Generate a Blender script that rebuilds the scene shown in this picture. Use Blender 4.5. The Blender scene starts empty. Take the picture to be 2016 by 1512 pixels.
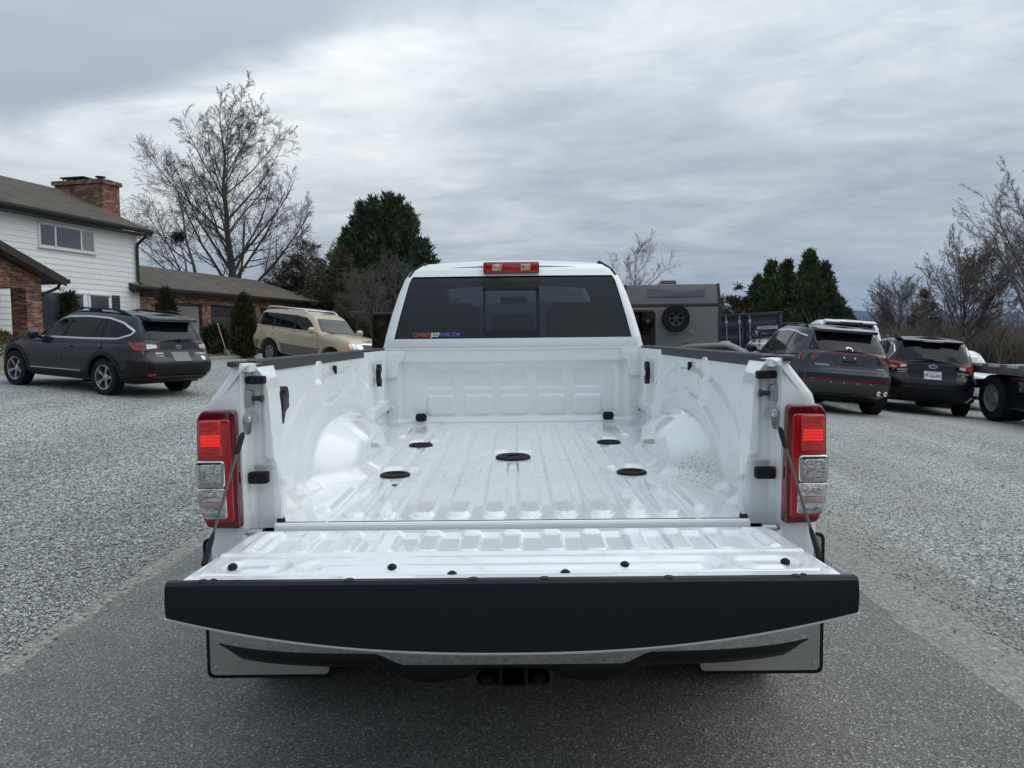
import bpy, bmesh, math, random
import numpy as np
from mathutils import Vector, Matrix
from mathutils.bvhtree import BVHTree

# ------------------------------------------------------------------ camera, sky, sun, exposure
SC = bpy.context.scene
COL = SC.collection
R = math.radians
H_CAM, F_PX = 1.56, 1500.0
_yaw, _pit, _rol = math.atan(8 / F_PX), math.atan(94 / F_PX), R(0.62)
_Fh = Vector((-math.sin(_yaw), math.cos(_yaw), 0))
CF = (_Fh * math.cos(_pit) - Vector((0, 0, 1)) * math.sin(_pit)).normalized()
_R0 = Vector((math.cos(_yaw), math.sin(_yaw), 0))
_U0 = _R0.cross(CF)
CR = _R0 * math.cos(_rol) - _U0 * math.sin(_rol)
CU = _R0 * math.sin(_rol) + _U0 * math.cos(_rol)
cam_d = bpy.data.cameras.new('camera')
cam_d.sensor_width = 36.0
cam_d.lens = F_PX / 2016 * 36.0
cam_d.clip_start, cam_d.clip_end = 0.05, 30000
cam = bpy.data.objects.new('camera', cam_d)
COL.objects.link(cam)
cam.matrix_world = Matrix(((CR.x, CU.x, -CF.x, 0), (CR.y, CU.y, -CF.y, 0), (CR.z, CU.z, -CF.z, H_CAM), (0, 0, 0, 1)))
SC.camera = cam
SC.view_settings.view_transform = 'Standard'
SC.view_settings.look = 'None'
SC.view_settings.exposure = 0.2
SC.view_settings.gamma = 1.0
SC.cycles.use_denoising = True
SC.cycles.max_bounces = 8
SC.cycles.transparent_max_bounces = 16
SC.cycles.volume_bounces = 1

SUN_EL, SUN_AZ = R(55), R(75)          # azimuth from +y towards +x
world = bpy.data.worlds.new('World')
SC.world = world
world.use_nodes = True


class NT:
    """small helper for node trees"""
    def __init__(s, tree):
        s.t = tree
        tree.nodes.clear()
    def n(s, typ, ins=None, **kw):
        nd = s.t.nodes.new(typ)
        for k, v in kw.items():
            setattr(nd, k, v)
        for k, v in (ins or {}).items():
            s.set(nd, k, v)
        return nd
    def set(s, nd, k, v):
        sock = nd.inputs[k]
        if isinstance(v, bpy.types.NodeSocket):
            s.t.links.new(v, sock)
        elif isinstance(v, bpy.types.Node):
            s.t.links.new(v.outputs[0], sock)
        else:
            if sock.type == 'RGBA' and len(v) == 3:
                v = (*v, 1)
            sock.default_value = v
    def math(s, op, a, b=None, c=None, clamp=False):
        nd = s.t.nodes.new('ShaderNodeMath')
        nd.operation = op
        nd.use_clamp = clamp
        for i, v in enumerate((a, b, c)):
            if v is not None:
                s.set(nd, i, v)
        return nd.outputs[0]
    def sstep(s, e0, e1, x):
        nd = s.t.nodes.new('ShaderNodeMapRange')
        nd.interpolation_type = 'SMOOTHSTEP'
        s.set(nd, 0, x)
        nd.inputs[1].default_value = e0
        nd.inputs[2].default_value = e1
        return nd.outputs[0]
    def mix(s, f, a, b, blend='MIX'):
        nd = s.t.nodes.new('ShaderNodeMix')
        nd.data_type = 'RGBA'
        nd.blend_type = blend
        s.set(nd, 0, f)
        s.set(nd, 6, a)
        s.set(nd, 7, b)
        return nd.outputs[2]
    def ramp(s, fac, stops):
        nd = s.t.nodes.new('ShaderNodeValToRGB')
        s.set(nd, 0, fac)
        el = nd.color_ramp.elements
        while len(el) < len(stops):
            el.new(0.5)
        for e, (p, c) in zip(el, stops):
            e.position = p
            e.color = (*c, 1) if len(c) == 3 else c
        return nd.outputs[0]
    def noise(s, vec, scale, detail=3, rough=0.5, dist=0.0):
        nd = s.n('ShaderNodeTexNoise', {'Scale': scale, 'Detail': detail, 'Roughness': rough, 'Distortion': dist})
        if vec is not None:
            s.set(nd, 'Vector', vec)
        return nd.outputs[0]
    def xyz(s, x, y, z):
        nd = s.t.nodes.new('ShaderNodeCombineXYZ')
        for i, v in enumerate((x, y, z)):
            s.set(nd, i, v)
        return nd.outputs[0]


def build_world():
    w = NT(world.node_tree)
    tc = w.n('ShaderNodeTexCoord')
    sep = w.n('ShaderNodeSeparateXYZ', {0: tc.outputs['Generated']})
    X, Y, Z = sep.outputs
    zz = w.math('MAXIMUM', Z, 0.0)
    den = w.math('ADD', zz, 0.12)
    u, v = w.math('DIVIDE', X, den), w.math('DIVIDE', Y, den)
    # cloud deck as a plane seen in perspective; rolls run roughly across the view
    a = R(-16)
    ur = w.math('ADD', w.math('MULTIPLY', u, math.cos(a)), w.math('MULTIPLY', v, math.sin(a)))
    vr = w.math('SUBTRACT', w.math('MULTIPLY', v, math.cos(a)), w.math('MULTIPLY', u, math.sin(a)))
    big = w.noise(w.xyz(w.math('MULTIPLY', ur, 0.5), vr, 3.7), 0.8, 3, 0.5, 0.4)
    med = w.noise(w.xyz(w.math('MULTIPLY', ur, 0.75), vr, 9.1), 1.6, 5, 0.55, 0.8)
    fin = w.noise(w.xyz(w.math('MULTIPLY', ur, 0.7), vr, 1.3), 7.0, 6, 0.6, 0.6)
    c_ = lambda q: w.math('SUBTRACT', q, 0.5)
    # one bank of heavier cloud whose edge runs across the left of the view, thinner cloud just beyond it
    edge = w.math('ADD', v, w.math('MULTIPLY', u, 0.27))
    edge = w.math('ADD', edge, w.math('ADD', w.math('MULTIPLY', c_(big), 0.7), w.math('MULTIPLY', c_(med), 0.5)))
    leftm = w.math('SUBTRACT', 1.0, w.sstep(-0.1, 0.75, u))
    leftg = w.math('SUBTRACT', 1.0, w.sstep(-0.55, 0.2, u))
    bank = w.math('MULTIPLY', w.math('SUBTRACT', 1.0, w.sstep(1.72, 2.12, edge)), leftm)
    gap = w.math('MULTIPLY', w.math('MULTIPLY', w.sstep(1.78, 2.15, edge), w.math('SUBTRACT', 1.0, w.sstep(2.5, 4.2, edge))), leftg)
    quiet = w.math('SUBTRACT', 1.0, w.math('MULTIPLY', bank, 0.75))
    t = w.math('ADD', w.math('MULTIPLY', c_(big), 0.30), w.math('MULTIPLY', w.math('MULTIPLY', c_(med), 0.40), quiet))
    t = w.math('ADD', t, w.math('MULTIPLY', w.math('MULTIPLY', c_(fin), 0.19), quiet))
    t = w.math('ADD', w.math('ADD', t, 0.5), w.math('MULTIPLY', gap, 0.155))
    t = w.math('SUBTRACT', t, w.math('MULTIPLY', bank, 0.10))
    t = w.math('SUBTRACT', t, w.math('MULTIPLY', w.math('SUBTRACT', 1.0, w.sstep(0.0, 0.12, zz)), 0.06))
    col = w.ramp(t, [(0.28, (0.285, 0.33, 0.385)), (0.42, (0.35, 0.40, 0.445)), (0.52, (0.445, 0.495, 0.53)), (0.64, (0.62, 0.66, 0.675)), (0.80, (0.83, 0.85, 0.845))])
    # the deck thins to bluish distance low down
    col = w.mix(w.math('MULTIPLY', w.math('SUBTRACT', 1.0, w.sstep(0.0, 0.13, zz)), 0.60), col, (0.26, 0.32, 0.46, 1))
    nishita = w.n('ShaderNodeTexSky', sky_type='NISHITA')
    nishita.sun_disc = False
    nishita.sun_elevation = SUN_EL
    nishita.sun_rotation = SUN_AZ
    sky = w.mix(1.0, nishita.outputs[0], (0.10, 0.10, 0.10), 'MULTIPLY')
    allc = w.mix(0.95, sky, col)
    # an overcast deck is brighter towards the zenith
    gain = w.math('MULTIPLY_ADD', w.math('POWER', zz, 1.4), 1.35, 0.93)
    allc = w.mix(1.0, allc, w.xyz(gain, gain, gain), 'MULTIPLY')
    bg = w.n('ShaderNodeBackground', {'Color': allc, 'Strength': 1.0})
    out = w.n('ShaderNodeOutputWorld')
    w.t.links.new(bg.outputs[0], out.inputs[0])


build_world()
sun_d = bpy.data.lights.new('sun', 'SUN')
sun_d.energy = 1.0
sun_d.angle = R(75)
sun_d.color = (1.0, 0.96, 0.90)
sun = bpy.data.objects.new('sun', sun_d)
COL.objects.link(sun)
_sd = Vector((math.sin(SUN_AZ) * math.cos(SUN_EL), math.cos(SUN_AZ) * math.cos(SUN_EL), math.sin(SUN_EL)))
sun.rotation_euler = _sd.to_track_quat('Z', 'Y').to_euler()
sun.location = (0, 0, 60)


def P(px, py, depth):
    """world point on the ray of photo pixel (px,py) at distance `depth` along +y"""
    d = CF + CR * ((px - 1008) / F_PX) + CU * ((756 - py) / F_PX)
    k = depth / d.y
    return Vector((d.x * k, depth, H_CAM + d.z * k))


# ------------------------------------------------------------------ mesh helpers
def ss(a, b, x):
    t = np.clip((np.asarray(x, float) - a) / (b - a), 0, 1)
    return t * t * (3 - 2 * t)


def mesh(name, verts, faces, smooth=True, sharp=40):
    me = bpy.data.meshes.new(name)
    verts = np.asarray(verts, float)
    if isinstance(faces, np.ndarray):
        nf, k = faces.shape
        me.vertices.add(len(verts))
        me.vertices.foreach_set('co', verts.ravel())
        me.loops.add(nf * k)
        me.loops.foreach_set('vertex_index', faces.ravel().astype(np.int32))
        me.polygons.add(nf)
        me.polygons.foreach_set('loop_start', np.arange(0, nf * k, k, dtype=np.int32))
        me.update(calc_edges=True)
    else:
        me.from_pydata([tuple(v) for v in verts], [], faces)
        me.update()
    if smooth:
        me.polygons.foreach_set('use_smooth', np.ones(len(me.polygons), bool))
        if sharp:
            me.set_sharp_from_angle(angle=R(sharp))
    return me


def obj(name, me, mat=None, parent=None, loc=None, rot=None):
    o = bpy.data.objects.new(name, me)
    COL.objects.link(o)
    if mat is not None and not me.materials:
        for m in (mat if isinstance(mat, (list, tuple)) else [mat]):
            me.materials.append(m)
    if parent is not None:
        o.parent = parent
    if loc is not None:
        o.location = loc
    if rot is not None:
        o.rotation_euler = rot
    return o


def tag(o, label=None, cat=None, group=None, kind=None):
    for k, v in (('label', label), ('category', cat), ('group', group), ('kind', kind)):
        if v:
            o[k] = v
    return o


def thing(name, label, cat, loc=(0, 0, 0), rotz=0.0, group=None, rot=None):
    o = bpy.data.objects.new(name, None)
    COL.objects.link(o)
    o.empty_display_size = 0.2
    o.location = loc
    o.rotation_euler = rot if rot else (0, 0, rotz)
    return tag(o, label, cat, group)


def grid_faces(nu, nv, flip=False):
    i, j = np.meshgrid(np.arange(nu - 1), np.arange(nv - 1), indexing='ij')
    a = (i * nv + j).ravel()
    q = np.stack([a, a + nv, a + nv + 1, a + 1], 1)
    return q[:, ::-1].copy() if flip else q


def gridm(name, u, v, fn, flip=False, sharp=60):
    """heightfield / patch mesh; fn(U,V) -> X,Y,Z"""
    U, V = np.meshgrid(u, v, indexing='ij')
    X, Y, Z = fn(U, V)
    X, Y, Z = np.broadcast_arrays(X, Y, Z)
    return mesh(name, np.stack([X, Y, Z], -1).reshape(-1, 3), grid_faces(len(u), len(v), flip), True, sharp)


class MB:
    """collects pieces of one mesh"""
    def __init__(s):
        s.v, s.f = [], []
    def add(s, verts, faces):
        n = len(s.v)
        s.v += [tuple(p) for p in verts]
        s.f += [tuple(i + n for i in f) for f in faces]
        return s
    def box(s, lo, hi):
        x0, y0, z0 = lo
        x1, y1, z1 = hi
        return s.add([(x0, y0, z0), (x1, y0, z0), (x1, y1, z0), (x0, y1, z0), (x0, y0, z1), (x1, y0, z1), (x1, y1, z1), (x0, y1, z1)],
                     [(0, 3, 2, 1), (4, 5, 6, 7), (0, 1, 5, 4), (1, 2, 6, 5), (2, 3, 7, 6), (3, 0, 4, 7)])
    def tube(s, pts, r, n=8, caps=True):
        pts = [Vector(p) for p in pts]
        rs = r if isinstance(r, (list, tuple)) else [r] * len(pts)
        ring = []
        t0 = (pts[1] - pts[0]).normalized()
        a = t0.orthogonal().normalized()
        for i, p in enumerate(pts):
            t = ((pts[i + 1] - p) if i == 0 else (p - pts[i - 1]) if i == len(pts) - 1 else (pts[i + 1] - pts[i - 1])).normalized()
            a = (a - t * a.dot(t)).normalized()
            b = t.cross(a)
            ring.append([p + (a * math.cos(2 * math.pi * k / n) + b * math.sin(2 * math.pi * k / n)) * rs[i] for k in range(n)])
        V = [q for rr in ring for q in rr]
        F = []
        for i in range(len(pts) - 1):
            for k in range(n):
                F.append((i * n + k, i * n + (k + 1) % n, (i + 1) * n + (k + 1) % n, (i + 1) * n + k))
        if caps:
            F.append(tuple(range(n - 1, -1, -1)))
            F.append(tuple((len(pts) - 1) * n + k for k in range(n)))
        return s.add(V, F)
    def lathe(s, prof, n=32, axis='x', origin=(0, 0, 0)):
        """prof: list of (radius, along-axis)"""
        V, F = [], []
        for (r, t) in prof:
            for k in range(n):
                c, d = r * math.cos(2 * math.pi * k / n), r * math.sin(2 * math.pi * k / n)
                p = {'x': (t, c, d), 'y': (d, t, c), 'z': (c, d, t)}[axis]
                V.append((p[0] + origin[0], p[1] + origin[1], p[2] + origin[2]))
        for i in range(len(prof) - 1):
            for k in range(n):
                F.append((i * n + k, i * n + (k + 1) % n, (i + 1) * n + (k + 1) % n, (i + 1) * n + k))
        return s.add(V, F)
    def prism(s, poly, lo, hi, axis='y'):
        """poly in the plane across `axis` (y: (x,z), x: (y,z), z: (x,y)), extruded lo..hi"""
        n = len(poly)
        def mk(p, t):
            return {'y': (p[0], t, p[1]), 'x': (t, p[0], p[1]), 'z': (p[0], p[1], t)}[axis]
        V = [mk(p, lo) for p in poly] + [mk(p, hi) for p in poly]
        F = [tuple(range(n)), tuple(range(2 * n - 1, n - 1, -1))]
        F += [(i, i + n, (i + 1) % n + n, (i + 1) % n) for i in range(n)]
        return s.add(V, F)
    def me(s, name, smooth=True, sharp=35, bevel=0.0, seg=2):
        m = mesh(name, s.v, s.f, False)
        bm = bmesh.new()
        bm.from_mesh(m)
        bmesh.ops.recalc_face_normals(bm, faces=bm.faces)
        if bevel:
            es = [e for e in bm.edges if len(e.link_faces) == 2 and e.calc_face_angle(0) > R(30)]
            bmesh.ops.bevel(bm, geom=es, offset=bevel, segments=seg, affect='EDGES', profile=0.5, clamp_overlap=True)
        bm.to_mesh(m)
        bm.free()
        if smooth:
            m.polygons.foreach_set('use_smooth', np.ones(len(m.polygons), bool))
            m.set_sharp_from_angle(angle=R(sharp))
        return m


def rpoly(pts, r, seg=4):
    """polygon with rounded corners; r a number or one per corner"""
    n, out = len(pts), []
    for i in range(n):
        p0, p, p1 = Vector(pts[i - 1]), Vector(pts[i]), Vector(pts[(i + 1) % n])
        ri = r[i] if isinstance(r, (list, tuple)) else r
        a, b = (p0 - p), (p1 - p)
        k = min(ri, a.length * 0.45, b.length * 0.45)
        if k < 1e-5:
            out.append(tuple(p))
            continue
        a, b = p + a.normalized() * k, p + b.normalized() * k
        for t in range(seg + 1):
            t /= seg
            out.append(tuple(a * (1 - t) ** 2 + p * 2 * t * (1 - t) + b * t * t))
    return out


def rect(x0, x1, z0, z1, r=0.0, seg=4):
    return rpoly([(x0, z0), (x1, z0), (x1, z1), (x0, z1)], r, seg)


# ------------------------------------------------------------------ materials
MATS = {}


def M(name, col, rough=0.5, metal=0.0, coat=0.0, spec=0.5, emit=None, es=0.0, var=0.0, vscale=8.0, bump=0.0, bscale=60.0, trans=0.0, dirt=None):
    if name in MATS:
        return MATS[name]
    m = bpy.data.materials.new(name)
    m.use_nodes = True
    w = NT(m.node_tree)
    bs = w.n('ShaderNodeBsdfPrincipled', {'Roughness': rough, 'Metallic': metal, 'Coat Weight': coat, 'Coat Roughness': 0.04, 'Specular IOR Level': spec, 'Transmission Weight': trans})
    c = (*col, 1)
    tc = w.n('ShaderNodeTexCoord').outputs['Object']
    if var:
        nz = w.noise(tc, vscale, 5, 0.6)
        k = w.ramp(nz, [(0.3, (1 - var,) * 3), (0.7, (1 + var,) * 3)])
        c = w.mix(1.0, c, k, 'MULTIPLY')
    if dirt:
        nz = w.sstep(0.5, 0.75, w.noise(tc, dirt[1], 6, 0.65))
        c = w.mix(w.math('MULTIPLY', nz, dirt[2]), c, dirt[0])
    w.set(bs, 'Base Color', c)
    if bump:
        b = w.n('ShaderNodeBump', {'Strength': bump, 'Distance': 0.01, 'Height': w.noise(tc, bscale, 4, 0.6)})
        w.set(bs, 'Normal', b)
    if emit:
        w.set(bs, 'Emission Color', emit)
        w.set(bs, 'Emission Strength', es)
    o = w.n('ShaderNodeOutputMaterial')
    w.t.links.new(bs.outputs[0], o.inputs[0])
    MATS[name] = m
    return m


def glass(name, tint, refl=0.1, rough=0.02):
    """thin tinted glazing: lets a little light through, mirrors the sky by its angle"""
    if name in MATS:
        return MATS[name]
    m = bpy.data.materials.new(name)
    m.use_nodes = True
    w = NT(m.node_tree)
    tr = w.n('ShaderNodeBsdfTransparent', {'Color': tint})
    gl = w.n('ShaderNodeBsdfGlossy', {'Color': (0.9, 0.95, 1.0), 'Roughness': rough})
    fr = w.n('ShaderNodeFresnel', {'IOR': 1.52})
    f = w.math('MULTIPLY_ADD', fr, 1.0, refl, clamp=True)
    mx = w.n('ShaderNodeMixShader')
    w.t.links.new(f, mx.inputs[0])
    w.t.links.new(tr.outputs[0], mx.inputs[1])
    w.t.links.new(gl.outputs[0], mx.inputs[2])
    o = w.n('ShaderNodeOutputMaterial')
    w.t.links.new(mx.outputs[0], o.inputs[0])
    MATS[name] = m
    return m


def text_mesh(name, body, height, extrude=0.0008, shear=0.0, bold=0.0, sx=1.0):
    cu = bpy.data.curves.new(name, 'FONT')
    cu.body = body
    cu.size = height / 0.7
    cu.extrude = extrude
    cu.shear = shear
    cu.offset = bold
    cu.align_x = 'CENTER'
    cu.align_y = 'CENTER'
    cu.resolution_u = 3
    o = bpy.data.objects.new(name, cu)
    COL.objects.link(o)
    dg = bpy.context.evaluated_depsgraph_get()
    me = bpy.data.meshes.new_from_object(o.evaluated_get(dg))
    COL.objects.unlink(o)
    bpy.data.objects.remove(o)
    bpy.data.curves.remove(cu)
    me.name = name
    if sx != 1.0:
        me.transform(Matrix.Diagonal((sx, 1, 1, 1)))
    return me


WHITE = M('white_paint', (0.785, 0.812, 0.806), 0.22, coat=0.8)
BLACKP = M('black_plastic', (0.010, 0.010, 0.011), 0.5, spec=0.25, bump=0.15, bscale=400)
BLACKR = M('black_rubber', (0.010, 0.010, 0.011), 0.7, spec=0.25, bump=0.2, bscale=200)
GREYP = M('grey_plastic', (0.040, 0.043, 0.046), 0.55, spec=0.3, bump=0.2, bscale=500)
CHROME = M('chrome', (0.62, 0.63, 0.64), 0.08, 1.0)
STEEL = M('steel', (0.42, 0.43, 0.44), 0.35, 1.0, var=0.15)
TYRE = M('tyre_rubber', (0.012, 0.012, 0.013), 0.85, spec=0.25, bump=0.4, bscale=90, var=0.3)
DARK = M('dark_underbody', (0.008, 0.008, 0.009), 0.8)
# ------------------------------------------------------------------ the ground
def terrain(x, y):
    x, y = np.asarray(x, float), np.asarray(y, float)
    d = np.maximum(-x - 2.7, 0)
    left = (0.9 * (1 - np.exp(-d / 6.0)) + 0.020 * np.clip(y - 15, 0, 40) * ss(0, 5, d)) * ss(3.5, 15, y)
    right = np.interp(x, [2.5, 3.6, 4.4, 5.2, 6.75, 9.3, 12, 20], [0, 0.01, 0.08, 0.135, 0, -0.21, -0.42, -0.6]) * ss(7, 13.5, y)
    far = -2.6 * ss(34, 110, y) * ss(2, 26, x)
    farl = 0.6 * ss(40, 90, y) * ss(0, 6, -x)
    back = -25.0 * ss(120, 900, np.hypot(x, y))
    return left + right + far + farl + back


def ground_material():
    m = bpy.data.materials.new('gravel')
    m.use_nodes = True
    w = NT(m.node_tree)
    tc = w.n('ShaderNodeTexCoord').outputs['Object']
    sp = w.n('ShaderNodeSeparateXYZ', {0: tc})
    x, y, z = sp.outputs
    def stones(scale):
        v = w.n('ShaderNodeTexVoronoi', {'Vector': tc, 'Scale': scale, 'Randomness': 1.0})
        g = w.n('ShaderNodeSeparateXYZ', {0: v.outputs['Color']}).outputs[0]
        return v.outputs['Distance'], g
    d1, g1 = stones(46.0)
    d2, g2 = stones(120.0)
    c1 = w.ramp(g1, [(0.0, (0.10, 0.107, 0.103)), (0.35, (0.26, 0.272, 0.262)), (0.75, (0.44, 0.455, 0.44)), (0.93, (0.60, 0.61, 0.58)), (1.0, (0.76, 0.755, 0.72))])
    c2 = w.ramp(g2, [(0.0, (0.19, 0.192, 0.183)), (0.5, (0.36, 0.362, 0.345)), (1.0, (0.56, 0.555, 0.525))])
    # coarser stone on the left of the drive, fine packed dust on the right
    right = w.sstep(-1.0, 2.0, x)
    pk = w.sstep(0.38, 0.62, w.noise(tc, 0.35, 4, 0.6))
    f = w.math('MULTIPLY', w.math('ADD', w.math('MULTIPLY', right, 0.65), 0.12), w.math('MULTIPLY_ADD', pk, 0.7, 0.3), clamp=True)
    c = w.mix(f, c1, c2)
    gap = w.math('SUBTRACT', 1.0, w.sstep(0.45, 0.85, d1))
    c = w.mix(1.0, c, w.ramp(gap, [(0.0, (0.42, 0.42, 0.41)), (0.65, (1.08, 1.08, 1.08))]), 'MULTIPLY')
    big = w.noise(w.xyz(w.math('MULTIPLY', x, 0.9), w.math('MULTIPLY', y, 0.2), 0.0), 0.8, 5, 0.6)
    c = w.mix(1.0, c, w.ramp(big, [(0.3, (0.78, 0.78, 0.77)), (0.7, (1.24, 1.24, 1.22))]), 'MULTIPLY')
    # earth and spilled fines along the drive edges and in a few bald patches
    ax = w.math('ABSOLUTE', x)
    nz = w.noise(tc, 2.2, 5, 0.65)
    edge = w.math('MULTIPLY', w.math('SUBTRACT', 1.0, w.sstep(2.5, 3.0, w.math('ADD', ax, w.math('MULTIPLY', w.math('SUBTRACT', nz, 0.5), 1.2)))), w.math('SUBTRACT', 1.0, w.sstep(12.0, 22.0, y)))
    bald = w.sstep(0.64, 0.74, w.noise(tc, 0.9, 5, 0.6))
    earth = w.mix(w.noise(tc, 30.0, 4, 0.7), (0.20, 0.185, 0.16, 1), (0.36, 0.345, 0.31, 1))
    c = w.mix(w.math('MULTIPLY', w.math('MAXIMUM', w.math('MULTIPLY', edge, 0.65), w.math('MULTIPLY', bald, 0.45)), 1.0), c, earth)
    # far away: dry grass and leaf litter
    r2 = w.math('MAXIMUM', w.sstep(44, 52, y), w.math('MAXIMUM', w.sstep(30, 38, w.math('ABSOLUTE', w.math('ADD', x, 2.0))), w.sstep(15, 25, w.math('MULTIPLY', y, -1.0))))
    lit = w.mix(w.noise(tc, 1.4, 6, 0.7), (0.055, 0.046, 0.032, 1), (0.13, 0.108, 0.07, 1))
    c = w.mix(r2, c, lit)
    hgt = w.math('ADD', w.math('MULTIPLY', w.math('SUBTRACT', 1.0, d1), 0.7), w.math('MULTIPLY', w.math('SUBTRACT', 1.0, d2), 0.3))
    bp = w.n('ShaderNodeBump', {'Strength': 0.9, 'Distance': 0.02, 'Height': hgt})
    bs = w.n('ShaderNodeBsdfPrincipled', {'Base Color': c, 'Roughness': 0.9, 'Normal': bp, 'Specular IOR Level': 0.3})
    o = w.n('ShaderNodeOutputMaterial')
    w.t.links.new(bs.outputs[0], o.inputs[0])
    return m


def asphalt_material():
    m = bpy.data.materials.new('asphalt')
    m.use_nodes = True
    w = NT(m.node_tree)
    tc = w.n('ShaderNodeTexCoord').outputs['Object']
    x, y, z = w.n('ShaderNodeSeparateXYZ', {0: tc}).outputs
    v = w.n('ShaderNodeTexVoronoi', {'Vector': tc, 'Scale': 150.0})
    g = w.n('ShaderNodeSeparateXYZ', {0: v.outputs['Color']}).outputs[0]
    c = w.ramp(g, [(0.0, (0.060, 0.059, 0.057)), (0.5, (0.108, 0.106, 0.101)), (0.90, (0.165, 0.161, 0.152)), (0.97, (0.24, 0.235, 0.222)), (1.0, (0.40, 0.39, 0.37))])
    big = w.noise(tc, 1.3, 6, 0.65)
    c = w.mix(1.0, c, w.ramp(big, [(0.3, (1.30, 1.295, 1.275)), (0.7, (1.85, 1.835, 1.79))]), 'MULTIPLY')
    # dusty, worn margins
    ax = w.math('ABSOLUTE', x)
    e = w.sstep(2.25, 2.6, w.math('ADD', ax, w.math('MULTIPLY', w.math('SUBTRACT', w.noise(tc, 4.0, 5, 0.7), 0.5), 0.5)))
    c = w.mix(w.math('MULTIPLY', e, 0.35), c, (0.25, 0.23, 0.205, 1))
    bp = w.n('ShaderNodeBump', {'Strength': 0.6, 'Distance': 0.008, 'Height': v.outputs['Distance']})
    bs = w.n('ShaderNodeBsdfPrincipled', {'Base Color': c, 'Roughness': 0.85, 'Normal': bp, 'Specular IOR Level': 0.35})
    o = w.n('ShaderNodeOutputMaterial')
    w.t.links.new(bs.outputs[0], o.inputs[0])
    return m


def axis_pts(lo, hi, step, far):
    a = np.arange(lo, hi + 1e-6, step)
    k = np.cumsum(step * 1.22 ** np.arange(1, 60))
    k = k[k < far]
    return np.r_[lo - k[::-1], a, hi + k]


gx = axis_pts(-34, 34, 0.8, 9000)
gy = axis_pts(-6, 70, 0.8, 9000)
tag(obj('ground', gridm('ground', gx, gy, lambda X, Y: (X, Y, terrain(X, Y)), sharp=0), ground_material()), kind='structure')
rng = np.random.default_rng(3)
ys = np.arange(-7, 30, 0.12)
jl = np.cumsum(rng.normal(0, 0.012, len(ys)))
jl -= np.linspace(jl[0], jl[-1], len(ys))
jr = np.cumsum(rng.normal(0, 0.012, len(ys)))
jr -= np.linspace(jr[0], jr[-1], len(ys))
JL, JR = jl + rng.normal(0, 0.012, len(ys)), jr + rng.normal(0, 0.012, len(ys))
us = np.linspace(0, 1, 9)
V = [[((-2.55 + JL[i]) * (1 - u) + (2.40 + JR[i]) * u, y, 0) for u in us] for i, y in enumerate(ys)]
V = np.array(V)
V[..., 2] = terrain(V[..., 0], V[..., 1]) + 0.006 - 0.010 * (np.abs(us - 0.5) > 0.49)[None, :]
tag(obj('driveway', mesh('driveway', V.reshape(-1, 3), grid_faces(len(ys), len(us), True), True, 0), asphalt_material()), kind='structure')

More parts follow.
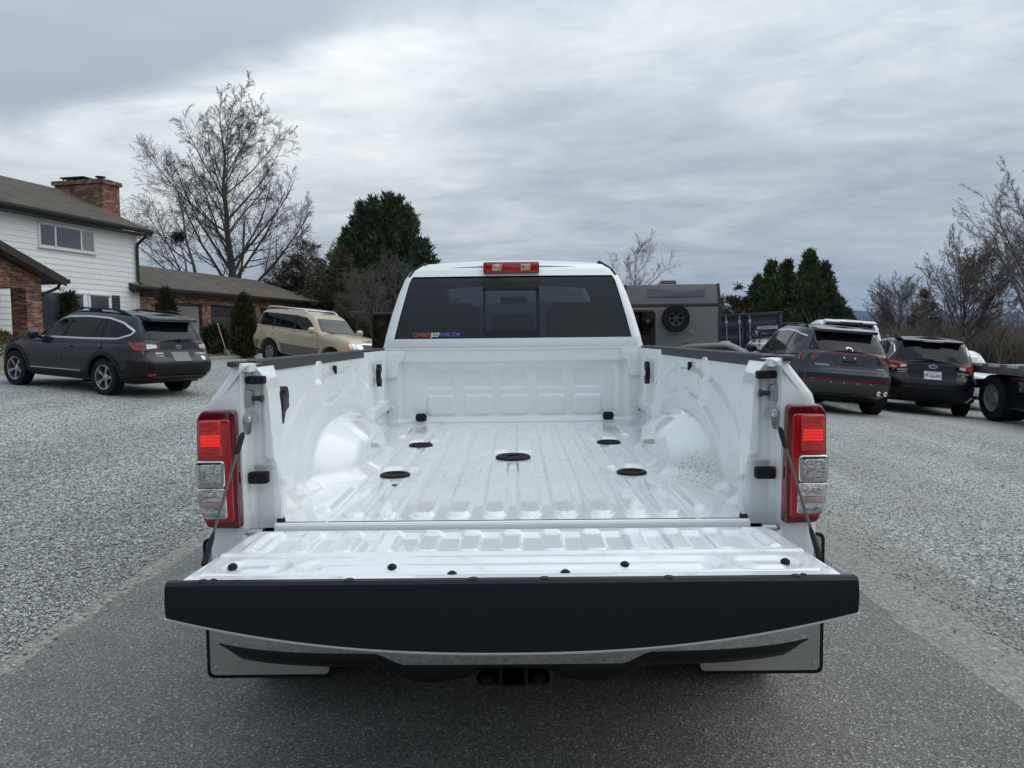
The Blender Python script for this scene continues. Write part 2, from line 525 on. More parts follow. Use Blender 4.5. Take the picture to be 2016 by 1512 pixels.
# loose stone lying on both sides of the drive near the camera
def loose_stones():
    rg_ = np.random.default_rng(77)
    t_ = (1 + 5 ** 0.5) / 2
    ico = np.array([(-1, t_, 0), (1, t_, 0), (-1, -t_, 0), (1, -t_, 0), (0, -1, t_), (0, 1, t_), (0, -1, -t_), (0, 1, -t_), (t_, 0, -1), (t_, 0, 1), (-t_, 0, -1), (-t_, 0, 1)]) / math.hypot(1, t_)
    fi = np.array([(0, 11, 5), (0, 5, 1), (0, 1, 7), (0, 7, 10), (0, 10, 11), (1, 5, 9), (5, 11, 4), (11, 10, 2), (10, 7, 6), (7, 1, 8), (3, 9, 4), (3, 4, 2), (3, 2, 6), (3, 6, 8), (3, 8, 9), (4, 9, 5), (2, 4, 11), (6, 2, 10), (8, 6, 7), (9, 8, 1)])
    P_, S_ = [], []
    for (n_, sgn, r0, r1) in ((36000, -1, 0.005, 0.0125), (14000, 1, 0.0035, 0.009)):
        y = 2.3 + 9.5 * rg_.beta(1.0, 1.7, n_)
        k = rg_.uniform(0, 1, n_)
        x0 = np.where(sgn < 0, 2.56, 2.42) - 0.10 * rg_.exponential(0.8, n_) * (rg_.uniform(0, 1, n_) < 0.10)
        x = sgn * (x0 + k * np.maximum(0.80 * y - 2.2, 0.3))
        P_.append(np.stack([x, y], 1))
        S_.append(r0 + (r1 - r0) * rg_.beta(1.3, 2.2, n_))
    P_, S_ = np.concatenate(P_), np.concatenate(S_)
    n_ = len(P_)
    z = terrain(P_[:, 0], P_[:, 1])
    sc = rg_.uniform(0.6, 1.25, (n_, 3)) * np.array([1, 1, 0.7])
    an = rg_.uniform(0, 6.28, n_)
    L = ico[None] * (1 + rg_.normal(0, 0.14, (n_, 12, 1))) * (sc * S_[:, None])[:, None, :]
    ca, sa = np.cos(an)[:, None], np.sin(an)[:, None]
    V = np.stack([L[..., 0] * ca - L[..., 1] * sa + P_[:, :1], L[..., 0] * sa + L[..., 1] * ca + P_[:, 1:], L[..., 2] + (z + S_ * 0.35)[:, None] + 0.004], -1)
    F = (fi[None] + (np.arange(n_) * 12)[:, None, None]).reshape(-1, 3)
    me = mesh('loose_stones', V.reshape(-1, 3), F, False)
    at = me.color_attributes.new('tone', 'FLOAT_COLOR', 'POINT')
    g = np.clip(rg_.beta(2.2, 3.2, n_) * 0.68 + 0.10, 0, 0.70)
    tint = np.stack([g * rg_.uniform(0.95, 1.03, n_), g * rg_.uniform(0.98, 1.03, n_), g * rg_.uniform(0.92, 1.03, n_), np.ones(n_)], 1)
    at.data.foreach_set('color', np.repeat(tint, 12, 0).astype(np.float32).ravel())
    m = bpy.data.materials.new('stone')
    m.use_nodes = True
    w = NT(m.node_tree)
    ac = w.n('ShaderNodeAttribute', attribute_name='tone')
    bs = w.n('ShaderNodeBsdfPrincipled', {'Base Color': ac.outputs['Color'], 'Roughness': 0.85, 'Specular IOR Level': 0.3})
    o = w.n('ShaderNodeOutputMaterial')
    w.t.links.new(bs.outputs[0], o.inputs[0])
    return tag(obj('loose_stones', me, m), 'loose grey crushed stone lying along the asphalt drive', 'gravel', kind='stuff')


loose_stones()

# mountains far beyond the valley
ROCK = M('wooded_mountain', (0.03, 0.036, 0.036), 0.95, var=0.35, vscale=0.004)


def ridge(name, x0, x1, y0, z0, amp, seed, depth):
    rg = np.random.default_rng(seed)
    xs = np.linspace(x0, x1, 140)
    h = np.zeros_like(xs)
    for o in range(1, 8):
        h += np.sin(xs / (x1 - x0) * 2 * np.pi * o * 1.7 + rg.uniform(0, 6)) / o ** 1.1
    h = z0 + amp * (0.5 + 0.30 * h)
    ks = np.linspace(0, 1, 10)
    V = [[(x, y0 + depth * k, -60 + (hh + 60) * math.sin(math.pi * min(k * 1.2, 1) * 0.5) * (1 if k < 0.84 else (1 - k) / 0.16)) for k in ks] for x, hh in zip(xs, h)]
    return tag(obj(name, mesh(name, np.array(V).reshape(-1, 3), grid_faces(len(xs), len(ks)), True, 0), ROCK), kind='structure')


ridge('mountains', -6500, 9500, 6800, 150, 220, 12, 1200)
ridge('hills', -3500, 5500, 3000, -50, 30, 7, 500)

# ------------------------------------------------------------------ the house
def rough_mat(name, c1, c2, scale, stretch=(1, 1, 1), bump=0.3, extra=None):
    m = bpy.data.materials.new(name)
    m.use_nodes = True
    w = NT(m.node_tree)
    tc = w.n('ShaderNodeTexCoord').outputs['Object']
    mp = w.n('ShaderNodeMapping', {'Vector': tc, 'Scale': stretch})
    nz = w.noise(mp.outputs[0], scale, 5, 0.65)
    c = w.ramp(nz, [(0.3, c1), (0.7, c2)])
    if extra:
        c = w.mix(w.math('MULTIPLY', w.sstep(0.5, 0.7, w.noise(tc, extra[1], 4, 0.6)), extra[2]), c, extra[0])
    bp = w.n('ShaderNodeBump', {'Strength': bump, 'Distance': 0.02, 'Height': nz})
    bs = w.n('ShaderNodeBsdfPrincipled', {'Base Color': c, 'Roughness': 0.85, 'Normal': bp})
    o = w.n('ShaderNodeOutputMaterial')
    w.t.links.new(bs.outputs[0], o.inputs[0])
    return m


def brick_material():
    """brick courses; mesh objects carry house coordinates, so u runs along the wall whichever way it faces"""
    m = bpy.data.materials.new('brick')
    m.use_nodes = True
    w = NT(m.node_tree)
    tc = w.n('ShaderNodeTexCoord').outputs['Object']
    x, y, z = w.n('ShaderNodeSeparateXYZ', {0: tc}).outputs
    v = w.xyz(w.math('ADD', x, y), z, 0.0)
    br = w.n('ShaderNodeTexBrick', {'Vector': v, 'Scale': 1.0, 'Color1': (0.25, 0.085, 0.05, 1), 'Color2': (0.085, 0.036, 0.028, 1), 'Mortar': (0.20, 0.165, 0.14, 1), 'Mortar Size': 0.008, 'Brick Width': 0.215, 'Row Height': 0.075, 'Bias': 0.0})
    nz = w.noise(v, 3.0, 4, 0.6)
    vr = w.n('ShaderNodeTexVoronoi', {'Vector': w.xyz(w.math('MULTIPLY', w.math('ADD', x, y), 4.65), w.math('MULTIPLY', z, 13.3), 0.0), 'Scale': 1.0})
    sel = w.sstep(0.68, 0.72, w.n('ShaderNodeSeparateXYZ', {0: vr.outputs['Color']}).outputs[0])
    c = w.mix(w.math('MULTIPLY', sel, 0.55), br.outputs['Color'], (0.42, 0.27, 0.19, 1))
    c = w.mix(1.0, c, w.ramp(nz, [(0.3, (0.75, 0.75, 0.75)), (0.7, (1.2, 1.2, 1.2))]), 'MULTIPLY')
    bp = w.n('ShaderNodeBump', {'Strength': 0.6, 'Distance': 0.01, 'Height': w.math('SUBTRACT', 1.0, br.outputs['Fac'])})
    bs = w.n('ShaderNodeBsdfPrincipled', {'Base Color': c, 'Roughness': 0.88, 'Normal': bp})
    o = w.n('ShaderNodeOutputMaterial')
    w.t.links.new(bs.outputs[0], o.inputs[0])
    return m


def shingle_material():
    m = bpy.data.materials.new('shingles')
    m.use_nodes = True
    w = NT(m.node_tree)
    tc = w.n('ShaderNodeTexCoord').outputs['Object']
    x, y, z = w.n('ShaderNodeSeparateXYZ', {0: tc}).outputs
    v = w.xyz(y, w.math('MULTIPLY', z, 2.4), 0.0)
    br = w.n('ShaderNodeTexBrick', {'Vector': v, 'Scale': 1.0, 'Color1': (0.105, 0.088, 0.068, 1), 'Color2': (0.060, 0.052, 0.043, 1), 'Mortar': (0.04, 0.035, 0.03, 1), 'Mortar Size': 0.006, 'Brick Width': 0.32, 'Row Height': 0.14})
    c = w.mix(1.0, br.outputs['Color'], w.ramp(w.noise(tc, 1.6, 5, 0.65), [(0.3, (0.82, 0.82, 0.82)), (0.7, (1.2, 1.2, 1.2))]), 'MULTIPLY')
    bp = w.n('ShaderNodeBump', {'Strength': 0.5, 'Distance': 0.01, 'Height': w.math('SUBTRACT', 1.0, br.outputs['Fac'])})
    bs = w.n('ShaderNodeBsdfPrincipled', {'Base Color': c, 'Roughness': 0.92, 'Normal': bp})
    o = w.n('ShaderNodeOutputMaterial')
    w.t.links.new(bs.outputs[0], o.inputs[0])
    return m


BRICK, SHINGLE = brick_material(), shingle_material()
SIDING = M('white_siding', (0.82, 0.83, 0.83), 0.6, var=0.05, vscale=1.5)
TRIMD = M('dark_brown_trim', (0.022, 0.019, 0.018), 0.5)
TRIMW = M('white_trim', (0.74, 0.74, 0.73), 0.5)
PANE = M('house_window_glass', (0.045, 0.055, 0.065), 0.04, coat=1.0)
PANEL = M('pale_blind_glass', (0.20, 0.21, 0.19), 0.10, coat=1.0, var=0.25, vscale=2)
GDOOR = M('charcoal_garage_door', (0.030, 0.032, 0.036), 0.5)
# house coordinates: +y along the facade away from the camera, +x out of the facade towards the yard
HA = math.atan2(0.22, 1.0)
HC = P(272, 600, 29.0)
HZ = float(terrain(HC.x, HC.y))
house = thing('house', 'two-storey house with white siding, brick chimney, brick porch and long brick garage wing', 'house', (HC.x, HC.y, HZ), -HA)


def hz(zw):
    return zw - HZ


def hp(name, b, mat, parent=None, bevel=0.0, smooth=True):
    me = b if isinstance(b, bpy.types.Mesh) else b.me(name, smooth=smooth, bevel=bevel)
    return obj(name, me, mat, parent or house)


def hbox(name, lo, hi, mat, parent=None, bevel=0.0):
    return hp(name, MB().box(lo, hi), mat, parent, bevel)


EV = hz(5.62)                     # eave of the tall part
hbox('wall', (-7.2, -14.0, -0.6), (-0.03, 0.0, EV), SIDING)
n = int((EV + 0.1) / 0.185)
me = None
for k in range(n):
    z0 = -0.1 + k * 0.185
    b = MB().add([(-0.03, -14.0, z0), (0.022, -14.0, z0), (0.006, -14.0, z0 + 0.185), (-0.03, -14.0, z0 + 0.185), (-0.03, 0.02, z0), (0.022, 0.02, z0), (0.006, 0.02, z0 + 0.185), (-0.03, 0.02, z0 + 0.185)],
                 [(0, 1, 2, 3), (7, 6, 5, 4), (1, 5, 6, 2), (0, 4, 5, 1), (3, 2, 6, 7)])
    hp('siding_board', b, SIDING, smooth=False)
hbox('corner_board', (-0.06, -0.08, -0.1), (0.035, 0.045, EV), TRIMW)


def gable_roof(xr, xe0, xe1, ze, rise, y0, y1, name):
    """slab roof with ridge along y at x = xr"""
    th = 0.16
    sec = [(xe1, ze), (xr, ze + rise), (xe0, ze), (xe0, ze + th), (xr, ze + rise + th * 1.1), (xe1, ze + th)]
    V = [(x, y0, z) for x, z in sec] + [(x, y1, z) for x, z in sec]
    F = [(0, 1, 7, 6), (1, 2, 8, 7), (2, 3, 9, 8), (3, 4, 10, 9), (4, 5, 11, 10), (5, 0, 6, 11), (0, 5, 4, 1), (1, 4, 3, 2), (6, 7, 10, 11), (7, 8, 9, 10)]
    r = hp(name, MB().add(V, F), SHINGLE, smooth=False)
    for yy, sg in ((y0, -1), (y1, 1)):
        V = [(xe1, yy, ze - 0.06), (xr, yy, ze + rise - 0.06), (xe0, yy, ze - 0.06), (xe0, yy, ze + th - 0.01), (xr, yy, ze + rise + th * 1.1 - 0.01), (xe1, yy, ze + th - 0.01)]
        V = [(x, y - sg * 0.03, z) for x, y, z in V] + [(x, y + sg * 0.03, z) for x, y, z in V]
        hp('rake_board', MB().add(V, [(0, 5, 4, 1), (1, 4, 3, 2), (6, 7, 10, 11), (7, 8, 9, 10), (0, 1, 7, 6), (1, 2, 8, 7), (3, 4, 10, 9), (4, 5, 11, 10), (5, 0, 6, 11), (2, 3, 9, 8)]), TRIMD, r, smooth=False)
    return r


def gutter(x, y0, y1, z, parent):
    b = MB().add([], [])
    sec = [(x - 0.02, z + 0.13), (x - 0.02, z - 0.01), (x + 0.07, z - 0.02), (x + 0.12, z + 0.06), (x + 0.12, z + 0.13)]
    return hp('gutter', b.prism(sec, y0, y1, 'y'), TRIMD, parent, smooth=False)


roof = gable_roof(-3.5, -7.6, 0.42, EV - 0.05, 1.72, -14.4, 0.35, 'roof')
gutter(0.42, -14.4, 0.35, EV - 0.03, roof)
hbox('soffit', (-0.02, -14.2, EV - 0.10), (0.42, 0.30, EV - 0.06), TRIMD, roof)
# gable end wall above the eave on the far side
hp('gable_wall', MB().prism([(-7.2, EV - 0.1), (-0.05, EV - 0.1), (-3.5, EV + 1.55)], -0.10, 0.0, 'y'), SIDING)


def window(y0, y1, z0, z1, divs, x=0.03, pane=PANE, frame=TRIMW, fw=0.07, name='window', pane2=None):
    w_ = hp(name, MB().box((x - 0.02, y0 - fw, z0 - fw), (x + 0.02, y1 + fw, z1 + fw)), frame, bevel=0.008)
    cuts = [y0] + [y0 + (y1 - y0) * d for d in divs] + [y1]
    for i in range(len(cuts) - 1):
        hbox('pane', (x + 0.012, cuts[i] + 0.025, z0 + 0.02), (x + 0.026, cuts[i + 1] - 0.025, z1 - 0.02), pane2 if pane2 and i == len(cuts) - 2 else pane, w_)
    for c in cuts[1:-1]:
        hbox('mullion', (x + 0.012, c - 0.035, z0), (x + 0.045, c + 0.035, z1), frame, w_, 0.006)
    hbox('sill', (x + 0.012, y0 - fw - 0.03, z0 - fw - 0.03), (x + 0.075, y1 + fw + 0.03, z0 - fw + 0.02), frame, w_, 0.006)
    for (a, c, e, g) in ((y0 - fw, y1 + fw, z1, z1 + fw), ):
        hbox('head_trim', (x + 0.012, a, e), (x + 0.055, c, g), frame, w_, 0.006)
    return w_


window(-4.45, -2.15, hz(4.66), hz(5.34), (0.26, 0.74), pane2=PANEL)
window(-4.6, -2.75, hz(1.75), hz(3.15), (0.72,))
window(-2.45, -1.55, hz(1.75), hz(3.15), ())
sh = hbox('shutter', (0.02, -1.38, hz(1.70)), (0.065, -1.02, hz(3.20)), GDOOR, None, 0.01)
for k in range(12):
    hbox('louvre', (0.06, -1.34, hz(1.76) + k * 0.118), (0.078, -1.06, hz(1.76) + k * 0.118 + 0.085), GDOOR, sh, 0.006)
# outside chimney on the gable end
ch = hbox('chimney', (-3.8, 0.32, -0.4), (-1.62, 1.22, hz(7.62)), BRICK)
hbox('chimney_crown', (-3.88, 0.24, hz(7.62)), (-1.54, 1.30, hz(7.78)), BRICK, ch)
for (xa, xb) in ((-3.6, -2.5),):
    hbox('chimney_cap', (xa, 0.36, hz(7.90)), (xb, 1.18, hz(7.94)), TRIMD, ch)
    for qx in (xa + 0.1, xb - 0.1):
        for qy in (0.45, 1.08):
            hbox('cap_leg', (qx - 0.02, qy - 0.02, hz(7.77)), (qx + 0.02, qy + 0.02, hz(7.91)), TRIMD, ch)
hp('flue_pot', MB().lathe([(0.12, hz(7.76)), (0.12, hz(7.93)), (0.18, hz(7.94)), (0.20, hz(7.97)), (0.0, hz(8.0))], 14, 'z', (-2.1, 0.8, 0)), TRIMD, ch)
# downspout at the corner
hp('downspout', MB().tube([(0.45, 0.05, EV - 0.02), (0.45, 0.02, EV - 0.16), (0.12, -0.06, EV - 0.45), (0.10, -0.06, EV - 0.7), (0.10, -0.06, hz(3.78)), (0.22, -0.06, hz(3.68))], 0.055, 8), TRIMD)
# porch: brick gable on brick piers
PX = 2.2
for (ya, yb) in ((-7.25, -6.72), (-11.3, -10.77)):
    hbox('porch_pier', (PX - 0.53, ya, -0.4), (PX, yb, hz(3.25)), BRICK)
hp('porch_gable', MB().prism([(-11.3, hz(3.05)), (-6.72, hz(3.05)), (-6.72, hz(3.36)), (-9.0, hz(4.22)), (-11.3, hz(3.36))], PX - 0.4, PX - 0.005, 'x'), BRICK, smooth=False)
th = 0.16
sec = [(-6.2, hz(3.22)), (-9.0, hz(4.30)), (-11.8, hz(3.22)), (-11.8, hz(3.38)), (-9.0, hz(4.47)), (-6.2, hz(3.38))]
V = [(-0.4, y, z) for y, z in sec] + [(PX + 0.35, y, z) for y, z in sec]
F = [(0, 1, 7, 6), (1, 2, 8, 7), (2, 3, 9, 8), (3, 4, 10, 9), (4, 5, 11, 10), (5, 0, 6, 11), (0, 5, 4, 1), (1, 4, 3, 2), (6, 7, 10, 11), (7, 8, 9, 10)]
pr_ = hp('porch_roof', MB().add(V, F), SHINGLE, smooth=False)
sec2 = [(y, z - 0.05 if i < 3 else z + 0.012) for i, (y, z) in enumerate(sec)]
V = [(PX + 0.33, y, z) for y, z in sec2] + [(PX + 0.40, y, z) for y, z in sec2]
hp('rake_board', MB().add(V, F), TRIMD, pr_, smooth=False)
hp('gutter', MB().prism([(-6.22, hz(3.24)), (-6.08, hz(3.24)), (-6.06, hz(3.37)), (-6.22, hz(3.37))], -0.1, PX + 0.4, 'x'), TRIMD, pr_, smooth=False)
hp('downspout', MB().tube([(PX + 0.1, -6.15, hz(3.26)), (PX + 0.08, -6.2, hz(3.12)), (PX - 0.05, -6.62, hz(2.92)), (PX - 0.05, -6.66, hz(2.7)), (PX - 0.05, -6.66, hz(1.2))], 0.045, 8), TRIMD, pr_)
hbox('porch_floor', (0.0, -11.3, -0.35), (PX + 0.3, -6.6, 0.12), M('concrete', (0.32, 0.31, 0.29), 0.9, var=0.15))
hbox('porch_ceiling', (0.03, -11.2, hz(3.10)), (PX - 0.4, -6.75, hz(3.16)), TRIMD)
# garage wing, flush with the tall front
GE = hz(3.48)
hbox('garage_wall', (-8.3, 0.02, -0.6), (-0.30, 14.4, GE), BRICK)
for (ya, yb) in ((0.02, 2.0), (3.95, 4.55), (8.15, 8.60), (12.4, 14.4)):
    hbox('brick_pier', (-0.31, ya, -0.6), (0.0, yb, GE), BRICK)
for (ya, yb) in ((2.0, 3.95), (4.55, 8.15), (8.60, 12.4)):
    hbox('brick_lintel', (-0.31, ya, hz(3.08)), (-0.002, yb, GE), BRICK)
gr_ = gable_roof(-4.05, -8.5, 0.34, GE - 0.04, 1.36, -0.45, 14.95, 'garage_roof')
gutter(0.34, -0.45, 14.95, GE - 0.02, gr_)
hbox('soffit', (-0.02, -0.35, GE - 0.10), (0.34, 14.8, GE - 0.05), TRIMD, gr_)
hp('downspout', MB().tube([(0.40, 1.75, GE), (0.38, 1.75, GE - 0.15), (0.08, 1.6, GE - 0.38), (0.06, 1.6, GE - 0.6), (0.06, 1.6, 0.0)], 0.05, 8), TRIMD, gr_)
hp('garage_gable', MB().prism([(-8.3, GE - 0.1), (-0.3, GE - 0.1), (-4.05, GE + 1.2)], 14.3, 14.4, 'y'), BRICK)
window(2.12, 3.83, hz(1.25), hz(2.98), (), x=-0.10, pane=PANEL, frame=TRIMD, fw=0.10, name='entry_window')
for (ya, yb) in ((4.55, 8.15), (8.60, 12.4)):
    gd = hbox('garage_door', (-0.24, ya, -0.1), (-0.17, yb, hz(3.08)), GDOOR)
    hh = (hz(3.08) + 0.02) / 4
    for k in range(4):
        hbox('door_panel', (-0.18, ya + 0.06, k * hh + 0.02), (-0.135, yb - 0.06, (k + 1) * hh - 0.015), GDOOR, gd, 0.012)
    m_ = 5
    for k in range(m_):
        wd = (yb - ya - 0.3) / m_
        hbox('door_pane', (-0.137, ya + 0.15 + k * wd + 0.06, 3 * hh + 0.09), (-0.128, ya + 0.15 + (k + 1) * wd - 0.06, 4 * hh - 0.09), PANE, gd)
# lawn and kerb in front of the house
LAWN = rough_mat('dry_lawn', (0.16, 0.125, 0.065), (0.30, 0.245, 0.14), 6.0, bump=0.8, extra=((0.10, 0.105, 0.045, 1), 0.8, 0.5))
lx = np.linspace(0.4, 5.4, 24)
ly = np.linspace(-16, 15.5, 70)


def hw(x, y):
    """house coordinates to world x,y"""
    c, s_ = math.cos(-HA), math.sin(-HA)
    return HC.x + c * x - s_ * y, HC.y + s_ * x + c * y


def f_lawn(X, Y):
    wd = 4.6 + 0.0 * Y
    x = 0.02 + (X - 0.4) / 5.0 * wd
    wx, wy = hw(x, Y)
    return wx, wy, terrain(wx, wy) + 0.05


tag(obj('lawn', gridm('lawn', lx, ly, f_lawn, sharp=0), LAWN), kind='structure')
ks = np.linspace(-16, 15.5, 60)
V = []
for yk in ks:
    for (xx, zz) in ((4.60, -0.1), (4.60, 0.11), (4.76, 0.10), (4.78, -0.1)):
        wx, wy = hw(xx, yk)
        V.append((wx, wy, float(terrain(wx, wy)) + zz))
tag(obj('kerb', mesh('kerb', V, grid_faces(60, 4), True, 30), M('concrete', (0.32, 0.31, 0.29), 0.9)), kind='structure')
rg = np.random.default_rng(11)
N = 26000
bx, by = rg.uniform(0.2, 4.6, N), rg.uniform(-8, 15, N)
wx, wy = hw(bx, by)
wz = terrain(wx, wy) + 0.045
a, ln, le = rg.uniform(0, 6.28, N), rg.uniform(0.04, 0.10, N), rg.normal(0, 0.04, (N, 2))
B = np.stack([wx, wy, wz], 1)
dv = np.stack([np.cos(a), np.sin(a), 0 * a], 1) * 0.008
tip = B + np.stack([le[:, 0], le[:, 1], ln], 1)
V = np.stack([B - dv, B + dv, tip], 1).reshape(-1, 3)
tag(obj('grass', mesh('grass', V, np.arange(N * 3).reshape(-1, 3), False), M('dry_grass_blades', (0.25, 0.20, 0.11), 0.9, var=0.35, vscale=3)),
    'short dry winter grass on the strip before the garage', 'grass', kind='stuff')


# ------------------------------------------------------------------ trees and shrubs
def seg_mesh(name, P0, P1, R0, R1, n):
    """many tapered twigs at once"""
    P0, P1 = np.asarray(P0, float), np.asarray(P1, float)
    R0, R1 = np.asarray(R0, float), np.asarray(R1, float)
    d = P1 - P0
    d /= np.maximum(np.linalg.norm(d, axis=1, keepdims=True), 1e-9)
    h = np.where(np.abs(d[:, 2:3]) > 0.9, np.array([[1.0, 0, 0]]), np.array([[0, 0, 1.0]]))
    u = np.cross(d, h)
    u /= np.linalg.norm(u, axis=1, keepdims=True)
    v = np.cross(d, u)
    out = []
    for (C, Rr) in ((P0, R0), (P1, R1)):
        for k in range(n):
            an = 2 * math.pi * k / n
            out.append(C + (u * math.cos(an) + v * math.sin(an)) * Rr[:, None])
    V = np.stack(out, 1)
    m = len(P0)
    base = (np.arange(m) * 2 * n)[:, None]
    F = np.concatenate([base + np.array([[k, (k + 1) % n, n + (k + 1) % n, n + k]]) for k in range(n)], 0)
    return V.reshape(-1, 3), F


def join_segs(name, groups):
    VV, FF, off = [], [], 0
    for (segs, n) in groups:
        if not segs:
            continue
        A = np.array(segs)
        V, F = seg_mesh(name, A[:, 0:3], A[:, 3:6], A[:, 6], A[:, 7], n)
        VV.append(V)
        FF.append(F + off)
        off += len(V)
    return mesh(name, np.concatenate(VV), np.concatenate(FF), True, 0)


def grow_tree(coarse, trunk_pts, r0, spec):
    """trunk polyline [(x,y,z)...], spec: per level dict(n, ang, len, up, curl, segs)"""
    segs = {0: [], 1: [], 2: [], 3: [], 4: []}
    fine = np.random.default_rng(1)
    def limb(p, d, L, r, lev):
        rg = coarse if lev < 4 else fine
        sp = spec[min(lev, len(spec) - 1)]
        ns = sp['segs']
        st = L / ns
        pts = [(np.array(p), np.array(d), r)]
        p, d = np.array(p, float), np.array(d, float)
        for i in range(ns):
            d = d + rg.normal(0, sp['curl'], 3) + np.array([0, 0, sp['up']]) * (st)
            d /= np.linalg.norm(d)
            q = p + d * st
            ra, rb = r * (1 - 0.80 * i / ns), r * (1 - 0.80 * (i + 1) / ns)
            segs[min(lev, 4)].append((*p, *(q + d * st * 0.03), max(ra, 0.006), max(rb, 0.006)))
            p = q
            pts.append((p.copy(), d.copy(), rb))
        if lev + 1 < len(spec):
            kids(pts, L, r, lev + 1)
    def kids(pts, L, r, lev):
        rg = coarse if lev < 4 else fine
        sp = spec[lev]
        m = max(1, int(sp['n'] * rg.uniform(0.8, 1.2)))
        for k in range(m):
            t = sp['t0'] + (1 - sp['t0']) * (k + rg.uniform(0.1, 0.9)) / m
            f = t * (len(pts) - 1)
            i = min(int(f), len(pts) - 2)
            a_ = f - i
            p = pts[i][0] * (1 - a_) + pts[i + 1][0] * a_
            d = pts[i + 1][1]
            rr = pts[i][2] * (1 - a_) + pts[i + 1][2] * a_
            az = rg.uniform(0, 2 * math.pi)
            ax_ = np.cross(d, [0.3, 0.5, 0.81])
            ax_ /= np.linalg.norm(ax_)
            bx_ = np.cross(d, ax_)
            an = R(sp['ang'] * rg.uniform(0.7, 1.25))
            nd = d * math.cos(an) + (ax_ * math.cos(az) + bx_ * math.sin(az)) * math.sin(an)
            ll = L * sp['len'] * (1 - sp.get('shrink', 0.5) * (t - sp['t0']) / (1 - sp['t0'] + 1e-6)) * rg.uniform(0.75, 1.2)
            limb(p, nd, ll, min(rr * sp.get('rk', 0.6), rr * 0.9), lev)
    pts = []
    tpz = [np.array(q, float) for q in trunk_pts]
    Lt = 0
    nt = len(tpz)
    for i in range(nt):
        d = (tpz[min(i + 1, nt - 1)] - tpz[max(i - 1, 0)])
        d /= np.linalg.norm(d)
        pts.append((tpz[i], d, r0 * (1 - 0.88 * (i / (nt - 1)) ** 0.9)))
    for i in range(nt - 1):
        segs[0].append((*tpz[i], *(tpz[i + 1] + pts[i][1] * 0.02), pts[i][2], pts[i + 1][2]))
        Lt += np.linalg.norm(tpz[i + 1] - tpz[i])
    kids(pts, Lt, r0, 1)
    limb(pts[-1][0], pts[-1][1], Lt * 0.20, pts[-1][2], 1)
    return segs


BARK = rough_mat('grey_bark', (0.065, 0.055, 0.048), (0.15, 0.135, 0.12), 12, (1, 1, 0.3), 0.5)
TWIG = M('twig_bark', (0.11, 0.094, 0.083), 0.9, var=0.3, vscale=0.8)
TWIGP = M('pale_twig_bark', (0.165, 0.138, 0.116), 0.9, var=0.3, vscale=0.8)


def bare_tree(name, label, base, trunk, r0, spec, seed, group=None, twig=None, cat='tree'):
    rg_ = np.random.default_rng(seed)
    root = thing(name, label, cat, base, 0, group)
    sg = grow_tree(rg_, trunk, r0, spec)
    obj('trunk', join_segs('trunk', [(sg[0], 8), (sg[1], 5)]), BARK, root)
    obj('crown', join_segs('crown', [(sg[2], 4), (sg[3], 3), (sg[4], 3)]), twig or TWIG, root)
    return root


def path_to(top, n, wob, rg_):
    """slightly wandering trunk from the origin to `top`"""
    top = np.array(top, float)
    k = np.linspace(0, 1, n)[:, None]
    pts = top[None, :] * k
    pts[1:-1, :2] += rg_.normal(0, wob, (n - 2, 2))
    return [tuple(p) for p in pts]


def at_ground(px, depth, lift=0.0):
    p = P(px, 660, depth)
    return (p.x, p.y, float(terrain(p.x, p.y)) + lift)


rs = np.random.default_rng(21)
B0 = at_ground(462, 47)
SP_BIG = [None, dict(n=30, t0=0.13, ang=46, len=0.62, shrink=0.60, up=0.085, curl=0.05, segs=8, rk=0.42),
          dict(n=11, t0=0.12, ang=38, len=0.40, shrink=0.5, up=0.10, curl=0.06, segs=5, rk=0.48),
          dict(n=8, t0=0.10, ang=42, len=0.40, shrink=0.4, up=0.14, curl=0.07, segs=3, rk=0.5),
          dict(n=9, t0=0.08, ang=40, len=0.52, shrink=0.3, up=0.16, curl=0.06, segs=2, rk=0.7)]
SP_BIG[0] = SP_BIG[1]
bare_tree('bare_tree', 'tall bare broad-crowned tree rising behind the garage roof', B0, path_to((-0.5, 0.3, 12.6), 9, 0.06, np.random.default_rng(1024)), 0.34, SP_BIG, 24)
SP_MED = [None, dict(n=12, t0=0.25, ang=44, len=0.60, shrink=0.5, up=0.04, curl=0.12, segs=6, rk=0.5),
          dict(n=9, t0=0.2, ang=40, len=0.5, shrink=0.4, up=-0.02, curl=0.15, segs=4, rk=0.55),
          dict(n=8, t0=0.15, ang=40, len=0.5, shrink=0.4, up=-0.10, curl=0.18, segs=4, rk=0.55),
          dict(n=5, t0=0.2, ang=35, len=0.6, shrink=0.3, up=-0.15, curl=0.18, segs=3, rk=0.6)]
SP_MED[0] = SP_MED[1]
bare_tree('bare_tree', 'slender bare tree with drooping twigs between the tall bare tree and the white house', at_ground(418, 43), path_to((-1.7, 0, 8.6), 7, 0.12, rs), 0.17, SP_MED, 8)
SP_STUB = [None, dict(n=4, t0=0.45, ang=55, len=0.35, shrink=0.3, up=0.02, curl=0.2, segs=5, rk=0.5), dict(n=6, t0=0.2, ang=40, len=0.5, shrink=0.4, up=0.0, curl=0.2, segs=3, rk=0.5), dict(n=4, t0=0.2, ang=40, len=0.6, up=-0.05, curl=0.2, segs=3, rk=0.6)]
SP_STUB[0] = SP_STUB[1]
t_ = at_ground(386, 40)
nest_tree = bare_tree('bare_tree', 'leaning bare tree trunk topped by a dark bird nest', t_, path_to((-0.75, 0, 5.6), 6, 0.06, rs), 0.15, SP_STUB, 17)
rgn = np.random.default_rng(4)
sg = []
for k in range(260):
    c = rgn.normal(0, 0.13, 3) * np.array([1, 1, 0.75])
    d = rgn.normal(0, 0.16, 3)
    sg.append((*(c - d), *(c + d), 0.012, 0.008))
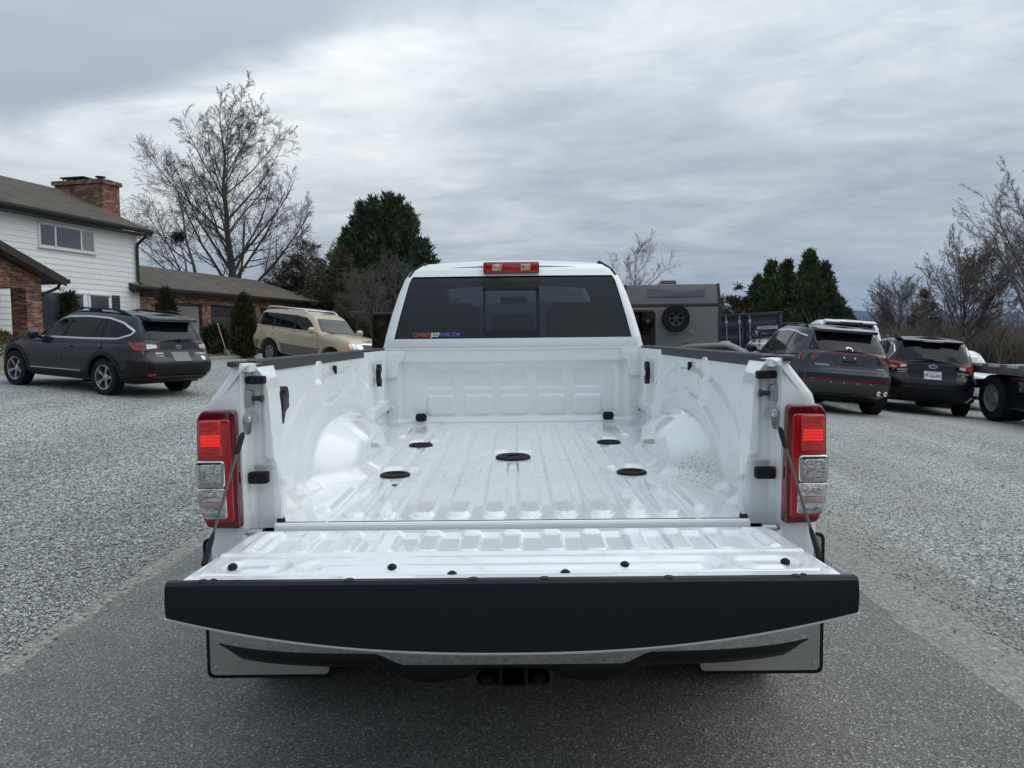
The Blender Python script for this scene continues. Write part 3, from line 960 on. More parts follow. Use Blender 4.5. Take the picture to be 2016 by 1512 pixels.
nest = obj('bird_nest', join_segs('bird_nest', [(sg, 3)]), M('nest_sticks', (0.02, 0.017, 0.014), 0.95), None, (t_[0] - 0.75, t_[1], t_[2] + 5.62))
tag(nest, 'dark round bird nest of sticks on the leaning trunk', 'nest')


def leaf_material(name, c1, c2, c3, scale=1.2):
    m = bpy.data.materials.new(name)
    m.use_nodes = True
    w = NT(m.node_tree)
    tc = w.n('ShaderNodeTexCoord').outputs['Object']
    a = w.noise(tc, scale, 3, 0.6)
    b_ = w.noise(tc, scale * 9, 2, 0.6)
    c = w.ramp(w.math('ADD', w.math('MULTIPLY', a, 0.6), w.math('MULTIPLY', b_, 0.4)), [(0.36, c1), (0.5, c2), (0.66, c3)])
    bs = w.n('ShaderNodeBsdfPrincipled', {'Base Color': c, 'Roughness': 0.75, 'Specular IOR Level': 0.25})
    o = w.n('ShaderNodeOutputMaterial')
    w.t.links.new(bs.outputs[0], o.inputs[0])
    return m


def sprays(rg_, centres, dirs, size, per, width=0.22):
    """clumps of narrow leafy sprays: each a bent two-segment blade"""
    n = len(centres)
    C = np.repeat(centres, per, 0)
    D = np.repeat(dirs, per, 0) + rg_.normal(0, 0.42, (n * per, 3))
    D /= np.linalg.norm(D, axis=1, keepdims=True)
    S = np.repeat(np.asarray(size, float) * np.ones(n), per) * rg_.uniform(0.55, 1.25, n * per)
    side = np.cross(D, rg_.normal(0, 1, (n * per, 3)))
    side /= np.linalg.norm(side, axis=1, keepdims=True)
    C = C + rg_.normal(0, 0.16, (n * per, 3)) * S[:, None]
    w_ = (S * width)[:, None]
    mid = C + D * (S * 0.5)[:, None]
    tip = C + D * S[:, None] + rg_.normal(0, 0.10, (n * per, 3)) * S[:, None]
    V = np.stack([C, mid - side * w_ * 0.5, tip, mid + side * w_ * 0.5], 1)
    return V.reshape(-1, 3), np.arange(n * per * 4).reshape(-1, 4)


CEDAR = leaf_material('dark_cedar', (0.026, 0.042, 0.018), (0.058, 0.086, 0.036), (0.12, 0.142, 0.060))
CEDARB = leaf_material('brownish_cedar', (0.042, 0.042, 0.021), (0.078, 0.072, 0.036), (0.13, 0.112, 0.060))
ARBOR = leaf_material('arborvitae', (0.016, 0.020, 0.007), (0.036, 0.037, 0.012), (0.085, 0.068, 0.022), 4.0)
BOXW = leaf_material('dark_hedge', (0.008, 0.012, 0.006), (0.016, 0.022, 0.010), (0.032, 0.036, 0.015), 5.0)
GOLD = leaf_material('gold_shrub', (0.12, 0.10, 0.03), (0.26, 0.21, 0.07), (0.40, 0.34, 0.14), 6.0)


def evergreen(name, label, base, leaders, mat, count, size, per, seed, group=None, inner=0.45, upk=1.9, pw=0.92, cat='tree', low=0.03, width=0.22, clump=15):
    """leaders: (dx, dy, height, radius); foliage fills lumpy cones round each"""
    rg_ = np.random.default_rng(seed)
    root = thing(name, label, cat, base, 0, group)
    tot = sum(h * r for _, _, h, r in leaders)
    Cs, Ds, segs = [], [], []
    for (dx, dy, h, r) in leaders:
        m = max(int(count * h * r / tot / max(clump, 1)), 12)
        t = rg_.beta(1.1, 1.35, m) * (1 - low) + low
        an = rg_.uniform(0, 2 * math.pi, m)
        lump = 1 + 0.24 * np.sin(an * 3 + t * 9 + seed) + 0.16 * np.sin(an * 7 - t * 17 + seed * 2)
        prof = np.minimum(1.0, (1 - t) ** pw * 1.12) * np.minimum(1, 0.55 + t * 3)
        f = rg_.uniform(inner, 1.0, m) ** 0.7
        rad = r * prof * lump * f
        p = np.stack([dx + np.cos(an) * rad, dy + np.sin(an) * rad, t * h], 1)
        d = np.stack([np.cos(an), np.sin(an), np.full(m, upk) * rg_.uniform(0.5, 1.6, m)], 1)
        d /= np.linalg.norm(d, axis=1, keepdims=True)
        if clump > 1:          # each bough end carries a tuft of sprays, with gaps between the tufts
            bl = (r * 0.62 * (0.55 + prof))[:, None]
            q = np.repeat(p, clump, 0)
            k = rg_.beta(1.6, 1.1, (m * clump, 1))
            q = q + np.repeat(d * bl, clump, 0) * (k - 0.75) + rg_.normal(0, 1, (m * clump, 3)) * np.repeat(bl, clump, 0) * 0.17 * (1.10 - k)
            Cs.append(q)
            Ds.append(np.repeat(d, clump, 0))
        else:
            Cs.append(p)
            Ds.append(d)
        b0 = np.array([dx * 0.35, dy * 0.35, -0.3])
        tp_ = np.array([dx, dy, h * 0.93])
        for i in range(6):
            a_, c_ = b0 + (tp_ - b0) * i / 6, b0 + (tp_ - b0) * (i + 1) / 6
            segs.append((*a_, *c_, 0.045 * h ** 0.6 * (1 - i / 6.5), 0.045 * h ** 0.6 * (1 - (i + 1) / 6.5)))
        for k in range(int(10 + h * 4)):
            j = rg_.integers(0, m)
            q = p[j]
            a_ = np.array([dx, dy, max(q[2] - 0.5 * rad[j], 0.1)])
            segs.append((*a_, *q, 0.02 + 0.004 * h, 0.006))
    C, D = np.concatenate(Cs), np.concatenate(Ds)
    V, F = sprays(rg_, C, D, size, per, width)
    obj('trunk', join_segs('trunk', [(segs, 6)]), BARK, root)
    obj('crown', mesh('crown', V, F, False), mat, root)
    return root


# dark evergreen beyond the cab
b0 = at_ground(757, 46)
evergreen('evergreen_tree', 'large dark broad evergreen tree behind the cab of the white pickup', b0, [(-1.3, 0, 8.3, 2.4), (-0.5, -0.1, 8.7, 2.3), (0.3, 0.2, 8.9, 2.6), (1.0, -0.1, 8.7, 2.3), (-2.3, 0.3, 6.9, 2.0), (1.6, 0, 8.1, 2.4), (2.6, -0.2, 6.0, 1.9), (3.2, 0, 4.0, 1.5), (-2.8, 0, 5.2, 1.6)], CEDAR, 24000, 0.34, 5, 5)
# brownish evergreens and bare scrub between garage and dark evergreen
for k, (px, dp, hgt, rad, lab) in enumerate(((560, 50, 5.0, 1.6, 'thin brownish evergreen just right of the garage ridge'), (612, 50, 6.3, 1.9, 'brownish evergreen left of the large dark evergreen'), (668, 44, 5.4, 2.2, 'dull olive evergreen in front of the large dark evergreen'), (722, 42, 3.8, 2.0, 'low olive brown evergreen above the gold car'))):
    evergreen('brown_evergreen', lab, at_ground(px, dp), [(0, 0, hgt, rad), (0.9, 0.3, hgt * 0.8, rad * 0.8), (-0.9, 0.2, hgt * 0.7, rad * 0.8)], CEDARB, 3600, 0.34, 4, 40 + k, 'brown evergreens beyond the garage', upk=0.5, pw=0.55, width=0.15)
SP_SCR = [None, dict(n=13, t0=0.06, ang=38, len=0.66, shrink=0.45, up=0.08, curl=0.12, segs=5, rk=0.6), dict(n=9, t0=0.12, ang=38, len=0.5, shrink=0.4, up=0.10, curl=0.15, segs=4, rk=0.6), dict(n=8, t0=0.15, ang=38, len=0.5, shrink=0.4, up=0.08, curl=0.18, segs=3, rk=0.6), dict(n=3, t0=0.15, ang=38, len=0.5, up=0.05, curl=0.18, segs=2, rk=0.7)]
SP_SCR[0] = SP_SCR[1]
for k, (px, dp, hgt, lab) in enumerate(((585, 52, 6.4, 'bare grey scrub tree at the end of the garage roof'), (640, 47, 5.0, 'bare scrub tree over the gold car roof rack'), (700, 40, 3.4, 'bare twiggy scrub over the gold car windscreen'), (738, 38, 3.4, 'bare twiggy scrub beside the left towing mirror'), (775, 41, 4.0, 'bare twiggy scrub hard against the white cab pillar'))):
    bare_tree('scrub_tree', lab, at_ground(px, dp), path_to((0.2, 0, hgt), 6, 0.12, rs), 0.09, SP_SCR, 60 + k, 'bare scrub beyond the garage')
# bare tree over the camper, brown tree and evergreens beyond the container
bare_tree('bare_tree', 'small bare fan-shaped tree showing above the grey camper roof', at_ground(1247, 50), path_to((0.1, 0, 6.3), 6, 0.1, rs), 0.14, SP_SCR, 71, twig=TWIGP)
evergreen('brown_evergreen', 'brown leafy tree between the camper and the dark evergreens', at_ground(1447, 44), [(0, 0, 4.7, 1.1), (-0.8, 0, 4.2, 0.9), (0.7, 0.2, 4.1, 0.9)], leaf_material('russet_leaves', (0.04, 0.032, 0.016), (0.085, 0.065, 0.034), (0.16, 0.125, 0.075)), 1500, 0.40, 4, 91, inner=0.2, upk=0.5, pw=0.4, width=0.2)
for k, (px, dp, ld, lab) in enumerate(((1518, 44, [(0, 0, 6.1, 1.5), (-0.8, 0, 5.4, 1.1), (0.9, 0.2, 6.2, 1.5)], 'dark evergreen directly behind the shipping container'), (1592, 43, [(0, 0, 6.6, 1.7), (0.9, 0, 5.9, 1.5), (1.6, 0.2, 4.2, 1.2)], 'tallest dark evergreen right of the shipping container'), (1665, 46, [(0, 0, 3.6, 1.3), (0.9, 0, 2.7, 1.0)], 'low evergreen skirting the dark evergreens above the white van roof'))):
    evergreen('evergreen_tree', lab, at_ground(px, dp), ld, CEDAR, 12000 if k < 2 else 4000, 0.32, 5, 30 + k, 'dark evergreens beyond the container')
# fan-shaped bare trees on the right
SP_FAN = [None, dict(n=44, t0=0.01, ang=34, len=0.95, shrink=0.55, up=0.03, curl=0.035, segs=8, rk=0.40), dict(n=10, t0=0.18, ang=26, len=0.40, shrink=0.5, up=0.05, curl=0.04, segs=4, rk=0.48), dict(n=6, t0=0.12, ang=34, len=0.38, shrink=0.4, up=0.08, curl=0.05, segs=3, rk=0.5), dict(n=8, t0=0.12, ang=34, len=0.58, up=0.08, curl=0.08, segs=2, rk=0.7)]
SP_FAN[0] = SP_FAN[1]
bare_tree('bare_tree', 'wide fan of bare branches rising behind the black wagon and the tow truck', at_ground(1892, 37), path_to((0.2, 0, 4.8), 9, 0.06, np.random.default_rng(1013)), 0.15, SP_FAN, 13, 'bare fan-shaped trees on the right', TWIGP)
bare_tree('bare_tree', 'tallest bare fan-shaped tree rising over the tow truck deck', at_ground(2068, 33), path_to((0.1, 0, 6.9), 9, 0.06, np.random.default_rng(1003)), 0.15, SP_FAN, 3, 'bare fan-shaped trees on the right', TWIGP)
bare_tree('bare_tree', 'smaller rounded bare tree standing before the blue mountains', at_ground(1772, 62), path_to((0, 0, 5.4), 9, 0.06, np.random.default_rng(1009)), 0.13, SP_FAN, 9, 'bare fan-shaped trees on the right', TWIGP)
evergreen('brown_evergreen', 'ragged dark tree beside the smaller rounded bare tree', at_ground(1822, 60), [(0, 0, 6.2, 1.3), (0.8, 0, 5.0, 1.2)], CEDARB, 900, 0.6, 4, 95, inner=0.3, upk=0.7, width=0.12)
# leafless wood and brush rolling away on the right
rg = np.random.default_rng(8)
N = 5200
wy_ = rg.uniform(38, 105, N)
wx_ = wy_ * rg.uniform(0.40, 0.80, N)
hz_ = rg.uniform(1.3, 3.2, len(wx_)) + ss(50, 100, wy_) * 2.2
sg = []
for x_, y_, h_ in zip(wx_, wy_, hz_):
    z_ = float(terrain(x_, y_)) - 0.2
    for k in range(9):
        an, sp_ = rg.uniform(0, 6.28), rg.uniform(0.1, 0.5) * h_
        m_ = np.array([x_ + math.cos(an) * sp_ * 0.35, y_ + math.sin(an) * sp_ * 0.35, z_ + h_ * 0.55 * rg.uniform(0.7, 1.2)])
        e_ = m_ + np.array([math.cos(an) * sp_ * 0.8, math.sin(an) * sp_ * 0.8, h_ * 0.45 * rg.uniform(0.3, 1.2)])
        r_ = 0.006 * h_ + 0.01
        sg.append((x_, y_, z_, *m_, r_ * 1.5, r_))
        sg.append((*m_, *e_, r_, 0.008))
wd = obj('brush', join_segs('brush', [(sg, 3)]), M('brush_twigs', (0.13, 0.108, 0.088), 0.9, var=0.35, vscale=0.3))
tag(wd, 'leafless brown woods and brush on the slope beyond the parked cars', 'woods', kind='stuff')

# wooded skyline behind the photographer, seen only in mirrors, glass and chrome
rg = np.random.default_rng(31)
N = 5200
an = rg.uniform(R(150), R(390), N)
ok = (np.sin(an) < -0.12)
an = an[ok]
rr = rg.uniform(38, 48, len(an))
hh = (5.5 + 1.6 * np.sin(an * 9) + 1.0 * np.sin(an * 23)) * rg.beta(1.2, 1.0, len(an))
C = np.stack([np.cos(an) * rr, np.sin(an) * rr, hh], 1)
V, F = sprays(rg, C, np.tile([[0, 0, 1.0]], (len(C), 1)), 1.8, 4, 0.5)
tag(obj('woods', mesh('woods', V, F, False), CEDARB), 'dark wooded skyline across the road behind the photographer', 'woods', kind='stuff')

# clipped shrubs before the house
for (px, dp, hgt, rad, lab, seed) in ((127, 25.5, 2.25, 0.50, 'cone-shaped arborvitae beside the brick porch pier', 1), (330, 29.0, 2.45, 0.46, 'pointed arborvitae before the garage entry window', 2), (482, 27.5, 2.25, 0.42, 'tall narrow arborvitae column beside the gold car', 3)):
    ld = [(0, 0, hgt, rad)] if seed != 1 else [(-0.1, 0, hgt, rad * 0.9), (0.25, 0, hgt * 0.95, rad * 0.7)]
    evergreen('arborvitae', lab, at_ground(px, dp), ld, ARBOR, 1500, 0.20, 4, 120 + seed, 'arborvitae before the house', inner=0.6, upk=1.8, pw=0.42 if seed == 3 else 0.62, cat='shrub', low=0.0, clump=1)


def dome_shrub(name, label, base, rx, ry, rz, mat, count, size, seed):
    rg_ = np.random.default_rng(seed)
    root = thing(name, label, 'shrub', base)
    v = rg_.normal(0, 1, (count, 3))
    v[:, 2] = np.abs(v[:, 2])
    v /= np.linalg.norm(v, axis=1, keepdims=True)
    sq = np.abs(v).max(1, keepdims=True) ** 0.5
    p = v / sq * np.array([rx, ry, rz]) * rg_.uniform(0.75, 1.04, (count, 1))
    p[:, 2] += 0.05
    V, F = sprays(rg_, p, v, size, 4, 0.45)
    obj('foliage', mesh('foliage', V, F, False), mat, root)
    segs = []
    for k in range(24):
        q = p[rg_.integers(0, count)] * 0.9
        segs.append((0, 0, -0.1, *q, 0.02, 0.006))
    obj('stem', join_segs('stem', [(segs, 5)]), BARK, root)
    return root


dome_shrub('round_shrub', 'rounded dark shrub before the garage door beside the shovel', at_ground(424, 28.6), 0.42, 0.42, 1.05, ARBOR, 700, 0.14, 5)
dome_shrub('hedge', 'clipped dark green hedge at the foot of the porch pier', at_ground(30, 24.0), 0.75, 0.4, 1.05, BOXW, 1300, 0.12, 6)
dome_shrub('gold_shrub', 'small yellow-leaved shrub left of the dark hedge', at_ground(-4, 21.5), 0.42, 0.4, 0.85, GOLD, 600, 0.11, 7)
# shovel leaning on the round shrub
sb = at_ground(444, 27.8)
sv = thing('shovel', 'shovel with pale handle leaning against the rounded shrub', 'shovel', sb)
obj('handle', MB().tube([(0.0, 0, 0.22), (-0.42, 0.35, 1.25)], 0.018, 8).me('handle'), M('pale_wood', (0.42, 0.36, 0.28), 0.7), sv)
obj('blade', gridm('blade', np.linspace(-0.11, 0.11, 7), np.linspace(0, 0.30, 7), lambda X, T: (X * (0.45 + 0.55 * np.minimum(1, T / 0.12)) + 0.11 - T * 0.36, -0.03 + 0.6 * X ** 2 / 0.11 * 0.4 - T * -0.05, T * 0.9)), STEEL, sv)

# thin winter air that turns the far ridge blue
hb = MB().box((-9500, -700, -120), (10500, 8200, 420)).me('haze', smooth=False)
hm = bpy.data.materials.new('haze_air')
hm.use_nodes = True
w = NT(hm.node_tree)
pv = w.n('ShaderNodeVolumePrincipled', {'Color': (0.36, 0.50, 0.85), 'Density': 0.00005, 'Anisotropy': 0.2})
o_ = w.n('ShaderNodeOutputMaterial')
w.t.links.new(pv.outputs[0], o_.inputs['Volume'])
HAZE = tag(obj('haze', hb, hm), 'pale winter haze in the valley air', 'haze', kind='stuff')
# ------------------------------------------------------------------ the white pickup truck
TX = -0.018


def bed_material():
    m = bpy.data.materials.new('bed_paint')
    m.use_nodes = True
    w = NT(m.node_tree)
    tc = w.n('ShaderNodeTexCoord').outputs['Object']
    sp = w.n('ShaderNodeSeparateXYZ', {0: tc})
    x, y, z = sp.outputs
    base = (0.775, 0.806, 0.798, 1)
    # sliding scratches along the bed, scuffs and grime low down
    st = w.xyz(w.math('MULTIPLY', x, 46.0), w.math('MULTIPLY', y, 2.4), w.math('MULTIPLY', z, 6.0))
    n1 = w.noise(st, 1.0, 5, 0.65, 0.9)
    line = w.math('SUBTRACT', 1.0, w.sstep(0.001, 0.010, w.math('ABSOLUTE', w.math('SUBTRACT', n1, 0.52))))
    gate = w.sstep(0.47, 0.60, w.noise(tc, 3.1, 3, 0.6))
    low = w.math('SUBTRACT', 1.0, w.sstep(0.985, 1.02, z))
    sc = w.math('MULTIPLY', w.math('MULTIPLY', w.math('MULTIPLY', line, gate), low), w.math('MULTIPLY_ADD', w.sstep(2.43, 2.47, y), 0.85, 0.15))
    c = w.mix(w.math('MULTIPLY', sc, 0.75), base, (0.10, 0.095, 0.085, 1))
    n3 = w.noise(tc, 11.0, 7, 0.7)
    gr = w.math('MULTIPLY', w.sstep(0.50, 0.72, n3), w.math('SUBTRACT', 1.0, w.sstep(0.96, 1.14, z)))
    c = w.mix(w.math('MULTIPLY', gr, 0.28), c, (0.36, 0.34, 0.28, 1))
    # speckled road grime thrown up at the rear of the right wheel hump
    dx, dy, dz = w.math('SUBTRACT', x, 0.755), w.math('SUBTRACT', y, 3.06), w.math('SUBTRACT', z, 1.0)
    d2 = w.math('ADD', w.math('ADD', w.math('MULTIPLY', dx, dx), w.math('MULTIPLY', w.math('MULTIPLY', dy, dy), 0.7)), w.math('MULTIPLY', w.math('MULTIPLY', dz, dz), 2.2))
    near = w.math('SUBTRACT', 1.0, w.sstep(0.002, 0.035, d2))
    spk = w.sstep(0.50, 0.60, w.noise(tc, 95.0, 4, 0.7))
    c = w.mix(w.math('MULTIPLY', w.math('MULTIPLY', near, w.math('MULTIPLY_ADD', spk, 0.8, 0.2)), 0.8), c, (0.34, 0.30, 0.21, 1))
    rough = w.math('ADD', 0.24, w.math('MULTIPLY', w.math('ADD', gr, sc), 0.3))
    rough = w.math('ADD', rough, w.math('MULTIPLY', w.noise(tc, 5.0, 4, 0.6), 0.12))
    wav = w.n('ShaderNodeBump', {'Strength': 0.05, 'Distance': 0.02, 'Height': w.noise(tc, 5.0, 1, 0.4)})
    bs = w.n('ShaderNodeBsdfPrincipled', {'Base Color': c, 'Roughness': rough, 'Coat Weight': 1.0, 'Coat Roughness': 0.04, 'Normal': wav})
    o = w.n('ShaderNodeOutputMaterial')
    w.t.links.new(bs.outputs[0], o.inputs[0])
    return m


BED = bed_material()
RED_D = M('dark_red_lens', (0.11, 0.003, 0.009), 0.12, coat=1.0)
RED_B = M('red_lens', (0.30, 0.005, 0.009), 0.12, coat=1.0, var=0.25, vscale=25, emit=(1, 0.01, 0.01), es=0.03)
RED_L = M('lit_red_lens', (0.75, 0.02, 0.015), 0.15, coat=1.0, emit=(1.0, 0.02, 0.015), es=0.35)
CLEAR_L = M('clear_lens', (0.62, 0.63, 0.64), 0.12, 0.9, coat=1.0, var=0.5, vscale=60, bump=0.5, bscale=120)
CLEAR_G = M('clear_grey_lens', (0.42, 0.43, 0.44), 0.15, 0.8, coat=1.0, var=0.6, vscale=80, bump=0.8, bscale=140)
AUTOGLASS = glass('rear_tinted_glass', (0.085, 0.093, 0.097), 0.0)
WSGLASS = glass('windscreen_glass', (0.62, 0.70, 0.68), 0.02)
SEATM = M('dark_seat_cloth', (0.03, 0.03, 0.032), 0.85)
truck = thing('pickup_truck', 'white dual-wheel crew cab pickup truck with its tailgate lowered and empty bed', 'pickup truck', (TX, 5.5, 0))


SHIFT = 0.0


def tp(name, me, mat, parent=None):
    if SHIFT:
        me.transform(Matrix.Translation((0, SHIFT, 0)))
    o = obj(name, me, mat, parent or truck)
    o.location = (0, -5.5, 0) if parent is None else (0, 0, 0)
    return o


def rbox(x, y, cx, cy, hx, hy, r, e):
    qx, qy = np.abs(x - cx) - hx + r, np.abs(y - cy) - hy + r
    d = np.hypot(np.maximum(qx, 0), np.maximum(qy, 0)) + np.minimum(np.maximum(qx, qy), 0) - r
    return 1 - ss(-e, e, d)


def floor_z0(y):
    return 0.957 + 0.010 * (y - 2.45)


PUCKS = [(-0.507, 3.25), (-0.500, 4.09), (0.513, 3.26), (0.520, 4.13)]
CENTRE = (0.0, 3.67)
RIBX = [s * v for v in (0.0605, 0.181, 0.302, 0.424, 0.540) for s in (-1, 1)]


def f_floor(X, Y):
    X = X * (0.845 - 0.078 * (1 - ss(2.49, 2.60, Y))) / 0.845
    rib = np.zeros_like(X)
    for c in RIBX:
        hw = 0.038
        y0, y1 = 2.515, 4.86
        rib = np.maximum(rib, rbox(X, Y, c, (y0 + y1) / 2, hw, (y1 - y0) / 2, 0.034, 0.007))
    flat = np.zeros_like(X)
    for (px, py) in PUCKS:
        flat = np.maximum(flat, 1 - ss(0.085, 0.125, np.hypot((X - px), (Y - py) * 0.8)))
    flat = np.maximum(flat, 1 - ss(0.12, 0.17, np.hypot(X - CENTRE[0], (Y - CENTRE[1]) * 0.85)))
    rib = rib * (1 - flat)
    for s in (-1, 1):      # short outer ribs beside the wheel humps and a stepped edge panel
        rib = np.maximum(rib, 0.8 * rbox(X, Y, s * 0.655, 2.80, 0.022, 0.20, 0.02, 0.008))
        rib = np.maximum(rib, 0.8 * rbox(X, Y, s * 0.655, 4.60, 0.022, 0.18, 0.02, 0.008))
    z = floor_z0(Y) + 0.014 * rib
    seam = 0.003 * (1 - ss(0.0015, 0.005, np.abs(np.abs(X) - 0.605)))
    z = z - seam
    z = z + 0.05 * ss(0.80, 0.845, np.abs(X)) ** 2 * ss(2.50, 2.62, Y)               # coved sides
    z = z + 0.006 * (1 - ss(2.462, 2.470, Y)) + 0.03 * ss(4.93, 4.985, Y) ** 2
    return X, Y, z


tp('bed_floor', gridm('bed_floor', np.linspace(-0.845, 0.845, 480), np.linspace(2.452, 4.985, 300), f_floor), BED)


def f_bulk(X, Z):
    y = np.full_like(X, 4.98)
    y -= 0.030 * ss(1.385, 1.405, Z)                                                   # top flange
    y -= 0.022 * ss(0.72, 0.755, np.abs(X)) * (1 - ss(1.385, 1.40, Z))                   # side frames
    y += 0.014 * rbox(X, Z, 0, 1.205, 0.675, 0.175, 0.06, 0.016)
    for i in range(5):
        cx = (i - 2) * 0.241 + 0.006
        y += 0.012 * rbox(X, Z, cx, 1.292, 0.088, 0.065, 0.022, 0.010)
        y -= 0.012 * rbox(X, Z, cx, 1.113, 0.088, 0.062, 0.022, 0.010)
    y -= 0.018 * (1 - ss(1.005, 1.03, Z))
    return X, y, Z


tp('bed_front_panel', gridm('bed_front_panel', np.linspace(-0.845, 0.845, 260), np.linspace(0.975, 1.478, 110), f_bulk), BED)
b = MB().box((-0.85, 4.945, 1.476), (0.85, 5.02, 1.484))
tp('bed_front_rail', b.me('bed_front_rail', bevel=0.003), BED)


def f_wall(s):
    def fn(Y, Z):
        x = np.full_like(Y, 0.842)
        x += 0.022 * (1 - ss(1.42, 1.45, Z)) * ss(1.30, 1.33, Z) * 0                    # plain top
        def ell(cy, cz, ry, rz, e, p=2.0):
            d = (np.abs((Y - cy) / ry) ** p + np.abs((Z - cz) / rz) ** p) ** (1 / p)
            return 1 - ss(1 - e, 1 + e, d)
        x -= 0.013 * ell(3.62, 0.93, 0.98, 0.47, 0.035, 2.2)
        x -= 0.015 * ell(3.62, 0.93, 0.74, 0.36, 0.05, 2.2)
        # the wheel hump itself: quarter-round in section
        d = (np.abs((Y - 3.62) / 0.60) ** 2.3 + np.abs((Z - 0.94) / 0.27) ** 2.3) ** (1 / 2.3)
        x -= 0.150 * (1 - ss(0.60, 1.03, d)) ** 0.8
        x -= 0.018 * rbox(Y, Z, 3.62, 1.06, 0.20, 0.13, 0.08, 0.02) * (Z > 0)
        x -= 0.022 * ss(4.28, 4.31, Y) * ss(1.06, 1.10, Z)                              # front pillar box
        x += 0.016 * rbox(Y, Z, 4.62, 1.28, 0.17, 0.13, 0.03, 0.010)
        x -= 0.030 * (1 - ss(2.68, 2.72, Y)) * (1 - ss(1.10, 1.14, Z))
        x -= 0.016 * (1 - ss(1.14, 1.17, Z)) * ss(4.30, 4.34, Y)
        x -= 0.014 * rbox(Y, Z, 3.30, 1.36, 0.05, 0.10, 0.02, 0.012)
        x += 0.010 * rbox(Y, Z, 3.80, 1.36, 0.20, 0.05, 0.02, 0.012)
        x -= 0.05 * (1 - ss(0.96, 1.02, Z)) ** 2                                        # cove
        return s * x, Y, Z
    return fn


for s in (-1, 1):
    tp('bed_inner_side', gridm('bed_inner_side', np.linspace(2.52, 4.985, 250), np.linspace(0.955, 1.478, 110), f_wall(s), flip=s > 0), BED)

# ---- outer bedsides with the wide rear flare
OPZ = np.array([0.62, 0.70, 0.90, 1.20, 1.33, 1.365, 1.462, 1.478, 1.482])
OPX = np.array([0.945, 0.972, 0.990, 0.990, 0.984, 0.974, 0.898, 0.880, 0.835])


def xo_bed(z):
    return np.interp(z, OPZ, OPX)


def f_outer(s):
    t = np.linspace(0, 1, 60)
    seg = np.r_[0, np.cumsum(np.hypot(np.diff(OPZ), np.diff(OPX)))]
    seg /= seg[-1]
    def fn(T, Y):
        z = np.interp(T, seg, OPZ)
        x = np.interp(T, seg, OPX)
        r = 0.045
        k = np.clip(r - (Y - 2.42), 0, r)
        x = x - r + np.sqrt(np.maximum(r * r - k * k, 0))
        fl = ss(2.60, 3.02, Y) * (1 - ss(4.15, 4.60, Y)) * (1 - ss(1.22, 1.43, z))
        x = x + 0.205 * fl
        arch = (1 - ss(0.50, 0.52, np.hypot(Y - 3.6, z - 0.42)))
        x = x - 0.05 * arch
        return s * x, Y, z
    return fn


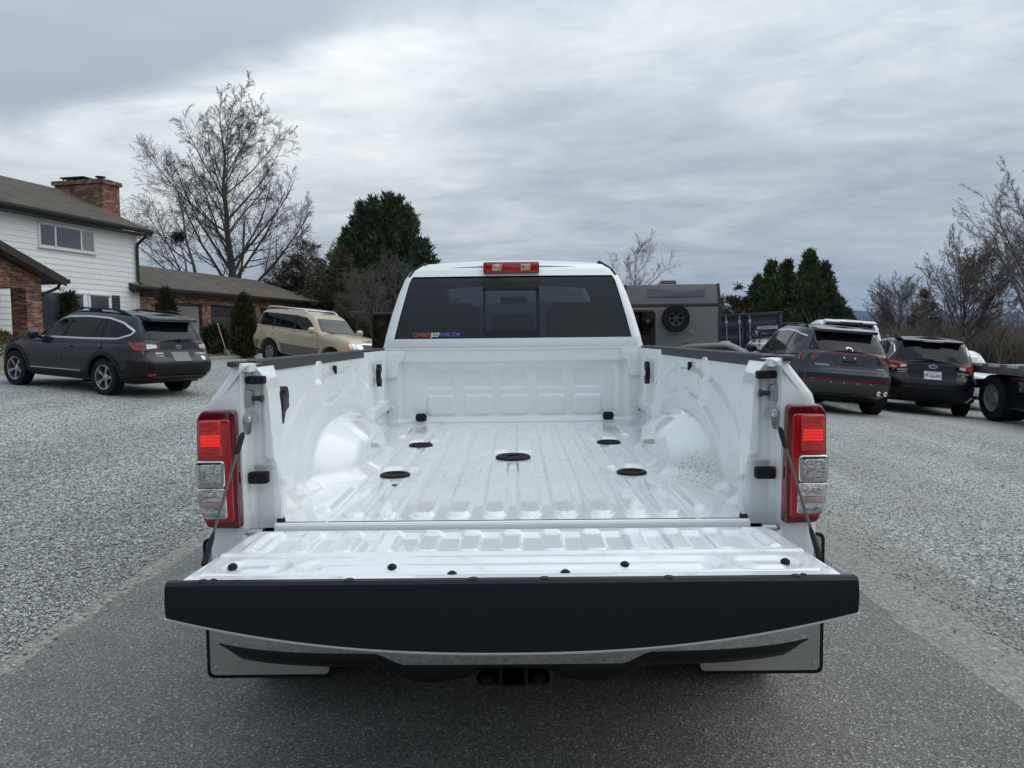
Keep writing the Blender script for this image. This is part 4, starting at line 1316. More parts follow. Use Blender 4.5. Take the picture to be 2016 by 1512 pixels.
for s in (-1, 1):
    yy = np.r_[np.linspace(2.42, 2.465, 10), np.linspace(2.49, 5.02, 90)]
    tp('bed_side', gridm('bed_side', np.linspace(0, 1, 70), yy, f_outer(s), flip=s < 0), WHITE)

    SHIFT = 0.058

    def f_corner(U, Z):
        x1 = np.maximum(xo_bed(Z) - 0.044, 0.8625)
        return s * (0.862 + (x1 - 0.862) * U), np.full_like(U, 2.36) + 0.01 * ss(1.34, 1.46, Z) , Z
    tp('bed_corner_panel', gridm('bed_corner_panel', np.linspace(0, 1, 6), np.linspace(0.845, 1.474, 50), f_corner, flip=s < 0), WHITE)
    # door-jamb like post that the tailgate closes against
    path = np.array([(0.862, 2.36), (0.862, 2.425), (0.850, 2.437), (0.790, 2.440), (0.768, 2.447), (0.764, 2.47), (0.772, 2.52), (0.845, 2.64)])
    ps = np.r_[0, np.cumsum(np.hypot(*np.diff(path, axis=0).T))]
    ps /= ps[-1]

    def f_jamb(T, Z):
        x = np.interp(T, ps, path[:, 0])
        y = np.interp(T, ps, path[:, 1])
        lim = np.interp(Z, [0.95, 1.39, 1.43, 1.474], [0.766, 0.795, 0.806, 0.842])
        x = np.maximum(x, lim)
        y = y - 0.014 * rbox(x, Z, 0.795, 1.30, 0.020, 0.14, 0.015, 0.008) * (y < 2.45) + 0.010 * (1 - ss(1.13, 1.14, Z)) * (y < 2.46) * (y > 2.43)
        return s * x, y, Z
    tp('tail_post', gridm('tail_post', np.linspace(0, 1, 80), np.linspace(0.93, 1.474, 70), f_jamb, flip=s < 0), BED)
    b = MB().prism([(s * 0.836, 1.452), (s * 0.900, 1.468), (s * 0.872, 1.4825), (s * 0.838, 1.4825)], 2.372, 2.53, 'y')
    tp('post_cap', b.me('post_cap', bevel=0.006), WHITE)
    SHIFT = 0.0
    # plastic rail cap, slightly bowed along its length
    ys = np.linspace(2.505, 5.01, 40)
    prof = [(0.8365, 1.449), (0.8365, 1.486), (0.840, 1.491), (0.888, 1.4915), (0.900, 1.485), (0.906, 1.462), (0.902, 1.455), (0.89, 1.47)]
    pr = np.array(prof)

    def f_cap(I, Y):
        i = I.astype(int)
        k = ss(2.505, 2.56, Y)
        x, z = pr[i, 0], pr[i, 1]
        return s * (x - 0.02 * (1 - k) * (x > 0.88)), Y, z - 0.004 * (1 - k)
    me = gridm('rail_cap', np.arange(len(prof)), ys, f_cap, flip=s > 0, sharp=30)
    bm = bmesh.new(); bm.from_mesh(me)
    be = [e for e in bm.edges if e.is_boundary and all(abs(v.co.y - 2.505) < 1e-4 for v in e.verts)]
    bmesh.ops.edgeloop_fill(bm, edges=be); bm.to_mesh(me); bm.free()
    tp('rail_cap', me, GREYP)
    # corner end of the cap wrapping over the bedside
    b = MB().prism(rpoly([(s * 0.905, 2.415), (s * 0.868, 2.40), (s * 0.862, 2.52), (s * 0.905, 2.52)], 0.02), 1.472, 1.489, 'z')
    tp('rail_end_cap', b.me('rail_end_cap', bevel=0.005), GREYP)
    # hardware on the post
    SHIFT = 0.05
    for (zc, hw, hh, nm) in ((1.427, 0.030, 0.013, 'rubber_bumper'), (1.106, 0.031, 0.019, 'rubber_bumper')):
        b = MB().box((s * 0.829 - hw, 2.408, zc - hh), (s * 0.829 + hw, 2.442, zc + hh))
        rb = tp(nm, b.me(nm, bevel=0.005), BLACKR)
        b = MB().lathe([(0.0, 2.4065), (0.006, 2.4065), (0.007, 2.4075)], 14, 'y', (s * 0.835, 0, zc))
        tp('bolt_recess', b.me('bolt_recess'), DARK, rb)
    b = MB().lathe([(0.0, 0.0), (0.011, 0.0), (0.0125, 0.003), (0.0125, 0.008), (0.0085, 0.010), (0.0085, 0.052)], 18, 'x')
    me = b.me('striker_pin')
    me.transform(Matrix.Translation((s * 0.806, 2.418, 1.367)) @ Matrix.Diagonal((s, 1, 1, 1)))
    st = tp('striker_pin', me, M('worn_black_steel', (0.05, 0.05, 0.05), 0.4, 0.7))
    b = MB().prism(rect(s * 0.853 - 0.013, s * 0.853 + 0.013, 1.34, 1.395, 0.012), 2.405, 2.44, 'y')
    tp('striker_plate', b.me('striker_plate', bevel=0.003), M('zinc', (0.35, 0.36, 0.36), 0.45, 0.6), st)
    SHIFT = 0.0
    # tailgate cable
    top = Vector((s * 0.852, 2.440, 1.297))
    bot = Vector((s * 0.850, 2.075, 0.945))
    d = (bot - top).normalized()
    b = MB().tube([top + d * 0.07, bot - d * 0.03], 0.0042, 10)
    cb = tp('tailgate_cable', b.me('tailgate_cable'), M('grey_cable', (0.06, 0.06, 0.062), 0.6))
    b = MB().tube([top + d * 0.05, top + d * 0.062, top + d * 0.125, top + d * 0.135], [0.005, 0.0085, 0.0085, 0.005], 10)
    tp('cable_sleeve', b.me('cable_sleeve'), BLACKR, cb)
    b = MB().tube([bot - d * 0.09, bot - d * 0.075, bot + d * 0.01], [0.0045, 0.007, 0.009], 8)
    tp('cable_end', b.me('cable_end'), BLACKR, cb)
    SHIFT = 0.045
    b = MB().prism(rpoly([(s * 0.848 - 0.016, 1.315), (s * 0.848 + 0.016, 1.315), (s * 0.850 + 0.012, 1.252), (s * 0.850 - 0.010, 1.252)], 0.012), 2.392, 2.398, 'y')
    eye = tp('cable_eyelet', b.me('cable_eyelet', bevel=0.0015), STEEL, cb)
    b = MB().lathe([(0.0, 2.381), (0.009, 2.381), (0.011, 2.384), (0.011, 2.392), (0.016, 2.393), (0.017, 2.44)], 16, 'y', (s * 0.846, 0, 1.302))
    tp('cable_bolt', b.me('cable_bolt'), M('bright_steel', (0.65, 0.65, 0.65), 0.25, 0.9), cb)
    SHIFT = 0.06
    # tail light: housing, inner red frame, lit bar, clear reverse lens and lower lens
    zt, zb = 1.336, 0.956
    fx = lambda v: s * v
    b = MB().prism(rpoly([(fx(0.863), zb), (fx(0.970), zb + 0.004), (fx(0.988), zb + 0.05), (fx(0.998), 1.08), (fx(0.994), zt - 0.03), (fx(0.978), zt), (fx(0.872), zt)], 0.016), 2.328, 2.44, 'y')
    tl = tp('tail_light', b.me('tail_light', bevel=0.007, seg=3), RED_D)
    b = MB().prism(rpoly([(fx(0.880), zb + 0.022), (fx(0.974), zb + 0.024), (fx(0.988), 1.06), (fx(0.988), zt - 0.03), (fx(0.885), zt - 0.028)], 0.014), 2.3215, 2.345, 'y')
    tp('red_lens', b.me('red_lens', bevel=0.004, seg=3), RED_B, tl)
    b = MB().prism(rect(min(fx(0.911), fx(0.984)), max(fx(0.911), fx(0.984)), 1.190, 1.304, 0.012), 2.3170, 2.335, 'y')
    tp('brake_lens', b.me('brake_lens', bevel=0.004, seg=3), M('ribbed_red_lens', (0.45, 0.006, 0.010), 0.14, coat=1.0, var=0.6, vscale=70, bump=0.6, bscale=160, emit=(1, 0.01, 0.01), es=0.06), tl)
    for k in range(4):
        z0 = 1.222 + k * 0.0095
        b = MB().box((min(fx(0.915), fx(0.978)), 2.3125, z0), (max(fx(0.915), fx(0.978)), 2.322, z0 + 0.0085))
        tp('lit_bar', b.me('lit_bar', bevel=0.0025), RED_L, tl)
    b = MB().prism(rect(min(fx(0.904), fx(0.998)), max(fx(0.904), fx(0.998)), 1.090, 1.178, 0.015), 2.3150, 2.36, 'y')
    rv = tp('reverse_lens_bezel', b.me('reverse_lens_bezel', bevel=0.006, seg=3), CHROME, tl)
    b = MB().prism(rect(min(fx(0.917), fx(0.985)), max(fx(0.917), fx(0.985)), 1.104, 1.166, 0.013), 2.3105, 2.33, 'y')
    tp('reverse_lens', b.me('reverse_lens', bevel=0.005, seg=3), CLEAR_G, tl)
    b = MB().prism(rpoly([(fx(0.899), 0.990), (fx(0.970), 0.990), (fx(0.988), 1.02), (fx(0.997), 1.0895), (fx(0.903), 1.0895)], 0.012), 2.3140, 2.36, 'y')
    lw = tp('lower_lens', b.me('lower_lens', bevel=0.006, seg=3), CLEAR_L, tl)
    for (z0, z1, mt) in ((1.060, 1.076, CLEAR_G), (1.026, 1.053, M('pink_clear_lens', (0.55, 0.40, 0.40), 0.12, 0.6, coat=1.0)), (1.000, 1.019, CLEAR_G)):
        b = MB().prism(rect(min(fx(0.912), fx(0.978)), max(fx(0.912), fx(0.978)), z0, z1, 0.006), 2.3100, 2.33, 'y')
        tp('lens_facet', b.me('lens_facet', bevel=0.003), mt, tl)
    SHIFT = 0.0
    # side marker lamp on the flare
    b = MB().prism(rect(2.84, 2.88, 0.880, 0.900, 0.008), min(fx(1.10), fx(1.168)), max(fx(1.10), fx(1.168)), 'x')
    tp('marker_lamp', b.me('marker_lamp', bevel=0.006), RED_B)
    # tie-down loop and hook plates
    b = MB().tube([(s * 0.832, 4.93, 1.112), (s * 0.79, 4.915, 1.112), (s * 0.768, 4.91, 1.100), (s * 0.768, 4.91, 1.078), (s * 0.79, 4.915, 1.066), (s * 0.832, 4.93, 1.066)], 0.006, 8)
    lp = tp('tie_down_loop', b.me('tie_down_loop'), WHITE)
    b = MB().box((min(fx(0.812), fx(0.826)), 4.928, 1.070), (max(fx(0.812), fx(0.826)), 4.94, 1.108))
    tp('loop_slot', b.me('loop_slot', bevel=0.003), DARK, lp)
    b = MB().prism(rpoly([(4.585, 1.265), (4.615, 1.265), (4.635, 1.305), (4.60, 1.322), (4.60, 1.345), (4.635, 1.362), (4.615, 1.40), (4.585, 1.40), (4.56, 1.36), (4.56, 1.305)], 0.006), min(fx(0.797), fx(0.822)), max(fx(0.797), fx(0.822)), 'x')
    tp('hook_slot', b.me('hook_slot'), BLACKP)
    b = MB().prism(rect(3.57, 3.59, 1.392, 1.432, 0.009), min(fx(0.826), fx(0.846)), max(fx(0.826), fx(0.846)), 'x')
    tp('stake_slot', b.me('stake_slot'), DARK)
    b = MB().prism(rpoly([(fx(0.755), 1.30), (fx(0.842), 1.30), (fx(0.842), 1.474), (fx(0.70), 1.474), (fx(0.70), 1.42), (fx(0.74), 1.40)], 0.02), 4.930, 4.948, 'y')
    gus = tp('corner_gusset', b.me('corner_gusset', bevel=0.003), BED)
    for zc in (1.325, 1.355):
        b = MB().lathe([(0.0, 4.922), (0.007, 4.922), (0.009, 4.926), (0.009, 4.93)], 12, 'y', (fx(0.815), 0, zc))
        tp('gusset_bolt', b.me('gusset_bolt'), WHITE, gus)
    # dark block put in for the shadow in the drain gap at the sill
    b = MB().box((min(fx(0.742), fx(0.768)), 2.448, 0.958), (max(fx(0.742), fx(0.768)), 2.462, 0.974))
    tp('sill_gap_shade', b.me('sill_gap_shade', bevel=0.003), DARK)

# ---- fittings in the bed
for (px, py) in PUCKS:
    z = float(floor_z0(py))
    b = MB().lathe([(0.064, z - 0.002), (0.065, z + 0.007), (0.058, z + 0.012), (0.046, z + 0.011), (0.041, z + 0.004), (0.038, z + 0.0015), (0.0, z + 0.001)], 32, 'z', (px, py, 0))
    tp('puck_ring', b.me('puck_ring'), BLACKR)
z = float(floor_z0(CENTRE[1]))
b = MB().lathe([(0.084, z - 0.002), (0.085, z + 0.008), (0.076, z + 0.015), (0.058, z + 0.014), (0.054, z + 0.007), (0.050, z + 0.012), (0.0, z + 0.012)], 40, 'z', (CENTRE[0], CENTRE[1], 0))
cc = tp('hitch_cover', b.me('hitch_cover'), BLACKR)
b = MB().box((-0.036, -0.006, z + 0.011), (0.036, 0.006, z + 0.02))
me = b.me('cover_grip', bevel=0.003)
me.transform(Matrix.Translation((CENTRE[0], CENTRE[1], 0)) @ Matrix.Rotation(R(35), 4, 'Z'))
tp('cover_grip', me, BLACKP, cc)
for (px, py, r) in ((-0.475, 2.98 + 0.07, 0.014), (-0.46, 4.22, 0.014)):
    z = float(floor_z0(py))
    b = MB().lathe([(r, z), (r, z + 0.003), (0, z + 0.004)], 16, 'z', (px, py, 0))
    tp('drain_plug', b.me('drain_plug'), GREYP)
for px in (-0.605, 0.618):
    b = MB().prism(rect(px - 0.036, px + 0.036, 1.010, 1.062, 0.026, 6), 4.948, 4.965, 'y')
    tp('panel_plug', b.me('panel_plug', bevel=0.003), BLACKP)
b = MB().prism(rpoly([(2.62, 1.27), (2.645, 1.262), (2.665, 1.30), (2.70, 1.315), (2.715, 1.36), (2.70, 1.392), (2.63, 1.395), (2.60, 1.375), (2.60, 1.30)], 0.008), -0.846, -0.792, 'x')
ob_ = tp('power_outlet_box', b.me('power_outlet_box', bevel=0.006), BLACKP)
b = MB().prism(rect(2.625, 2.69, 1.315, 1.355, 0.006), -0.794, -0.787, 'x')
tp('outlet_flap', b.me('outlet_flap', bevel=0.003), GREYP, ob_)
b = MB().lathe([(0.0, -0.786), (0.008, -0.786), (0.009, -0.793)], 12, 'x', (0, 2.64, 1.375))
tp('outlet_screw', b.me('outlet_screw'), DARK, ob_)
# sill strip between bed and gate
b = MB().tube([(-0.77, 2.446, 0.954), (0.77, 2.446, 0.954)], 0.008, 12)
b.box((-0.77, 2.43, 0.90), (0.77, 2.45, 0.955))
tp('rear_sill', b.me('rear_sill'), WHITE)

# ---- lowered tailgate
GZ, GY0, GY1 = 0.949, 2.405, 1.872


def f_gate(X, T):
    Y = GY0 + (GY1 - GY0) * T
    k = T * 0.50
    z = np.full_like(X, GZ) + 0.004 * T
    z -= 0.010 * (1 - ss(0.0, 0.02, k))
    z -= 0.010 * rbox(X, k, 0, 0.155, 0.745, 0.092, 0.03, 0.009)
    for i in range(13):
        cx = (i - 6) * 0.124
        z += 0.0095 * rbox(X, k, cx, 0.145, 0.030, 0.098, 0.02, 0.007)
    z += 0.006 * np.exp(-((k - 0.275) / 0.010) ** 2)
    z -= 0.010 * rbox(X, k, 0, 0.375, 0.56, 0.050, 0.05, 0.013)
    z += 0.009 * rbox(X, k, 0, 0.375, 0.515, 0.020, 0.02, 0.012)
    for s in (-1, 1):
        z -= 0.011 * rbox(X, k, s * 0.680, 0.375, 0.085, 0.050, 0.05, 0.012)
        z += 0.008 * rbox(X, k, s * 0.680, 0.375, 0.045, 0.024, 0.02, 0.012)
    z -= 0.004 * np.exp(-((k - 0.445) / 0.006) ** 2)
    z -= 0.012 * ss(0.815, 0.83, np.abs(X))
    hw = 0.815 + 0.017 * ss(0.0, 0.10, k)
    return X / 0.832 * hw, Y, z


gate = tp('tailgate', gridm('tailgate', np.linspace(-0.832, 0.832, 320), np.linspace(0, 1, 110), f_gate), BED)


def lip(x):
    return 0.185 - 0.095 * np.abs(x / 0.857) ** 2.3


GC = 1.845
xs = np.linspace(-0.857, 0.857, 80)
prof = [(1.879, lambda x: 0.948 + 0 * x), (1.875, lambda x: 0.9575 + 0 * x), (1.855, lambda x: 0.958 + 0 * x), (1.8465, lambda x: 0.951 + 0 * x), (GC, lambda x: 0.945 + 0 * x),
        (GC - 0.004, lambda x: 0.955 - 0.5 * lip(x)), (GC, lambda x: 0.962 - lip(x)), (GC + 0.01, lambda x: 0.956 - lip(x))]
V = np.array([[(x, yv, float(fz(x))) for (yv, fz) in prof] for x in xs])
me = mesh('gate_cap', V.reshape(-1, 3), grid_faces(len(xs), len(prof)), True, 25)
bm = bmesh.new(); bm.from_mesh(me)
for sx in (-1, 1):
    be = [e for e in bm.edges if e.is_boundary and all(abs(v.co.x - sx * 0.857) < 1e-4 for v in e.verts)]
    f = bmesh.ops.edgeloop_fill(bm, edges=be)
bm.to_mesh(me); bm.free()
gc = tp('gate_cap', me, M('satin_black_trim', (0.011, 0.0135, 0.0175), 0.42, spec=0.22, bump=0.08, bscale=300), gate)
for px in (395, 685, 930, 1070, 1315, 1565):
    x = (px - 1004) / 1500 * 1.90
    b = MB().lathe([(0.013, 0.956), (0.012, 0.9595), (0.0, 0.9605)], 14, 'z', (x, 1.865, 0))
    tp('cap_rivet', b.me('cap_rivet'), BLACKP, gate)
# outer skin (now the underside) with its bright painted edge showing below the trim
prof2 = [(GC + 0.006, lambda x: 0.963 - lip(x)), (GC + 0.0015, lambda x: 0.958 - lip(x)), (GC + 0.0045, lambda x: 0.9535 - lip(x)), (1.92, lambda x: 0.962 - lip(x) * 0.96), (2.10, lambda x: 0.885 - 0.35 * (lip(x) - 0.09)), (2.39, lambda x: 0.865 + 0 * x), (2.40, lambda x: 0.935 + 0 * x)]
xs2 = xs * (0.861 / 0.857)
V = np.array([[(x, yv, float(fz(np.clip(x, -0.857, 0.857)))) for (yv, fz) in prof2] for x in xs2])
me = mesh('gate_outer_skin', V.reshape(-1, 3), grid_faces(len(xs), len(prof2), True), True, 30)
tp('gate_outer_skin', me, WHITE, gate)
for s in (-1, 1):
    b = MB().prism([(1.868, 0.952), (2.39, 0.938), (2.39, 0.87), (2.10, 0.885), (1.868, 0.875)], s * 0.818, s * 0.834, 'x')
    tp('gate_side', b.me('gate_side', bevel=0.003), WHITE, gate)
    b = MB().box((s * 0.826 - 0.012, 2.02, 0.915), (s * 0.826 + 0.012, 2.06, 0.935))
    tp('latch_slot', b.me('latch_slot', bevel=0.004), DARK, gate)
    b = MB().prism(rpoly([(s * 0.832, 1.880), (s * 0.800, 1.880), (s * 0.800, 1.945), (s * 0.82, 1.955), (s * 0.832, 1.97)], 0.006), 0.944, 0.953, 'z')
    tp('gate_corner_tab', b.me('gate_corner_tab', bevel=0.002), WHITE, gate)
    b = MB().tube([(s * 0.80, 2.415, 0.935), (s * 0.845, 2.415, 0.935)], 0.018, 14)
    tp('gate_hinge', b.me('gate_hinge'), STEEL, gate)
for (px, py) in ((458, 1112), (420, 1143), (772, 1113), (890, 1127), (1113, 1124), (1230, 1108), (1546, 1102), (1582, 1132)):
    p = P(px, py, 2.0)
    k = (0.955 - H_CAM) / (p.z - H_CAM)
    x, y = p.x * k - TX, p.y * k
    b = MB().lathe([(0.0125, 0.945), (0.0125, 0.9535), (0.0095, 0.9555), (0.006, 0.9585), (0.0, 0.959)], 12, 'z', (x, y, 0))
    tp('gate_plug', b.me('gate_plug'), BLACKR, gate)

# ---- bumper, hitch, mud flaps
def f_bump(X, T):
    ax = np.abs(X)
    y = 2.275 + 0.10 * (ax / 0.95) ** 5
    zb = 0.588 - 0.036 * (1 - ss(0.33, 0.43, ax))
    z = zb + (0.84 - zb) * T
    y = y - 0.020 * np.sin(np.pi * np.clip(T, 0, 1)) + 0.012 * (1 - T) ** 3
    return X, y, z


bu = tp('rear_bumper', gridm('rear_bumper', np.linspace(-0.968, 0.968, 90), np.linspace(0, 1, 16), f_bump), CHROME)
def f_val(X, T):
    ax = np.abs(X)
    y = 2.300 + 0.10 * (ax / 0.95) ** 5
    zb = 0.592 - 0.036 * (1 - ss(0.33, 0.43, ax))
    dep = 0.066 - 0.030 * ss(0.88, 0.97, ax) - 0.03 * (1 - ss(0.10, 0.16, ax)) + 0.014 * np.exp(-((ax - 0.26) / 0.07) ** 2)
    z = zb - dep * T
    return X * 0.985, y - 0.012 * np.sin(np.pi * np.clip(T, 0, 1)) + 0.03 * T ** 2, z
tp('bumper_valance', gridm('bumper_valance', np.linspace(-0.965, 0.965, 120), np.linspace(0, 1, 10), f_val), BLACKP, bu)
b = MB().box((-0.80, 2.29, 0.828), (0.80, 2.40, 0.845))
tp('step_pad', b.me('step_pad', bevel=0.004), BLACKP, bu)
b = MB()
o_, i_ = rect(-0.043, 0.043, 0.470, 0.548, 0.012), rect(-0.034, 0.034, 0.479, 0.539, 0.008)
n = len(o_)
for yv in (2.235, 2.60):
    pass
V = [(x, 2.305, z) for x, z in o_] + [(x, 2.305, z) for x, z in i_] + [(x, 2.60, z) for x, z in o_] + [(x, 2.60, z) for x, z in i_]
F = []
for k in range(n):
    k2 = (k + 1) % n
    F += [(k, k2, n + k2, n + k), (k, 2 * n + k, 2 * n + k2, k2), (n + k, n + k2, 3 * n + k2, 3 * n + k)]
b.add(V, F)
hr = tp('hitch_receiver', b.me('hitch_receiver'), M('black_steel', (0.006, 0.006, 0.007), 0.5, spec=0.25))
for s in (-1, 1):
    b = MB().prism(rpoly([(s * 0.045, 2.31), (s * 0.11, 2.305), (s * 0.118, 2.36), (s * 0.10, 2.43), (s * 0.045, 2.40)], 0.015), 0.474, 0.484, 'z')
    b.prism([(s * 0.045, 0.483), (s * 0.105, 0.483), (s * 0.14, 0.60), (s * 0.045, 0.60)], 2.39, 2.41, 'y')
    ch = tp('chain_loop', b.me('chain_loop', bevel=0.003), MATS['black_steel'], hr)
    b = MB().lathe([(0.0, 0.4855), (0.020, 0.4855), (0.022, 0.4835)], 16, 'z', (s * 0.082, 2.335, 0))
    tp('chain_hole', b.me('chain_hole'), M('grey_hole', (0.05, 0.05, 0.05), 0.6), hr)
    xa, xb = sorted((s * 0.72, s * 1.222))
    b = MB().prism(rect(xa, xb, 0.214, 0.78, 0.03), 2.945, 2.957, 'y')
    fl = tp('mud_flap', b.me('mud_flap', bevel=0.003), BLACKR)
    xa, xb = sorted((s * 0.735, s * 1.205))
    b = MB().prism(rect(xa, xb, 0.231, 0.77, 0.022), 2.940, 2.9445, 'y')
    tp('flap_plate', b.me('flap_plate'), M('brushed_steel', (0.44, 0.43, 0.41), 0.45, 0.7, var=0.12, vscale=9), fl)
    for xx in (1.183, 0.755):
        b = MB().lathe([(0.0, 2.935), (0.007, 2.936), (0.009, 2.94)], 12, 'y', (s * xx, 0, 0.258))
        tp('flap_bolt', b.me('flap_bolt'), CHROME, fl)
# underbody: frame, axle, inner shell so that no daylight leaks through
b = MB().box((-0.62, 2.44, 0.60), (-0.48, 8.6, 0.80)).box((0.48, 2.44, 0.60), (0.62, 8.6, 0.80)).box((-0.95, 2.46, 0.86), (0.95, 5.0, 0.90))
b.tube([(-1.05, 3.6, 0.42), (1.05, 3.6, 0.42)], 0.06, 10).tube([(0, 3.45, 0.42), (0, 3.75, 0.42)], 0.17, 12)
b.box((-0.95, 5.05, 0.50), (0.95, 8.7, 0.62)).box((-0.62, 2.40, 0.62), (0.62, 2.46, 0.80))
tp('chassis', b.me('chassis'), DARK)


def wheel_meshes(R_, wd, rim_r, spokes, style='split'):
    """tyre and rim meshes, axis x, outer face towards +x"""
    h = wd / 2
    t = MB().lathe([(rim_r, -h * 0.85), (rim_r + 0.012, -h), (R_ * 0.93, -h), (R_ * 0.985, -h * 0.86), (R_, -h * 0.6), (R_, h * 0.6), (R_ * 0.985, h * 0.86), (R_ * 0.93, h), (rim_r + 0.012, h), (rim_r, h * 0.85)], 40, 'x')
    tm = t.me('tyre')
    r = MB().lathe([(rim_r + 0.006, h * 0.92), (rim_r - 0.012, h * 0.88), (rim_r - 0.02, h * 0.4), (rim_r - 0.03, -h * 0.8)], 40, 'x')
    r.lathe([(0.0, h * 0.72), (0.035, h * 0.72), (0.045, h * 0.60), (0.075, h * 0.5), (0.08, h * 0.2)], 20, 'x')
    for k in range(spokes):
        a = 2 * math.pi * k / spokes
        pairs = [(-0.10, 0.10)] if style != 'split' else [(-0.17, -0.03), (0.03, 0.17)]
        if style == 'fat':
            pairs = [(-0.22, 0.22)]
        for (d0, d1) in pairs:
            V = []
            for (rr, hx, kx) in ((0.055, 0.62, 1.6), (rim_r - 0.014, 0.74, 1.0)):
                for (dd, dx) in ((d0, 0), (d1, 0), (d1, -0.028), (d0, -0.028)):
                    an = a + dd * kx
                    V.append((h * hx + dx, rr * math.cos(an), rr * math.sin(an)))
            r.add(V, [(0, 1, 5, 4), (1, 2, 6, 5), (2, 3, 7, 6), (3, 0, 4, 7)])
    rm = r.me('rim', sharp=30)
    bk = MB().lathe([(0.0, -h * 0.1), (rim_r - 0.022, -h * 0.1)], 24, 'x')
    return tm, rm, bk.me('brake_disc')


def add_wheel(root, x, y, meshes, rim_mat, side, R_, off=(0, 0, 0), steer=0.0):
    tm, rm, bm_ = meshes
    e = bpy.data.objects.new('wheel', tm)
    COL.objects.link(e)
    e.parent = root
    e.location = (x + off[0], y + off[1], R_ + off[2])
    e.rotation_euler = (random.uniform(0, 1), 0, (0 if side > 0 else math.pi) + steer)
    if not tm.materials:
        tm.materials.append(TYRE)
    for (nm, me_, mt) in (('rim', rm, rim_mat), ('brake_disc', bm_, DARK)):
        if not me_.materials:
            me_.materials.append(mt)
        c = bpy.data.objects.new(nm, me_)
        COL.objects.link(c)
        c.parent = e
    return e


random.seed(5)
wm = wheel_meshes(0.405, 0.235, 0.225, 8, 'fat')
for s in (-1, 1):
    for xx in (0.80, 1.07):
        add_wheel(truck, s * xx, 3.6 - 5.5, wm, CHROME, s, 0.405)
    add_wheel(truck, s * 0.93, 7.95 - 5.5, wm, CHROME, s, 0.405)

# ---- cab
CZ = np.array([0.60, 1.00, 1.30, 1.45, 1.50, 1.55, 1.70, 1.85, 1.96, 2.02, 2.055])
CX = np.array([0.97, 1.00, 0.985, 0.900, 0.876, 0.866, 0.828, 0.784, 0.742, 0.705, 0.655])
CYR = np.array([5.05, 5.05, 5.05, 5.055, 5.06, 5.068, 5.115, 5.175, 5.225, 5.27, 5.32])
cab_x = lambda z: np.interp(z, CZ, CX)
cab_y = lambda z: np.interp(z, CZ, CYR)
WZ0, WZ1 = 1.548, 1.972
win_x = lambda z: np.interp(z, [WZ0, 1.75, 1.93, WZ1], [0.795, 0.748, 0.704, 0.682])
RC = 0.06


def f_cabback(s, z0, z1):
    def fn(U, Z):
        lo = np.where((Z > WZ0) & (Z < WZ1), win_x(Z), 0.0)
        hi = cab_x(Z)
        x = lo + (hi - lo) * U
        k = np.clip(x - (hi - RC), 0, RC) * 0.9999
        y = cab_y(Z) + RC - np.sqrt(RC * RC - k * k) + 0.05 * (x / 0.9) ** 2
        return s * x, y, Z
    return fn


